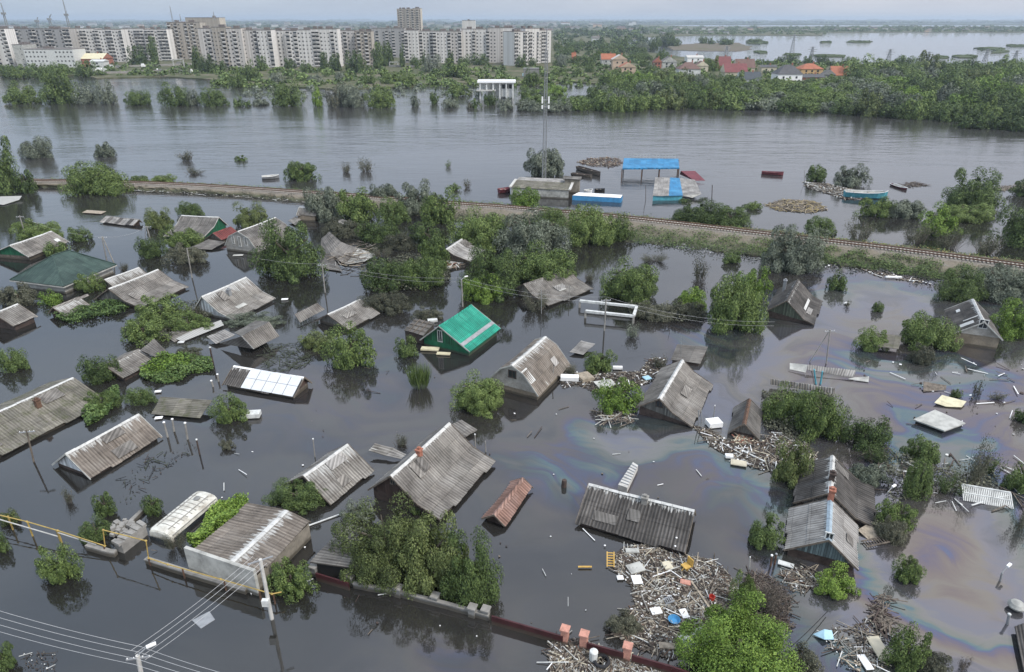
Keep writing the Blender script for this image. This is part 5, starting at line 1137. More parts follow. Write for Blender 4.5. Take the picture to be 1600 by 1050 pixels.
# concrete block house right of the facades and the white flooded ruin
a = G(818, 122, .3); W = G(842, 122, .3)[0]-a[0]; m = MB(); m.box((a[0]+W/2, a[1]+4, 3), W, 8, 7.5); m.box((a[0]+W/2, a[1]+4, 6.9), W+.5, 8.5, .3)
tag(m.build('concrete_shed', M['greyblock']), 'plain grey concrete block shed with flat roof right of the apartment facades', 'shed')
a = G(749, 154, 0); b = G(803, 157, 0); W = b[0]-a[0]; cx, cy = (a[0]+b[0])/2, a[1]+6; H = 8.6; root = empty('white_pavilion', (cx, cy, 0), 'white two storey pavilion ruin with open bays standing in the flood', 'building')
m = MB(); m.box((cx, cy, H), W+2, 13, .9); m.build('flat_roof', M['whiteclean'], root)
m = MB(); m.box((cx, cy+1, 4), W*.5, 6, 8); m.box((cx+W*.3, cy, 4.5), W*.32, 9, 7.4); m.box((cx-W*.33, cy+1, 6.4), W*.3, 8, 3.4); m.build('wall', M['white'], root)
m = MB(); m.box((cx-W*.3, cy-1, 4.3), W*.55, 13, .6); m.build('terrace_slab', M['concrete_pale'], root)
for k in range(6):
    x = cx-W/2+.5+k*(W-1)/5; m = MB(); m.box((x, cy-5.6, 3.6), .8, .8, 9.2); m.build('pillar', M['white'], root)
for k in range(3): m = MB(); m.box((cx+W*(.2+.1*k), cy-4.54, 6.2), 1.6, .1, 2.2); m.build('window', M['darkhole'], root)
# promenade pipe frames, low wall and rubbish on the left bank
def frame(label, x0, x1, yb, yt, w_=.8):
    a, b = G(x0, yb, .7), G(x1, yb, .7); h = atY(x0, yt, a[1])[2]; m = MB(); m.beam((a[0], a[1], -.5), (a[0], a[1], h), w_); m.beam((b[0], b[1], -.5), (b[0], b[1], h), w_); m.beam((a[0], a[1], h), (b[0], b[1], h), w_)
    tag(m.build('pipe_frame', M['pale']), label, 'pipe frame')
frame('pale pipe frame gate over the bank road left of centre', 272, 288, 105, 93); frame('white pipe frame beside the round dark tree on the bank', 198, 207, 101, 93); frame('pipe frame in front of the gap between the facades', 609, 622, 104, 97)
m = MB(); 
for a_, b_ in (((150, 114), (270, 110)), ((180, 104), (300, 100)), ((608, 103), (655, 104))):
    p, q = G(*a_, 1.5), G(*b_, 1.5); m.beam(p, q, 1.0, 1.6)
tag(m.build('embankment_wall', M['concrete']), 'low concrete wall line along the left bank road', 'wall')
for i, (x, y, w_) in enumerate([(252, 113, 9), (247, 112, 3), (224, 104, 6), (232, 106, 4), (283, 114, 5), (300, 113, 3), (185, 106, 4), (175, 106, 5), (155, 111, 20), (282, 101, 12)]):
    p = G(x, y, .8); s_ = w_*depth(p)/FPX; m = MB(); m.box((p[0], p[1], 1.4), s_, s_*.5, 2.2, .1); m.box((p[0]-s_*.1, p[1], 2.9), s_*.6, s_*.45, .9, .1)
    for q in (-.32, .32): m.lathe((p[0]+s_*q, p[1]-s_*.25, .8), [(.4, 0), (.45, .3), (.2, .45)], 8)
    tag(m.build('parked_van', M['whiteclean' if i % 3 else 'greyblock']), 'small %s vehicle or container parked on the muddy left bank' % ('white' if i % 3 else 'grey'), 'van', 'vehicles and containers on the left bank')
# mast, pylons, cranes ------------------------------------------------------
def lattice(m, base, top, w0, w1, n=10, bar=.12):
    base, top = np.array(base, float), np.array(top, float); pts = []
    for i in range(n+1):
        c = base+(top-base)*i/n; w_ = w0+(w1-w0)*i/n; pts.append([c+np.array([sx*w_/2, sy*w_/2, 0]) for sx, sy in ((-1, -1), (1, -1), (1, 1), (-1, 1))])
    for i in range(n):
        for k in range(4):
            m.beam(pts[i][k], pts[i+1][k], bar*1.4); m.beam(pts[i][k], pts[i+1][(k+1) % 4], bar); m.beam(pts[i+1][k], pts[i+1][(k+1) % 4], bar)
b = G(850, 281, 0); top = atY(849, 42, b[1])[2]
root = empty('mobile_mast', b, 'very tall thin lattice telecom mast with white antennas rising from the boathouse', 'mast')
m = MB(); lattice(m, (b[0], b[1], -.5), (b[0], b[1], top*.86), 1.05, .6, 44, .05)
for sx in (-.42, .42): m.beam((b[0]+sx, b[1], -.5), (b[0]+sx*.6, b[1], top*.86), .17)
m.build('lattice_shaft', M['metal'], root)
m = MB(); m.tube([(b[0], b[1], top*.86), (b[0], b[1], top)], .12, 6); m.build('top_spike', M['metal'], root)
for zz_, hh in ((atY(848, 156, b[1])[2], 1.7), (atY(848, 167, b[1])[2], .9)):
    for sx in (-.85, .85):
        m = MB(); m.box((b[0]+sx, b[1]-.3, zz_), .4, .3, hh); m.beam((b[0], b[1], zz_), (b[0]+sx, b[1]-.3, zz_), .08); m.build('antenna', M['whiteclean'], root)
for i, (x, yb, yt, l) in enumerate([(1237, 84, 54, 'tallest pylon standing on an islet behind the villas'), (1266, 99, 73, 'pylon rising behind the orange roofed ochre house'), (1386, 104, 77, 'pylon with wide crossarms behind the wood, left of the middle'), (1447, 104, 81, 'slim leaning pylon in the lake behind the wood'), (1536, 106, 77, 'dark pylon with crossarms at the lake shore on the right'), (1582, 106, 79, 'rightmost pylon above the wood'), (1134, 92, 72, 'thin pylon behind the dark red roofs'), (1001, 60, 48, 'small far pylon above the left end of the lake')]):
    b = G(x, yb, 0); top = atY(x, yt, b[1])[2]; m = MB(); lattice(m, (b[0], b[1], -1), (b[0], b[1], top), 4.5, .8, 7, .22)
    for f, wd in ((.97, 4), (.84, 6.5), (.71, 5)): m.beam((b[0]-wd/2*1.4, b[1], top*f), (b[0]+wd/2*1.4, b[1], top*f), .4)
    tag(m.build('power_pylon', M['metal']), l, 'pylon', 'power pylons by the lake')
for i, (x, yb, yt, tx, ty, l) in enumerate([(16, 58, 21, 1, 4, 'pale harbour crane with its jib pointing up left at the left edge'), (112, 58, 23, 98, 0, 'harbour crane with a tall raised jib left of the beige block'), (62, 50, 33, 59, 27, 'small distant crane between the two big ones'), (82, 50, 30, 80, 22, 'slim distant crane behind the left blocks')]):
    b = G(x, yb, 2); d_ = b[1]; s_ = depth(b)/FPX; zt = atY(x, yt, d_)[2]; j = atY(tx, ty, d_); m = MB(); root = empty('harbour_crane', (b[0], d_, 0), l, 'crane', 'cranes of the distant port')
    m.beam((b[0]-2*s_, d_, 0), (b[0]-1.*s_, d_, zt), 1.*s_); m.beam((b[0]+2*s_, d_, 0), (b[0]+1.*s_, d_, zt), 1.*s_); m.box((b[0], d_, zt), 5*s_, 4*s_, 3.*s_); m.build('tower', M['greyblock'], root)
    m = MB(); m.beam((b[0], d_, zt), j, .8*s_); m.beam((b[0]+2*s_, d_, zt+5*s_), (b[0], d_, zt), .5*s_); m.beam((b[0]+2*s_, d_, zt+5*s_), j, .25*s_); m.build('jib', M['greyblock'], root)
for (x, y0_, y1_, l) in ((270, 34, 9, 'lattice mast on the roof corner of the tall beige block'), (335, 29, 18, 'short mast on the curved beige block'), (283, 34, 22, 'thin aerial beside the roof mast of the beige block')):
    b = G(x, 92, 0); z0_, z1_ = atY(x, y0_+1, b[1]+8)[2], atY(x, y1_, b[1]+8)[2]; m = MB(); lattice(m, (atY(x, y0_, b[1]+8)[0], b[1]+8, z0_-1), (atY(x, y0_, b[1]+8)[0], b[1]+8, z1_), 1.2, .2, 7, .1); tag(m.build('roof_mast', M['metal']), l, 'mast')
# trees of the far bank ------------------------------------------------------
far = random.Random(21); MERGE = {}
def ft(x, y, wpx, hpx, kind, shape, label, group, z=.0, name='tree', merge=None):
    p = G(x, y, z); s_ = depth(p)/FPX; r = wpx/2*s_; H = max(hpx*s_, .5*r)
    if merge:
        me = getcrown(kind, 's', shape, far.randrange(3)); nv = len(me.vertices); a = np.empty(nv*3, 'f'); me.vertices.foreach_get('co', a); a = a.reshape(-1, 3); q = far.uniform(0, 6.28)
        a = np.stack([(a[:, 0]*math.cos(q)-a[:, 1]*math.sin(q))*r+p[0], (a[:, 0]*math.sin(q)+a[:, 1]*math.cos(q))*r+p[1]+r*.5, a[:, 2]*H+z-.1], 1); MERGE.setdefault((merge, kind), []).append(a); return
    return place(p[0], p[1]+r*.5, r, r, H, kind, shape, label, 'tree', name, group, parts=False, z=z-.1, size='s' if wpx > 14 else 'xs')
for x0, y0, x1, y1, k, l in [(10,127,62,163,'G','rounded river tree at the far left end of the drowned row'), (70,100,128,163,'D','tallest tree of the drowned row at the left'), (120,130,156,163,'S','pale rounded bush right of the tallest drowned tree'), (154,124,183,163,'S','silvery upright bush of the drowned row'),
    (195,137,241,165,'D','separate dark bush of the drowned row below the van'), (253,127,300,166,'D','broad dark pointed bush of the drowned row'), (290,140,315,165,'S','silvery side bush of the pointed one'), (312,135,357,166,'D','dark bush tapering right in the drowned row'), (363,150,380,167,'D','first small bush right of the tapering one'), (378,153,394,167,'D','second small bush right of the tapering one'), (392,152,422,165,'S','flat low bush left of the dense pair'),
    (425,124,474,167,'D','dense dark pair of trunks in the river'), (488,133,506,167,'B','narrow yellow green bush in the river'), (510,135,540,168,'W','bare brown bush left of the whitish one'), (528,128,575,168,'S','whitish tangled bush at the centre of the row'), (572,130,622,169,'G','green bush right of the whitish tangled one'), (641,145,656,167,'S','slim pale bush in open water'), (672,140,686,163,'G','slim dark bush in open water'), (690,150,718,169,'S','low grey bush left of the pavilion'), (735,155,752,170,'G','small green bush in front of the pavilion terrace'),
    (755,140,778,165,'D','dark bush growing against the pavilion'), (775,150,803,173,'S','grey twiggy bush in front of the pavilion'), (728,158,740,170,'W','tiny bush left of the small green one'), (806,158,824,172,'W','brown low bush at the tip of the pier'),
    (200,124,248,99+2,'D','x')][:-1]:
    bb(x0, y0, x1, y1, k, l, 'dome', group='drowned row of trees in mid river', parts=False)
for x, yb, w_, h_, k, sh, l in [(215,104,34,34,'D','dome','large round dark tree in front of the left blocks'), (241,103,20,48,'D','tall','tall dark poplar in front of the left blocks'), (308,112,22,40,'D','tall','dark poplar left of the long facade'), (322,114,24,30,'D','dome','dark tree at the left foot of the long facade'), (342,112,26,18,'D','dome','low dark tree before the dotted stair windows'),
    (408,112,20,26,'D','dome','dark tree before the middle facade'), (452,108,22,18,'D','dome','rounded tree by the facade balconies'), (478,114,24,20,'D','dome','low tree right of the rounded one'), (506,110,20,30,'D','tall','first pointed tree before the middle facade'), (523,112,24,30,'D','dome','second pointed tree before the middle facade'), (556,114,36,36,'D','dome','big dark tree before the cream facade end'),
    (590,108,26,44,'D','tall','left poplar filling the gap of the facades'), (605,104,24,40,'D','dome','broad tree in the gap of the facades'), (628,106,12,36,'D','tall','thin poplar at the right of the gap'), (648,103,22,18,'D','dome','small dark tree right of the gap'), (662,102,8,24,'D','tall','tiny poplar before the pale facade'), (705,104,13,32,'D','tall','lone poplar before the pale facade'), (676,114,30,28,'S','dome','greyish tree before the pale facade'), (726,103,26,18,'D','dome','low tree under the white end strip'), (750,103,32,20,'D','dome','dark trees under the facade balconies'), (814,106,20,22,'D','dome','dark tree at the foot of the corner block'), (832,104,16,14,'D','dome','small tree at the right of the corner block'),
    (712,122,60,32,'G','dome','wide light green tree on the flooded bank'), (715,150,42,24,'G','dome','light green tree standing in the water below the wide one'), (610,132,34,24,'G','dome','green round tree on the bank in mid picture'), (635,132,34,24,'G','dome','second green round tree on the bank in mid picture'), (575,132,26,20,'G','dome','small green tree left of the round pair'), (530,128,22,18,'S','dome','greyish tree below the cream facade end'), (490,132,30,18,'S','dome','pale tree on the bank below the pointed ones'), (430,132,30,18,'S','dome','pale tree at the flooded bank left of the pale pair'), (368,136,24,24,'G','dome','green tree at the shore below the stair windows'), (388,128,30,36,'D','dome','dark green tree at the shore below the facade'), (830,134,26,26,'G','dome','green tree beside the concrete shed'), (26,122,34,22,'G','dome','yellowish green tree at the left bank'), (60,122,36,24,'D','dome','dark tree at the left bank'), (130,120,40,26,'D','dome','dark tree before the orange brick house'), (90,118,40,22,'D','dome','dark tree before the white office'), (8,120,26,20,'D','dome','tree at the left edge bank')]:
    ft(x, yb, w_, h_, k, sh, l, 'trees before the apartment blocks', .3)
# the dense flooded wood on the right bank
FL = {'D': 'dark green tree in the dense flooded wood on the right bank', 'G': 'mid green tree in the dense flooded wood on the right bank', 'B': 'yellow green tree in the dense flooded wood on the right bank', 'S': 'silvery willow in the dense flooded wood on the right bank', 'O': 'olive tree in the dense flooded wood on the right bank'}
def shore(x): return float(np.interp(x, [828, 870, 1000, 1100, 1200, 1300, 1400, 1480, 1530, 1600, 1700], [175, 176, 175, 172, 176, 178, 186, 190, 203, 206, 212]))
def backl(x): return float(np.interp(x, [828, 870, 930, 1000, 1100, 1150, 1250, 1330, 1345, 1450, 1600, 1700], [150, 150, 140, 132, 138, 142, 146, 142, 120, 116, 116, 116]))
n = 0
for row in range(7):
    x = 826+far.uniform(0, 10)
    while x < 1665:
        f = row/6; y = shore(x)-2-(shore(x)-backl(x)-2)*f+far.uniform(-2, 2)
        k = far.choices('DGBSO', [5, 6, 1.2, 2.2, .5])[0] if row else far.choices('GSDO', [5, 3, 2, 1])[0]
        w_ = far.uniform(34, 58)*(1-.2*f)*(1.25 if x > 1150 else 1); h_ = far.uniform(22, 36)*(.82 if 1180 < x < 1345 else 1.15 if x > 1150 else 1)*(1-.15*f)*(.62 if x < 930 else 1.)
        if not (row >= 3 and 870 < x < 935): ft(x, y, w_, h_, k, 'dome', FL[k], 'trees of the dense flooded wood', 0, merge='flooded_wood' if row > 3 else None); n += 1
        x += w_*far.uniform(.5, .75)
for i in range(62):
    x = far.uniform(868, 1040); y = far.uniform(74, 122); k = far.choices('DGS', [5, 3, 1])[0]
    if 930 < x < 1000 and y > 98: continue
    ft(x, y, far.uniform(14, 26), far.uniform(9, 18), k, far.choice(['dome', 'dome', 'tall']), {'D': 'dark tree', 'G': 'green tree', 'S': 'greyish tree'}[k]+' in the leafy quarter between the corner block and the villas', 'trees around the villas', .5, merge='leafy_quarter')
for x, y, w_, h_ in [(1005,105,16,14), (1040,100,26,20), (1115,112,26,26), (1105,100,16,12), (1168,97,12,12), (1186,100,14,10), (1197,104,16,12), (1220,98,16,10), (1238,99,24,15), (1262,100,16,13), (1285,101,22,16), (1298,104,16,12), (1328,108,26,20), (1208,112,22,12), (1145,100,12,8), (1055,125,26,14), (1030,128,26,18), (1005,124,22,14), (1110,128,26,16), (1135,136,24,14), (1200,134,26,14), (1270,134,26,12), (1310,134,30,16), (1360,112,24,14), (1385,108,30,14), (1415,106,40,20), (1455,108,30,14), (1470,104,22,10), (1500,108,26,14), (1520,108,26,18), (1560,110,34,18), (1590,108,30,14), (1350,120,40,18), (1430,120,44,22), (1540,120,40,20), (1490,122,40,16)]:
    k = far.choice('DDG'); ft(x, y, w_, h_, k, 'dome', {'D': 'dark tree standing between the villas and the lake', 'G': 'green tree standing between the villas and the lake'}[k], 'trees around the villas', .4)
for x, y, w_, h_ in [(1026,74,22,18), (1045,70,34,20), (1055,72,24,16), (1100,68,18,14), (1112,69,12,10), (1135,70,28,13), (1180,66,26,7), (1018,78,16,16)]:
    ft(x, y, w_, h_, 'D', 'dome', 'dark tree on the brown marsh islet in the lake', 'trees on the marsh islet', .5)
for (nm_, kd_), arr in MERGE.items():
    V = np.concatenate(arr); n4 = len(V)//4; me = bpy.data.meshes.new(nm_); me.vertices.add(4*n4); me.vertices.foreach_set('co', V.astype('f').ravel()); me.loops.add(4*n4); me.loops.foreach_set('vertex_index', np.arange(4*n4, dtype='i'))
    me.polygons.add(n4); me.polygons.foreach_set('loop_start', np.arange(0, 4*n4, 4, dtype='i')); me.polygons.foreach_set('loop_total', np.full(n4, 4, 'i')); me.materials.append(LM[kd_]); me.update(calc_edges=True)
    o = bpy.data.objects.new(nm_, me); C.objects.link(o); tag(o, kind='stuff')
# uncountable scrub and far woods as soft masses -----------------------------
def wood(name, spots, kind):
    g = np.random.default_rng(9); P = []; Ls = []
    for (cx, cy, r, H) in spots:
        k = 70 if r < 12 else 90; d = unit(g.normal(size=(k, 3))); d[:, 2] = np.abs(d[:, 2]); q = d*np.array([r, r, H])*g.uniform(.6, 1, (k, 1)); P.append(q+np.array([cx, cy, 0])); Ls.append(np.full(k, max(r, H)*.42))
    P = np.concatenate(P); L = np.concatenate(Ls)*g.uniform(.6, 1.3, len(P)); Nn = unit(g.normal(size=P.shape)*.7+np.array([0, -.2, .8])); U = unit(np.cross(Nn, g.normal(size=P.shape)))
    me = quads_mesh(name, P, Nn, U, L, L*.7, LM[kind]); o = bpy.data.objects.new(name, me); C.objects.link(o); return tag(o, kind='stuff')
def spots(n, fx, fy, w_, h_, z=.5):
    o = []
    for i in range(n):
        x = far.uniform(*fx); y = far.uniform(*fy) if not callable(fy) else fy(x); p = G(x, y, z); s_ = depth(p)/FPX; o.append((p[0], p[1], far.uniform(*w_)*s_/2, far.uniform(*h_)*s_))
    return o
wood('bank_scrub', spots(150, (-20, 340), (102, 119), (8, 18), (4, 9)), 'D'); wood('bank_scrub', spots(150, (330, 870), (106, 136), (9, 22), (4, 11)), 'D'); wood('bank_scrub', spots(130, (330, 870), (110, 138), (9, 22), (4, 11)), 'G')
wood('bank_scrub', spots(60, (380, 770), (134, 152), (6, 14), (3, 8)), 'S')
wood('villa_gardens', spots(260, (866, 1340), (98, 135), (8, 18), (4, 9)), 'D'); wood('villa_gardens', spots(160, (866, 1340), (100, 135), (8, 18), (4, 9)), 'G'); wood('villa_gardens', spots(200, (1330, 1680), (106, 130), (12, 24), (5, 10)), 'D')
wood('lake_shore_wood', spots(200, (870, 1010), (50, 100), (8, 18), (4, 9)), 'D')
wood('far_wood', spots(1300, (-60, 1000), (37.5, 60), (4, 12), (1.2, 4.)), 'D'); wood('far_wood', spots(700, (1000, 1660), lambda x: far.uniform(43, 54 if x < 1290 else 50), (5, 12), (1.5, 4.5)), 'D')
wood('far_wood', spots(900, (-200, 1800), (32.2, 37), (8, 30), (.6, 1.3)), 'D')
wood('islet_scrub', [s_ for xr, yr in (((1179, 1197), (80, 82)), ((1283, 1297), (65, 66.5)), ((1325, 1360), (64.5, 66)), ((1457, 1480), (88, 90)), ((1490, 1525), (86, 89)), ((1525, 1572), (74, 80)), ((1575, 1600), (70, 72)), ((1168, 1199), (65, 68)), ((1268, 1318), (86, 88)), ((1226, 1250), (84, 85.5))) for s_ in spots(22, xr, yr, (4, 9), (1, 2.2))], 'D')
for i in range(150):
    x = far.uniform(-20, 1000) if i < 100 else far.uniform(1000, 1640); y = far.uniform(39, 52) if i < 100 else far.uniform(44, 50 if x > 1290 else 54); p = G(x, y, .7); s_ = depth(p)/FPX; w_ = far.uniform(5, 16 if i < 100 else 9)*s_; h_ = far.uniform(2.2, 4.8 if i < 100 else 3)*s_
    wl = far.choice(['pale', 'white', 'slab_grey', 'pale', 'pinkwall']); rf = far.choice(['slate_grey', 'tile_brown', 'tile_grey', 'roofing', 'roofing'])
    m = MB(); m.box((p[0], p[1], h_/2), w_, 10, h_, 0, 0); X0, X1 = p[0]-w_/2-1, p[0]+w_/2+1; Y0, Y1 = p[1]-6, p[1]+6; hr = h_+.9*s_
    for f in ([(X0, Y0, h_), (X1, Y0, h_), (X1, p[1], hr), (X0, p[1], hr)], [(X1, Y1, h_), (X0, Y1, h_), (X0, p[1], hr), (X1, p[1], hr)]): m.face(f, None, 1)
    tag(m.build('distant_house', [M[wl], M[rf]]), 'tiny pale building in the distant town behind the blocks' if i < 100 else 'tiny pale building on the far shore of the lake', 'building', 'tiny buildings of the distant town' if i < 100 else 'tiny buildings on the far lake shore')
# ---------------------------------------------------------------- poles and wires
PT = {}
def pole(key, top, base, label, r=.13, mat='concrete', arms=0, cat='pole', name='utility_pole', group='utility poles standing in the flood', lamp=False, cap=None, r2=None):
    b = G(*base, 0); t_ = atY(*top, b[1]); t_[2] = max(t_[2], .4); PT[key] = t_; d = t_-b
    root = empty(name, b, label, cat, group); m = MB(); m.tube([b-d/np.linalg.norm(d)*1.5, b, t_], r, 8, r2=(r2 or r*.75)); m.build('shaft', M[mat], root)
    if arms:
        m = MB()
        for k in range(arms): z = t_-np.array([0, 0, .25+.45*k]); m.beam(z-np.array([.7, .12, 0]), z+np.array([.7, .12, 0]), .09)
        m.build('crossarm', M['metal'], root)
        m = MB()
        for k in range(arms):
            for s_ in (-.62, -.25, .25, .62): m.lathe(t_+np.array([s_, s_*.17, -.2-.45*k]), [(.03, 0), (.04, .05), (.02, .1)], 6)
        m.build('insulators', M['whiteclean'], root)
    if cap: m = MB(); m.lathe(t_-np.array([0, 0, .03]), [(r*1.0, 0), (r*1.05, .08), (r*.7, .12)], 8); m.build('cap', M[cap], root)
    if lamp:
        m = MB(); m.tube([t_, t_+np.array([.5, .3, .35])], .04, 6); m.build('bracket', M['metal'], root); m = MB(); m.box(t_+np.array([.7, .42, .38]), .55, .2, .12, .6); m.build('lamp_head', M['whiteclean'], root)
    return root
pole('a', (30.5,337), (41,372), 'white leaning pole behind the leftmost grey roof', arms=1)
pole('b', (160,369.5), (178,411), 'strut side of the double pole above the green hipped roof, leaning right', arms=1)
pole('b2', (159,370), (167,408), 'upright side of the double pole above the green hipped roof')
pole('c', (229,353), (235,374), 'short white pole between the A-frame pole and the olive bush', arms=1)
pole('c2', (227,354), (227,372), 'thin grey stake beside the short white pole', .07)
pole('d', (292,388), (300,434), 'tall white pole in open water left of the mansard house')
pole('e', (503,412), (508,457), 'white pole at the right edge of the large dark round tree', arms=1)
pole('f', (721,437), (723,479), 'white pole just behind the bright green roof', lamp=True)
pole('g', (947,467), (944,517), 'white pole passing in front of the white concrete beams', arms=1)
pole('h', (890,446), (889,470), 'thin white pipe at the kinked standing roof', .07)
pole('i', (41,671.5), (53,722), 'long thin grey pole leaning left beside the very long roof', .1, 'wood', arms=1)
pole('j', (328,543), (333,568), 'dark post left of the half white panelled roof', .14, 'wood_dark', cap='white')
pole('k', (225.5,424), (228,434), 'small vent pipe on the wide kinked roof ridge', .06, 'metal')
for q, (t_, b_, l) in enumerate([((330,595), (333,604), 'short white capped post below the dark post'), ((339.5,585), (341.5,596), 'second short white capped post right of the first'), ((256,660), (262,683), 'left post of three white capped ones by the long brown roof'), ((269,655), (272,674), 'middle post of three white capped ones by the long brown roof'), ((289,661), (293,686), 'right bluish post of three white capped ones by the long brown roof')]):
    pole('p%d' % q, t_, b_, l, .13, 'concrete', name='fence_post', cat='post', group='short capped posts in the water', cap='whiteclean')
pole('l', (307,687), (312,710), 'dark wooden stake in open water right of the three posts', .1, 'wood_dark', cap='white')
pole('m', (489,686), (492,714), 'thin white pole behind the streaky white roof', .07, cap='whiteclean')
pole('n', (742,679), (743,701), 'left white pipe behind the biggest house', .07, cap='whiteclean'); pole('n2', (758,689), (759,706), 'right grey pipe behind the biggest house', .07)
pole('o', (865.5,571), (863,597), 'white pole in front of the brown mansard roof', .08, cap='black')
pole('q', (1064,524), (1064,566), 'thin aerial rising over the dark flat roof above the flared roof', .035, 'metal')
pole('r', (1117,634), (1115,651), 'white capped pipe right of the flared roof', .06, cap='whiteclean')
pole('s', (1092,641), (1091,668), 'left pipe at the front corner of the flared roof', .08, 'metal'); pole('s2', (1096,642), (1096,668), 'right pipe at the front corner of the flared roof', .08, 'metal')
pole('t', (882,750), (881,760), 'dark stump in open water left of the dark corrugated roof', .3, 'wood_dark')
pole('u', (1297,515), (1265,566), 'long pale leaning strut over the broken strip roof', .07); pole('u2', (1297,515), (1291,568), 'upright pole of the strut over the broken strip roof', .1, arms=1)
pole('v', (1272,577), (1275,600), 'left blue grey post under the broken strip roof', .12, 'teal'); pole('v2', (1285,580), (1282,600), 'right blue grey post under the broken strip roof', .12, 'teal')
pole('w', (1387,769), (1384,786), 'thin bracket pole behind the right roof of the weathered house', .06, 'metal', lamp=True)
pole('x', (406.5,874), (425,967), 'thick concrete pole leaning left at the big garage', .17, 'concrete_pale', arms=0, r2=.13)
bx = G(424, 945, 0); m = MB(); tp = PT['x']; bs = G(425,967,0); q = bs+(tp-bs)*.33; m.box(q+np.array([-.1,-.25,0]), .5, .3, .55); o = m.build('junction_box', M['white'], None); tag(o, 'white junction box strapped to the leaning concrete pole', 'box')
m = MB(); t_ = tp; m.beam(t_-np.array([.75,.4,.1]), t_+np.array([.75,.4,-.1]), .09); o = m.build('crossarm', M['metal'], [o_ for o_ in bpy.data.objects if o_.get('label', '').startswith('thick concrete pole leaning')][0])
pole('y', (215,1024), (232,1110), 'concrete pole with a street lamp cut by the bottom edge at the left', .17, 'concrete_pale', arms=1, lamp=True)
pole('z', (1566,895), (1563,907), 'slanting grey post with a small lamp in the oil film at the right', .1, 'metal', lamp=True); pole('z2', (1577,960), (1574,975), 'grey post below the cream tank at the right edge', .12, 'metal', cap='white')
pole('aa', (1257,290-24), (1257,285), 'tiny stake on the debris islet', .05, 'wood'); pole('ab', (1113,289), (1112,316), 'dark pole standing in the river right of the striped roof', .12, 'wood_dark'); pole('ac', (1009,289), (1009,312), 'thin dark pole left of the striped riverside roof', .08, 'wood_dark')
pole('ad', (1206,868), (1204,884), 'left of two rusty posts by the teal gable', .1, 'rust', cap='whiteclean'); pole('ae', (1213,866), (1210,882), 'right of two rusty posts by the teal gable', .1, 'rust', cap='metal'); pole('af', (1172,871), (1171,890), 'white pipe left of the two rusty posts', .05, 'pale', cap='whiteclean')
pole('ag', (1046,508), (1046,520), 'thin stick in the lagoon below the concrete beams', .03, 'wood_dark'); pole('ah', (846,453), (846,490), 'thin pole in front of the kinked standing roof', .05, 'metal')
def wire(name, a, b, sag, label, r=.011, group='power lines over the flood', mat='wire'):
    pts = [a+(b-a)*t-np.array([0, 0, 4*sag*t*(1-t)]) for t in np.linspace(0, 1, 25)]; m = MB(); m.tube(pts, r, 5); tag(m.build(name, M[mat]), label, 'wire', group)
far_ = [np.array([x_, 0, z_]) for x_, z_ in ((-.6, 0), (-.2, 0), (.2, 0), (.6, 0))]
ty_, tx_ = PT['y'], PT['x']
for k, s_ in enumerate((-.75, -.28, .28, .75)):
    dv_ = np.array([s_*.8, -s_*.45, .0]); dw_ = np.array([s_*.15, -s_*.85, 0])
    wire('power_line', ty_+dv_, tx_+dv_*1.0, .25, 'one of four parallel lines from the bottom left pole up to the leaning concrete pole', group='four lines to the leaning pole')
    b0 = atY(-60, 936+k*11, ty_[1]+3.5); wire('power_line', ty_+dw_, b0, .25, 'one of four parallel lines running off the left edge at the bottom', group='four lines to the left edge')
    b1 = atY(400, 1066+k*8, ty_[1]-3.5); wire('power_line', ty_+dw_, b1, .15, 'one of four parallel lines leaving the bottom left pole toward the bottom edge', group='four lines to the bottom edge')
for k, s_ in enumerate((-.3, .3)):
    o_ = np.array([0, 0, s_])
    wire('power_line', PT['e']+o_, PT['f']+o_, .9, 'one of two lines between the poles at the dark round tree and the green roof', group='two lines by the green roof'); wire('power_line', PT['f']+o_, PT['g']+o_, .9, 'one of two lines from the green roof pole to the concrete beams', group='two lines over the central trees')
    wire('power_line', PT['g']+o_, atY(1210, 506, PT['g'][1]-2)+o_, 1.0, 'one of two lines from the concrete beams to the large green tree', group='two lines to the large green tree')
wire('power_line', PT['e'], atY(405, 404, PT['e'][1]+4), .3, 'single line from the dark round tree pole to the mansard house'); wire('power_line', PT['a'], PT['b'], 1., 'thin line from the leftmost pole to the A-frame pole'); wire('power_line', PT['b'], PT['c'], .8, 'thin sagging line from the A-frame pole to the short white pole')
wire('power_line', G(1293, 955, .3), G(1200, 1040, 2), .3, 'thin dark cable slanting beside the bright bottom tree', mat='black', r=.03)
# ---------------------------------------------------------------- concrete beams, pipe, walls, fence, bus
root = empty('concrete_beam_frame', G(950, 492, 0), 'white rectangular frame of concrete beams standing in water before the layered tree', 'beam frame'); zb_ = 1.1
q = [G(906, 470, zb_), G(995, 479, zb_), G(990, 494, zb_), G(915, 486, zb_)]
for a, b in ((0, 1), (1, 2), (2, 3)): m = MB(); m.beam(q[a], q[b], .42, .32); m.build('beam', M['white'], root)
for p in q: m = MB(); m.box((p[0], p[1], -.5), .3, .3, 3.2); m.build('support', M['concrete'], root)
root = empty('gas_pipe', G(150, 850, 0), 'yellow gas pipe on posts with a raised arch crossing the lower left', 'gas pipe')
def pz(px, py, z): return G(px, py, z)
L0 = [pz(-30, 798, 1.6), pz(42, 815, 1.5), pz(90, 829, 1.3), pz(164, 853, .8)]
gA = G(164, 853, .8); up = atY(161, 828, gA[1]); gB = G(232, 872, .8); up2 = atY(228, 845, gB[1])
path = L0+[up, up2, gB, pz(262, 882, .9), pz(345, 905, 1.), pz(425, 928, 1.), pz(440, 925, 1.)]
m = MB()
for a, b in zip(path[:-1], path[1:]): m.tube([a, b], .045, 8)
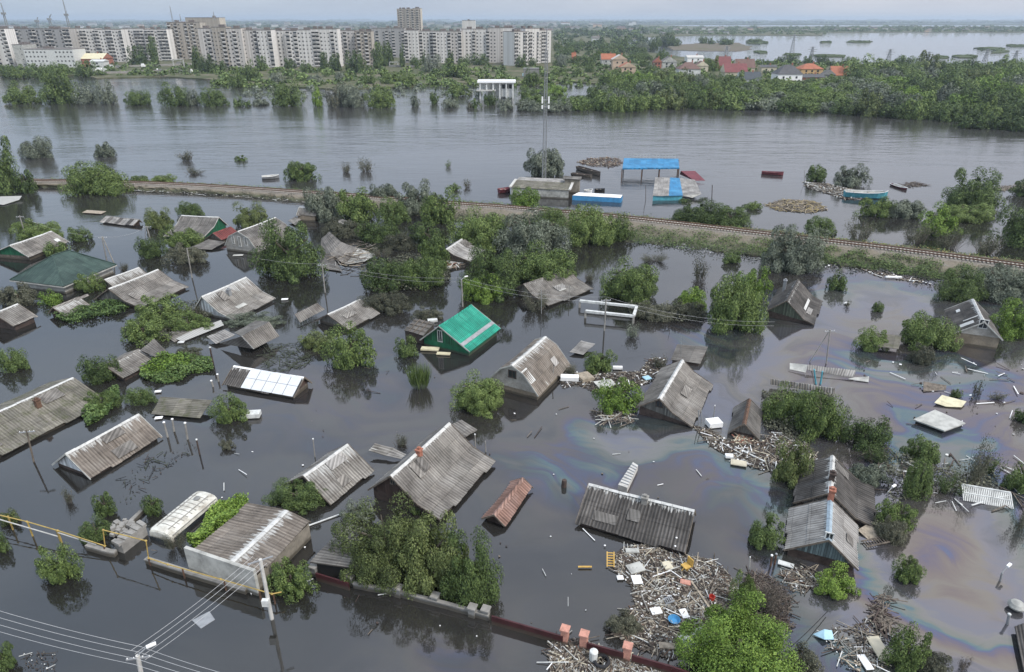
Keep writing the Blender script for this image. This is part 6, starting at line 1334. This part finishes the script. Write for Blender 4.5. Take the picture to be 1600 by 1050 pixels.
for p in path[1:-1]: m.lathe(p-np.array([0, 0, .08]), [(.05, 0), (.1, .08), (.05, .16)], 8)
m.build('pipe', M['yellow'], root)
m = MB()
for a, b in ((pz(-30, 803, 1.1), pz(90, 838, .9)), (pz(90, 832, 1.1), pz(150, 851, .6))): m.tube([a, b], .05, 6)
m.build('pipe', M['concrete_pale'], root)
for x, y, z in ((12, 806, 1.5), (43, 816, 1.5), (90, 829, 1.3), (88, 828, 1.2), (162, 853, .8), (232, 872, .8), (285, 889, .95), (350, 907, 1.), (405, 923, 1.), (427, 928, 1.)):
    p = pz(x, y, z); m = MB(); m.beam((p[0], p[1], -1.5), (p[0], p[1], z), .09); m.build('post', M['yellow'] if x < 100 else M['rust'], root)
def wallseg(name, pts, z, t, mat, label, cat='wall', cope=None, group=None):
    m = MB(); P = [G(x, y, z) for x, y in pts]
    root = empty(name, P[0]*[1, 1, 0], label, cat, group)
    for a, b in zip(P[:-1], P[1:]):
        d = b-a; m.box(((a[0]+b[0])/2, (a[1]+b[1])/2, (z-2)/2), np.linalg.norm(d[:2])-.02, t, z+2, math.atan2(d[1], d[0]))
    m.build('panel', MW(mat), root)
    if cope:
        m = MB()
        for a, b in zip(P[:-1], P[1:]): m.beam(a+[0, 0, .05], b+[0, 0, .05], t+.1, .1)
        m.build('coping', M[cope], root)
    return root
wallseg('block_wall', [(228, 873), (300, 896), (385, 921)], .4, .3, 'palebrick', 'low block wall carrying the pipe below the garage parapet', cope='concrete')
wallseg('block_wall', [(135, 850), (170, 860), (180, 861)], .5, .4, 'concrete', 'short block wall piece under the bush by the yellow arch')
r_ = wallseg('ruined_wall', [(174, 834), (205, 812), (228, 790)], .35, .35, 'concrete', 'thin ruined wall running from the yellow arch up toward the bus bush')
m = MB(); a, b = G(183, 848, 1.0), G(221, 819, 1.0); m.box(((a[0]+b[0])/2, (a[1]+b[1])/2, 0), np.linalg.norm((b-a)[:2]), .9, 2.0, math.atan2(b[1]-a[1], b[0]-a[0])); 
for k in range(5): p = a+(b-a)*(k/4); m.box((p[0], p[1], 1.03), .35, .95, .25, math.atan2(b[1]-a[1], b[0]-a[0])+rng.uniform(-.2, .2))
tag(m.build('ruined_wall', M['concrete']), 'thick crumbling block wall behind the yellow pipe arch', 'wall')
m = MB()
for k in range(34): p = G(rng.uniform(176, 212), rng.uniform(812, 836), rng.uniform(.1, .8)); s_ = rng.uniform(.25, .6); m.box(p, s_, s_*.7, s_*.6, rng.uniform(0, 3))
tag(m.build('rubble_heap', M['concrete']), 'heap of grey rubble between the two ruined walls', 'rubble')
wallseg('red_fence', [(493, 895), (545, 911)], .75, .12, 'red_fence', 'dark red fence section below the flat canopy', 'fence', group='fence along the flooded street')
wallseg('concrete_fence', [(552, 911), (625, 925), (700, 944), (764, 962)], .45, .2, 'greyblock', 'low concrete fence in front of the big olive trees', 'fence', cope='concrete', group='fence along the flooded street')
wallseg('red_fence', [(768, 962), (880, 994)], .8, .12, 'red_fence', 'long dark red fence left of the brick piers', 'fence', group='fence along the flooded street')
wallseg('red_fence', [(917, 1004), (975, 1020)], .8, .12, 'red_fence', 'dark red fence between the second and third brick pier', 'fence', group='fence along the flooded street'); wallseg('red_fence', [(987, 1023), (1050, 1041), (1090, 1055)], .8, .12, 'red_fence', 'dark red fence right of the third brick pier', 'fence', group='fence along the flooded street')
def pier(x, y, z, mat, label, s_=.62):
    p = G(x, y, z); root = empty('fence_pier', p*[1, 1, 0], label, 'pier', 'fence piers along the flooded street'); m = MB(); m.box((p[0], p[1], (z-2)/2), s_, s_, z+2, -.35); m.build('shaft', MW(mat), root); m = MB(); m.box((p[0], p[1], z+.06), s_+.14, s_+.14, .12, -.35); m.build('cap', M['brick_pink' if mat == 'brick_pink' else 'concrete'], root)
for x, y, l in ((490, 885, 'pale pier at the left end of the canopy fence'), (547, 900, 'concrete pier at the left foot of the olive tree'), (622, 918, 'concrete pier under the middle of the olive tree'), (680, 931, 'concrete pier between the two olive trees'), (738, 949, 'first of two adjoining concrete piers under the glossy tree'), (759, 952, 'last concrete pier next to the red fence')): pier(x, y, .8, 'greyblock', l, .5)
for x, y, l in ((883, 983, 'left pink brick pier of three'), (913, 991, 'middle pink brick pier of three'), (981, 1010, 'right pink brick pier of three')): pier(x, y, 1.25, 'brick_pink', l, .5)
# bus roof
ra, rb_ = G(251, 826, 1.0), G(319, 770, 1.0); d = rb_-ra; Lb = np.linalg.norm(d[:2])+.6; ang = math.atan2(d[1], d[0]); c_ = (ra+rb_)/2; root = empty('sunken_bus', c_*[1, 1, 0], 'white bus sunk to its windows beside the bright vines', 'bus')
wB = 2.5; u_ = np.array([math.cos(ang), math.sin(ang), 0]); v_ = np.array([-u_[1], u_[0], 0]); sec = [(-1.25, -1.6), (-1.25, .25), (-1.18, .62), (-.95, .86), (-.5, .96), (0, 1.0), (.5, .96), (.95, .86), (1.18, .62), (1.25, .25), (1.25, -1.6)]
m = MB(); V = []; stn = [(-Lb/2, .9, -.2), (-Lb/2+.08, .96, -.06), (-Lb/2+.3, 1, 0), (0, 1, 0), (Lb/2-.3, 1, 0), (Lb/2-.08, .96, -.06), (Lb/2, .9, -.2)]
for s_, k_, dz_ in stn:
    for a_, z_ in sec: V.append(c_*[1, 1, 0]+u_*s_+v_*a_*k_+np.array([0, 0, z_+(dz_ if z_ > 0 else 0)]))
ns = len(sec); F_ = [(i*ns+j, (i+1)*ns+j, (i+1)*ns+j+1, i*ns+j+1) for i in range(len(stn)-1) for j in range(ns-1)]+[tuple(range(ns)), tuple(range(len(stn)*ns-1, (len(stn)-1)*ns-1, -1))]
M['buswhite'] = solid('dirty_bus_paint', (.6, .59, .53), .45, .3, .9, dirt=(.28, .25, .2)); m.raw(V, F_); m.build('body', M['buswhite'], root, smooth=False)
for s_ in (-1, 1): m = MB(); m.box(c_*[1, 1, 0]+v_*s_*1.27+np.array([0, 0, .12]), Lb-.6, .05, .42, ang); m.build('window_band', M['glass'], root); m = MB(); m.beam(c_*[1, 1, 0]+v_*s_*1.2-u_*(Lb/2-.3)+np.array([0, 0, .63]), c_*[1, 1, 0]+v_*s_*1.2+u_*(Lb/2-.3)+np.array([0, 0, .63]), .06); m.build('rain_gutter', M['concrete'], root)
m = MB(); m.box(c_*[1, 1, 0]-u_*(Lb/2+.17)+np.array([0, 0, .15]), .06, 1.9, .4, ang); m.build('windscreen', M['glass'], root)
m = MB(); m.lathe(c_*[1, 1, 0]+u_*(Lb/2-1.2)+np.array([0, 0, .99]), [(.28, 0), (.3, .08), (.1, .12)], 12); m.build('roof_hatch', M['greyblock'], root)
m = MB()
for k in range(9): f_ = -Lb/2+.9+k*(Lb-1.8)/8; m.beam(c_*[1, 1, 0]+u_*f_-v_*.95+[0, 0, .885], c_*[1, 1, 0]+u_*f_+[0, 0, 1.02], .06, .03); m.beam(c_*[1, 1, 0]+u_*f_+[0, 0, 1.02], c_*[1, 1, 0]+u_*f_+v_*.95+[0, 0, .885], .06, .03)
for s_ in (-.62, .62): m.beam(c_*[1, 1, 0]+v_*s_-u_*(Lb/2-.5)+[0, 0, .97], c_*[1, 1, 0]+v_*s_+u_*(Lb/2-.5)+[0, 0, .97], .08, .03)
m.build('roof_seams', M['concrete'], root)
# long corrugated duct
qa = [G(966, 757, .6), G(980, 762, .6), G(997, 727, .6), G(989, 722, .6)]; root = empty('floating_duct', sum(qa)/4*[1, 1, 0], 'long white ribbed box afloat alone above the dark corrugated roof', 'duct'); m = MB(); m.plate(qa, .7); m.build('body', M['concrete_pale'], root)
m = MB()
for k in range(1, 9): p_, q_ = qa[0]+(qa[3]-qa[0])*k/9, qa[1]+(qa[2]-qa[1])*k/9; m.beam(p_+[0, 0, .04], q_+[0, 0, .04], .08)
m.build('rib', M['metal'], root)
# white lattice fence at the right
root = empty('lattice_fence', G(1540, 785, 0), 'white lattice fence leaning out of the water at the right', 'fence'); a, b, c2, d2 = G(1503, 757, 1.1), G(1579, 770, 1.1), G(1583, 795, .05), G(1506, 782, .05)
for k in range(27): m = MB(); f = k/26; m.beam(a+(b-a)*f, d2+(c2-d2)*f, .09, .05); m.build('slat', M['white'], root)
m = MB(); m.beam(a, b, .14); m.beam(a*.5+d2*.5, b*.5+c2*.5, .12); m.build('rail', M['white'], root)
# boats ---------------------------------------------------------------------
def boat(label, x0, x1, y0, y1, w_, mat, h=.7, group='boats', inner='pale', name='boat'):
    a, b = G(x0, y0, h*.5), G(x1, y1, h*.5); d = b-a; L = np.linalg.norm(d); u_ = d/L; v_ = np.array([-u_[1], u_[0], 0]); c_ = (a+b)/2*np.array([1, 1, 0]); root = empty(name, c_, label, 'boat', group)
    st = [(-.5, .65, 0), (-.3, .95, 0), (0, 1, 0), (.25, .85, .08), (.42, .45, .2), (.5, .04, .32)]; m = MB(); V = []; V2 = []
    for s_, k_, r_ in st:
        for a_, z_ in ((-1, 1), (-.7, .15), (0, -.1), (.7, .15), (1, 1)): V.append(c_+u_*L*s_+v_*a_*k_*w_/2+np.array([0, 0, z_*h+(r_*h if z_ == 1 else 0)]))
        for a_, z_ in ((-.92, 1), (-.6, .35), (0, .25), (.6, .35), (.92, 1)): V2.append(c_+u_*L*s_*.97+v_*a_*k_*w_/2+np.array([0, 0, z_*h+(r_*h if z_ == 1 else 0)-.01]))
    F_ = [(i*5+j, i*5+j+1, (i+1)*5+j+1, (i+1)*5+j) for i in range(5) for j in range(4)]
    m.raw(V, [f[::-1] for f in F_]+[(0, 1, 2, 3, 4)]); m.build('hull', M[mat], root); m = MB(); m.raw(V2, F_); m.build('inside', M[inner], root); m = MB()
    for i in range(5):
        for j in (0, 4): m.beam(V[i*5+j], V[(i+1)*5+j], .1)
    m.build('gunwale', M['whiteclean' if inner == 'pale' else mat], root)
    for s_ in (-.25, .08): m = MB(); m.box(c_+u_*L*s_+[0, 0, h*.8], .25, w_*.85, .05, math.atan2(u_[1], u_[0])); m.build('thwart', M['wood_light'], root)
boat('turquoise boat with white rim aground on the debris islet', 1319, 1386, 303, 306, 3.2, 'teal', 1.5)
boat('small red boat alone in the river right of the riverside roofs', 1190, 1224, 270, 272, 1.6, 'maroon', .8, inner='maroon'); boat('grey open boat in the river above the railway at the left', 409, 436, 278, 276, 2.2, 'metal', .8)
boat('white dinghy lying against the barge', 914, 925, 300, 299, 1.6, 'whiteclean', .8); boat('small dark boat right of the white dinghy', 929, 945, 297, 297, 1.2, 'black', .5, inner='black')
boat('maroon sunken boat left of the boathouse', 779, 797, 299, 297, 2.2, 'maroon', 1., inner='maroon'); boat('long weathered wooden hull beside the debris left of the canopy', 902, 938, 262, 273, 1.8, 'wood', 1., inner='wood_dark'); boat('grey narrow hull behind the boathouse lookout', 893, 925, 272, 276, 1.6, 'wood', .7, inner='wood_dark'); boat('small red and white boat beside the brown debris in the right river', 1393, 1417, 288, 296, 1.6, 'maroon', .5)
# ---------------------------------------------------------------- debris
dr = random.Random(33)
def field(label, poly, n, mats, smin, smax, name='floating_debris', flat=.5, z=.04, scum=None, plank=.26):
    g = np.random.default_rng(int(poly[0][0]+poly[0][1]*3)); Q = polyfill(poly, n, g); m = MB(); mm = [M[k] for k in mats]
    for q in Q:
        s_ = dr.uniform(smin, smax); k = dr.randrange(len(mats)); a = dr.uniform(0, 6.28)
        if dr.random() < plank: L = min(2.2, s_*dr.uniform(2, 8)*(1 if dr.random() < .9 else 1.8)); m.beam((q[0]-math.cos(a)*L/2, q[1]-math.sin(a)*L/2, z+dr.uniform(0, .1)), (q[0]+math.cos(a)*L/2, q[1]+math.sin(a)*L/2, z+dr.uniform(0, .22)), min(.13, s_*.24), .04, k)
        elif dr.random() < flat: 
            nn_ = dr.choice([4, 5, 5, 6]); T_ = Matrix.Rotation(dr.uniform(-.4, .4), 3, dr.choice('XY')); asp = dr.uniform(.45, 1.)
            m.plate([np.array(T_ @ Vector((math.cos(a+j*6.283/nn_)*s_*.5*dr.uniform(.6, 1.1), math.sin(a+j*6.283/nn_)*s_*.5*asp, 0)))+np.array([q[0], q[1], z+.06]) for j in range(nn_)], .04, k)
        else:
            r_ = s_*.28; m.lathe((q[0], q[1], z-.02), [(r_*.7, 0), (r_, r_*.5), (r_*.75, r_*1.1), (r_*.2, r_*1.3)], 6, k)
    o = m.build(name, mm); tag(o, label, kind='stuff')
M['scum'] = solid('matted_scum', (.075, .062, .05), .95, .45, 2.5, dirt=(.03, .026, .022))
def scum(label, poly, n, lf=.22, mats=('scum',)):
    g = np.random.default_rng(int(poly[0][0])); Q = polyfill(poly, n, g); P = np.concatenate([Q, g.uniform(.01, .07, (n, 1))], 1); Nn = unit(g.normal(size=P.shape)*.22+np.array([0, 0, 1.])); U = unit(np.cross(Nn, g.normal(size=P.shape))); L = lf*g.uniform(.4, 1.6, n)
    me = quads_mesh('floating_scum', P, Nn, U, L, L*.6, M['scum']); o = bpy.data.objects.new('floating_scum', me); C.objects.link(o); tag(o, label, kind='stuff')
RAFT = [(955, 872), (975, 855), (1010, 850), (1060, 868), (1115, 875), (1140, 900), (1160, 930), (1150, 965), (1115, 985), (1090, 1020), (1050, 1032), (985, 1010), (955, 990), (975, 965), (992, 945), (985, 915), (962, 895)]
RAFT2 = [(862, 1000), (905, 998), (975, 1024), (1045, 1046), (1070, 1075), (865, 1075), (858, 1040)]
ARC = [(1080, 664), (1105, 670), (1140, 690), (1190, 690), (1215, 672), (1260, 690), (1280, 720), (1235, 745), (1200, 738), (1150, 722), (1110, 697)]
MID = [(866, 575), (885, 568), (905, 585), (935, 585), (1000, 580), (1015, 560), (1040, 560), (1035, 590), (1010, 600), (975, 612), (950, 618), (925, 612), (900, 600), (880, 608)]
MIX = ['wood']*7+['mud']*4+['wood_dark']*3+['trash']*4+['wood_light']*4+['pale']*2+['rust', 'concrete', 'greyblock', 'pale', 'white', 'whiteclean', 'cream', 'black']
MIXW = MIX+['whiteclean', 'whiteclean']
scum('matted brown scum under the big debris raft', RAFT, 13000, .2); scum('matted brown scum of the bottom debris raft', RAFT2, 6500, .18); scum('brown scum in the arc of rubbish around the small steep roof', ARC, 5000, .25); scum('brown scum around the bright bush by the mansard', MID, 4000, .25)
field('mixed planks and rubbish of the big debris raft', RAFT, 5600, MIX, .06, .28, plank=.13); field('mixed planks and rubbish of the bottom debris raft', RAFT2, 3000, MIX, .06, .26, plank=.13)
field('rubbish arc around the small steep roof', ARC, 1300, MIXW, .08, .36, plank=.18); field('rubbish belt between the two mansard and flared roofs', MID, 700, MIXW, .08, .4, plank=.18)
field('orange brown rubbish heap at the gable of the small steep roof', [(1145, 683), (1160, 680), (1180, 688), (1170, 697), (1150, 694)], 160, ['brick', 'wood_light', 'rust', 'cream', 'wood'], .15, .4, plank=.1, z=.15)
BR = [(1196, 320), (1225, 312), (1275, 315), (1292, 328), (1265, 333), (1215, 329)]
field('brown reed debris patch floating in the river right', BR, 500, ['wood', 'wood_light', 'straw' if 'straw' in M else 'wood'], .3, .9, plank=.9); scum('brown mat of the river debris patch', BR, 1800, .6)
IS = [(1256, 284), (1290, 287), (1330, 296), (1352, 312), (1320, 312), (1290, 302), (1262, 294)]
field('debris islet around the turquoise boat', IS, 420, ['wood', 'wood_light', 'pale', 'white', 'trash'], .3, 1., plank=.5); scum('soil of the debris islet', IS, 1800, .7)
field('brown debris left of the blue canopy', [(900, 253), (925, 247), (965, 246), (972, 258), (950, 262), (920, 259)], 380, ['wood', 'wood_light', 'rust', 'wood_dark'], .4, 1.2, plank=.7); field('small brown debris by the red and white boat', [(1400, 288), (1430, 284), (1450, 290), (1415, 294)], 90, ['wood', 'wood_dark'], .3, .9, plank=.8)
field('brown debris spit at the right edge of the river', [(1550, 293), (1600, 287), (1630, 290), (1600, 298), (1556, 298)], 150, ['wood', 'wood_light'], .3, .9, plank=.8)
field('rubbish strip under the railway bank at the right', [(1340, 418), (1375, 425), (1440, 438), (1460, 446), (1420, 440), (1365, 431)], 170, ['whiteclean', 'wood_light', 'wood', 'wood', 'wood_dark', 'wood_dark'], .2, .6)
field('scattered white rubbish along the embankment foot', [(1000, 372), (1100, 385), (1200, 402), (1340, 418), (1340, 424), (1200, 412), (1100, 395), (1000, 381)], 90, ['whiteclean', 'pale', 'wood', 'wood_dark'], .2, .55, plank=.15)
field('rubbish along the left embankment foot', [(205, 296), (330, 303), (480, 314), (480, 318), (330, 307), (205, 300)], 150, ['white', 'pale', 'wood', 'wood', 'wood_dark', 'concrete'], .2, .6, plank=.3, z=.2)
field('rubbish and torn boards on the sagging roof right of the round tree', [(505, 400), (560, 380), (590, 392), (570, 412), (525, 420)], 120, ['wood_light', 'wood', 'wood', 'concrete'], .2, .6, plank=.8, z=.7)
field('rubbish in front of the wrecked roof at the centre', [(690, 408), (725, 410), (720, 420), (695, 418)], 90, ['wood_light', 'brick', 'white', 'wood'], .2, .6, plank=.3)
field('broken boards under the bright bush by the mansard', [(935, 642), (985, 640), (985, 664), (940, 662)], 90, ['wood_light', 'pale', 'wood', 'wood'], .15, .45, plank=.8)
field('rubbish below the teal gable', [(1215, 895), (1260, 885), (1300, 905), (1290, 920), (1240, 925)], 420, MIX, .08, .3); field('rubbish by the floating white door', [(1285, 985), (1330, 975), (1375, 960), (1395, 1000), (1390, 1045), (1330, 1050), (1295, 1020)], 480, MIX, .07, .28)
field('brushwood and boards right of the debris raft', [(1165, 895), (1205, 900), (1235, 930), (1235, 985), (1200, 985), (1170, 960)], 420, ['wood_dark', 'wood_dark', 'wood', 'wood'], .08, .25, plank=.95); field('upright boards of the wrecked pier right of the brushwood', [(1366, 930), (1392, 935), (1390, 990), (1366, 990)], 70, ['wood', 'wood', 'wood_dark'], .15, .4, plank=.95, z=.2)
field('specks of leaves drifting right of the long brown roof', [(185, 750), (230, 715), (300, 690), (310, 700), (240, 750), (190, 800)], 130, ['wood_dark', 'black', 'reedcol'], .06, .2, plank=.3); field('thin grass blades in the water right of the fallen gable roof', [(400, 540), (480, 535), (490, 570), (420, 585)], 200, ['reedcol' if 'reedcol' in M else 'wood_dark'], .12, .3, plank=.8)
field('white specks drifting at the lower left corner', [(35, 1020), (90, 1018), (85, 1050), (40, 1050)], 110, ['wood_dark', 'white', 'mud', 'wood_dark'], .05, .14, plank=.05)
field('drifting rubbish specks in the oily channel', [(1300, 560), (1600, 560), (1600, 760), (1450, 700), (1330, 600)], 60, ['whiteclean', 'wood_dark', 'wood'], .15, .5, plank=.4); field('drifting specks in the dark central water', [(560, 560), (1100, 690), (1150, 880), (800, 1000), (500, 1000), (300, 900), (200, 880), (330, 700)], 90, ['whiteclean', 'wood', 'wood_dark', 'white'], .08, .3, plank=.4)
field('twigs and drowned scraps around the orchard', [(1330, 700), (1600, 720), (1600, 800), (1450, 790), (1380, 770)], 130, ['wood_dark', 'wood', 'white'], .15, .5, plank=.7)
# single pieces one can point to
def slab(label, px, py, w_, h_, t, mat, name='foam_board', cat='board', rz=.2, z=.12, tilt=0., group='single boards and boxes afloat'):
    p = G(px, py, z); m = MB(); m.box((p[0], p[1], z+t/2), w_, h_, t, rz, 0, Matrix.Rotation(tilt, 3, 'X')); m.box((p[0], p[1], z+t+.012), w_*.8, h_*.75, .02, rz, 0, Matrix.Rotation(tilt, 3, 'X')); return tag(m.build(name, M[mat]), label, cat, group)
slab('large white box afloat against the bright bottom tree', 1092, 1009, 1.6, 1.5, .7, 'whiteclean', 'white_box', 'box', .6); slab('white square sheet in the upper left of the raft', 995, 906, .75, .9, .06, 'whiteclean', rz=.1); slab('smaller white square sheet at the left rim of the raft', 969, 903, .5, .42, .06, 'whiteclean', rz=.05)
slab('white framed board with a round hole at the top of the raft', 993, 888, 1.3, 1., .1, 'pale', rz=.35); slab('upright white sheet in the middle of the raft', 1069, 959, .55, .85, .06, 'whiteclean', rz=.2); slab('rounded white sheet left of the blue basin', 1025, 955, .8, .6, .08, 'whiteclean', rz=.2); slab('white panel at the top edge of the raft', 988, 861, 1.1, .5, .1, 'pale', rz=.0); slab('cream board near the yellow chair', 1043, 884, .7, .9, .06, 'cream', rz=.25); slab('pink board in the raft right of centre', 1071, 910, .8, .5, .06, 'brick_pink', rz=-.3)
slab('white fridge door afloat right of the flared roof', 1115, 664, 1.5, 1.2, .55, 'whiteclean', 'white_box', 'box', .2); slab('white refrigerator floating at the brown mansard', 890, 593, 2.2, .9, .5, 'whiteclean', 'refrigerator', 'refrigerator', -.08); slab('tiny white box afloat below the rubbish arc', 1139, 714, .75, .5, .25, 'whiteclean', 'white_box', 'box', -.1); slab('tan carton afloat below the rubbish arc', 1154, 724, 1.5, .9, .1, 'cream', 'carton', 'carton', -.3)
slab('white foam block in the belt left of the flared roof', 965, 576, 1.2, .45, .3, 'whiteclean', rz=-.05); slab('pale turquoise tray at the left eave of the flared roof', 1011, 591, .9, .9, .1, 'bluepale', 'tray', 'tray', .4); slab('brown slatted crate in the belt below the round bush', 914, 591, 1.6, 1.8, .4, 'wood_light', 'slatted_crate', 'crate', .4)
slab('white foam log under the railway bank at the right', 1396, 434, 2.6, .4, .25, 'whiteclean', rz=-.05); slab('long yellow plank alone in the dark water left of the raft', 914, 886, 1.1, .14, .06, 'wood_yellow', 'plank', 'plank', 0); slab('white window frame left of the teal gable', 1228, 882, 1.2, .5, .08, 'white', 'window_frame', 'window frame', -.45); slab('tan board leaning against the weathered house', 1363, 833, 1.8, 1.6, .08, 'wood_light', 'board', 'board', .5, tilt=.25)
slab('white floating door at the bottom right', 1373, 1013, .9, 1.9, .1, 'cream', 'floating_door', 'door', .02); slab('white sheet left of the floating door', 1352, 1035, .55, 1.2, .06, 'whiteclean', rz=.1); slab('white floating sack beside the round green bush', 397, 650, 1.4, 1.0, .5, 'white', 'white_sack', 'sack', .1); slab('white sheet at the sagging lone roof', 248, 653, .8, .5, .06, 'whiteclean', rz=.2); slab('white sheet caught by the leafy pole tuft', 247, 612, .7, .4, .1, 'whiteclean', rz=.2)
slab('pale foam raft under the green gable', 672, 546, 2.4, .9, .2, 'foam_y', rz=-.1); slab('pale foam slab right of the foam raft under the green gable', 693, 553, 1.8, .7, .12, 'foam_y', rz=-.1); slab('yellowed foam lump at the left of the green gable', 645, 527, 1.4, 1., .5, 'foam_y', rz=.2); slab('white bowl like lump behind the lattice batten hut', 676, 502, 1.4, .8, .3, 'white', rz=.2); slab('brown boards platform of the grey shed pile', 1043, 1010, 1.2, .5, .1, 'wood_light', 'board', 'board', -.1)
slab('white sheet floating in the mirror of the mansard house', 372, 399, 1.8, .8, .06, 'pale', rz=.1); slab('white floating lump below the large dark round tree', 445, 468, 1., .5, .12, 'whiteclean', rz=.1); slab('pale green box in the water under the wood at mid right', 820, 120, 3.5, 3, 2.4, 'bluepale', 'container', 'container', 0)
slab('white speck sheet on the lilac lagoon tuft', 1323, 474, .9, .6, .06, 'whiteclean', rz=.7); slab('grey panel left of the small white roof panels', 283, 535, .8, .5, .08, 'white', rz=.1)
# ladder, chair, basin, tyre, tarp, tank
def ladder(label, a, b, w_, mat, n=8, z0=.15, z1=.3):
    A_, B_ = G(*a, z0), G(*b, z1); d = (B_-A_)/np.linalg.norm(B_-A_); s_ = np.cross(d, (0, 0, 1)); s_ = s_/np.linalg.norm(s_)*w_/2; root = empty('ladder', (A_+B_)/2*[1, 1, 0], label, 'ladder')
    for k in (-1, 1): m = MB(); m.beam(A_+s_*k, B_+s_*k, .09); m.build('side_rail', M[mat], root)
    m = MB()
    for i in range(n): p = A_+(B_-A_)*(i+.5)/n; m.beam(p-s_, p+s_, .06)
    m.build('rungs', M[mat], root)
ladder('yellow ladder upright at the left rim of the raft', (954, 886), (954, 862), .55, 'wood_yellow', 6, .1, .9); ladder('weathered ladder lying beside the leaning tan board', (1350, 850), (1386, 842), .7, 'wood', 9); ladder('small metal ladder in the middle of the raft', (1038, 940), (1052, 935), .5, 'metal', 5)
p = G(1112, 936, .1); m = MB(); m.lathe(p, [(.2, 0), (.24, .3), (.2, .3), (.17, .05)], 12); tag(m.build('red_bucket', M['redp']), 'small red bucket in the raft right of centre', 'bucket')
p = G(1053, 971, .1); m = MB(); m.lathe(p, [(.28, 0), (.45, .25), (.41, .25), (.26, .04)], 14); tag(m.build('blue_basin', M['blue']), 'bright blue basin in the middle of the raft', 'basin')
p = G(940, 1035, .1); m = MB(); th = [(.42, .0), (.55, .04), (.6, .14), (.55, .24), (.42, .26), (.36, .14)]; m.lathe(p, th+[th[0]], 18); tag(m.build('tyre', M['black']), 'dark tyre in the bottom raft below the middle brick pier', 'tyre')
p = G(927, 1030, .12); m = MB(); m.lathe(p, [(.28, 0), (.3, .75), (.26, .8), (.1, .82)], 12); tag(m.build('white_barrel', M['white']), 'white barrel left of the tyre in the bottom raft', 'barrel')
root = empty('yellow_chair', G(1072, 884, 0), 'yellow wooden chair tipped over at the top right of the raft', 'chair'); p = G(1072, 884, .35); m = MB(); m.box(p, .6, .6, .08, .5); m.build('seat', M['wood_yellow'], root); m = MB(); m.box(p+[.35, .15, .3], .08, .6, .7, .5); m.build('backrest', M['wood_yellow'], root)
for sx in (-.22, .22):
    for sy in (-.22, .22): m = MB(); m.beam(p+[sx, sy, 0], p+[sx-.25, sy-.1, -.35], .06); m.build('leg', M['wood_yellow'], root)
m = MB(); P_ = [G(1270, 991, .1), G(1288, 983, .5), G(1300, 985, .4), G(1303, 999, .15), G(1288, 999, .35)]; m.plate(P_, .04); tag(m.build('blue_tarp', M['bluepale']), 'crumpled pale blue tarpaulin afloat at the bottom right', 'tarpaulin')
m = MB(); p = G(1587, 950, .1); m.lathe(p, [(.3, 0), (.55, .15), (.6, .3), (.42, .52), (.12, .62)], 16); tag(m.build('cream_tank', M['pale']), 'cream rounded tank afloat at the right edge above the grey post', 'tank')
for k, (x, y) in enumerate([(945, 853), (1055, 854), (1057, 841), (1043, 830)]): p = G(x, y, .9 if k else .1); m = MB(); m.lathe(p, [(.06, 0), (.09, .07), (.05, .1)], 8); tag(m.build('white_insulator_cap', M['whiteclean']), 'small white cap by the eave of the dark corrugated roof', 'cap', 'white caps at the dark corrugated roof')
p0_, p1_ = G(1126, 905, .1), G(1188, 962, .15); p0_ = G(1078, 900, .1); m = MB(); m.beam(G(1080, 908, .15), G(1117, 962, .2), .16, .1); tag(m.build('long_beam', M['wood_light']), 'long pale beam slanting across the right half of the raft', 'beam')
m = MB(); m.beam(G(1148, 698, .1), G(1197, 722, .1), .2, .08); tag(m.build('long_beam', M['white']), 'long white batten in the rubbish arc', 'beam')
m = MB(); m.beam(G(480, 822, .1), G(538, 801, .1), .14, .05); tag(m.build('long_beam', M['white']), 'thin white batten beside the canopy under the shrub', 'beam')
# ---------------------------------------------------------------- haze
m, t, b = newmat('haze_air'); t.nodes.remove(b); pv = t.nodes.new('ShaderNodeVolumePrincipled'); pv.inputs['Color'].default_value = (.72, .84, .97, 1); pv.inputs['Density'].default_value = HAZE = 1.1e-4; pv.inputs['Anisotropy'].default_value = .2
t.links.new(pv.outputs[0], t.nodes['Material Output'].inputs['Volume'])
mb = MB(); mb.box((0, 14900, 46), 60400, 30220, 106); o = mb.build('haze', m); tag(o, kind='stuff')
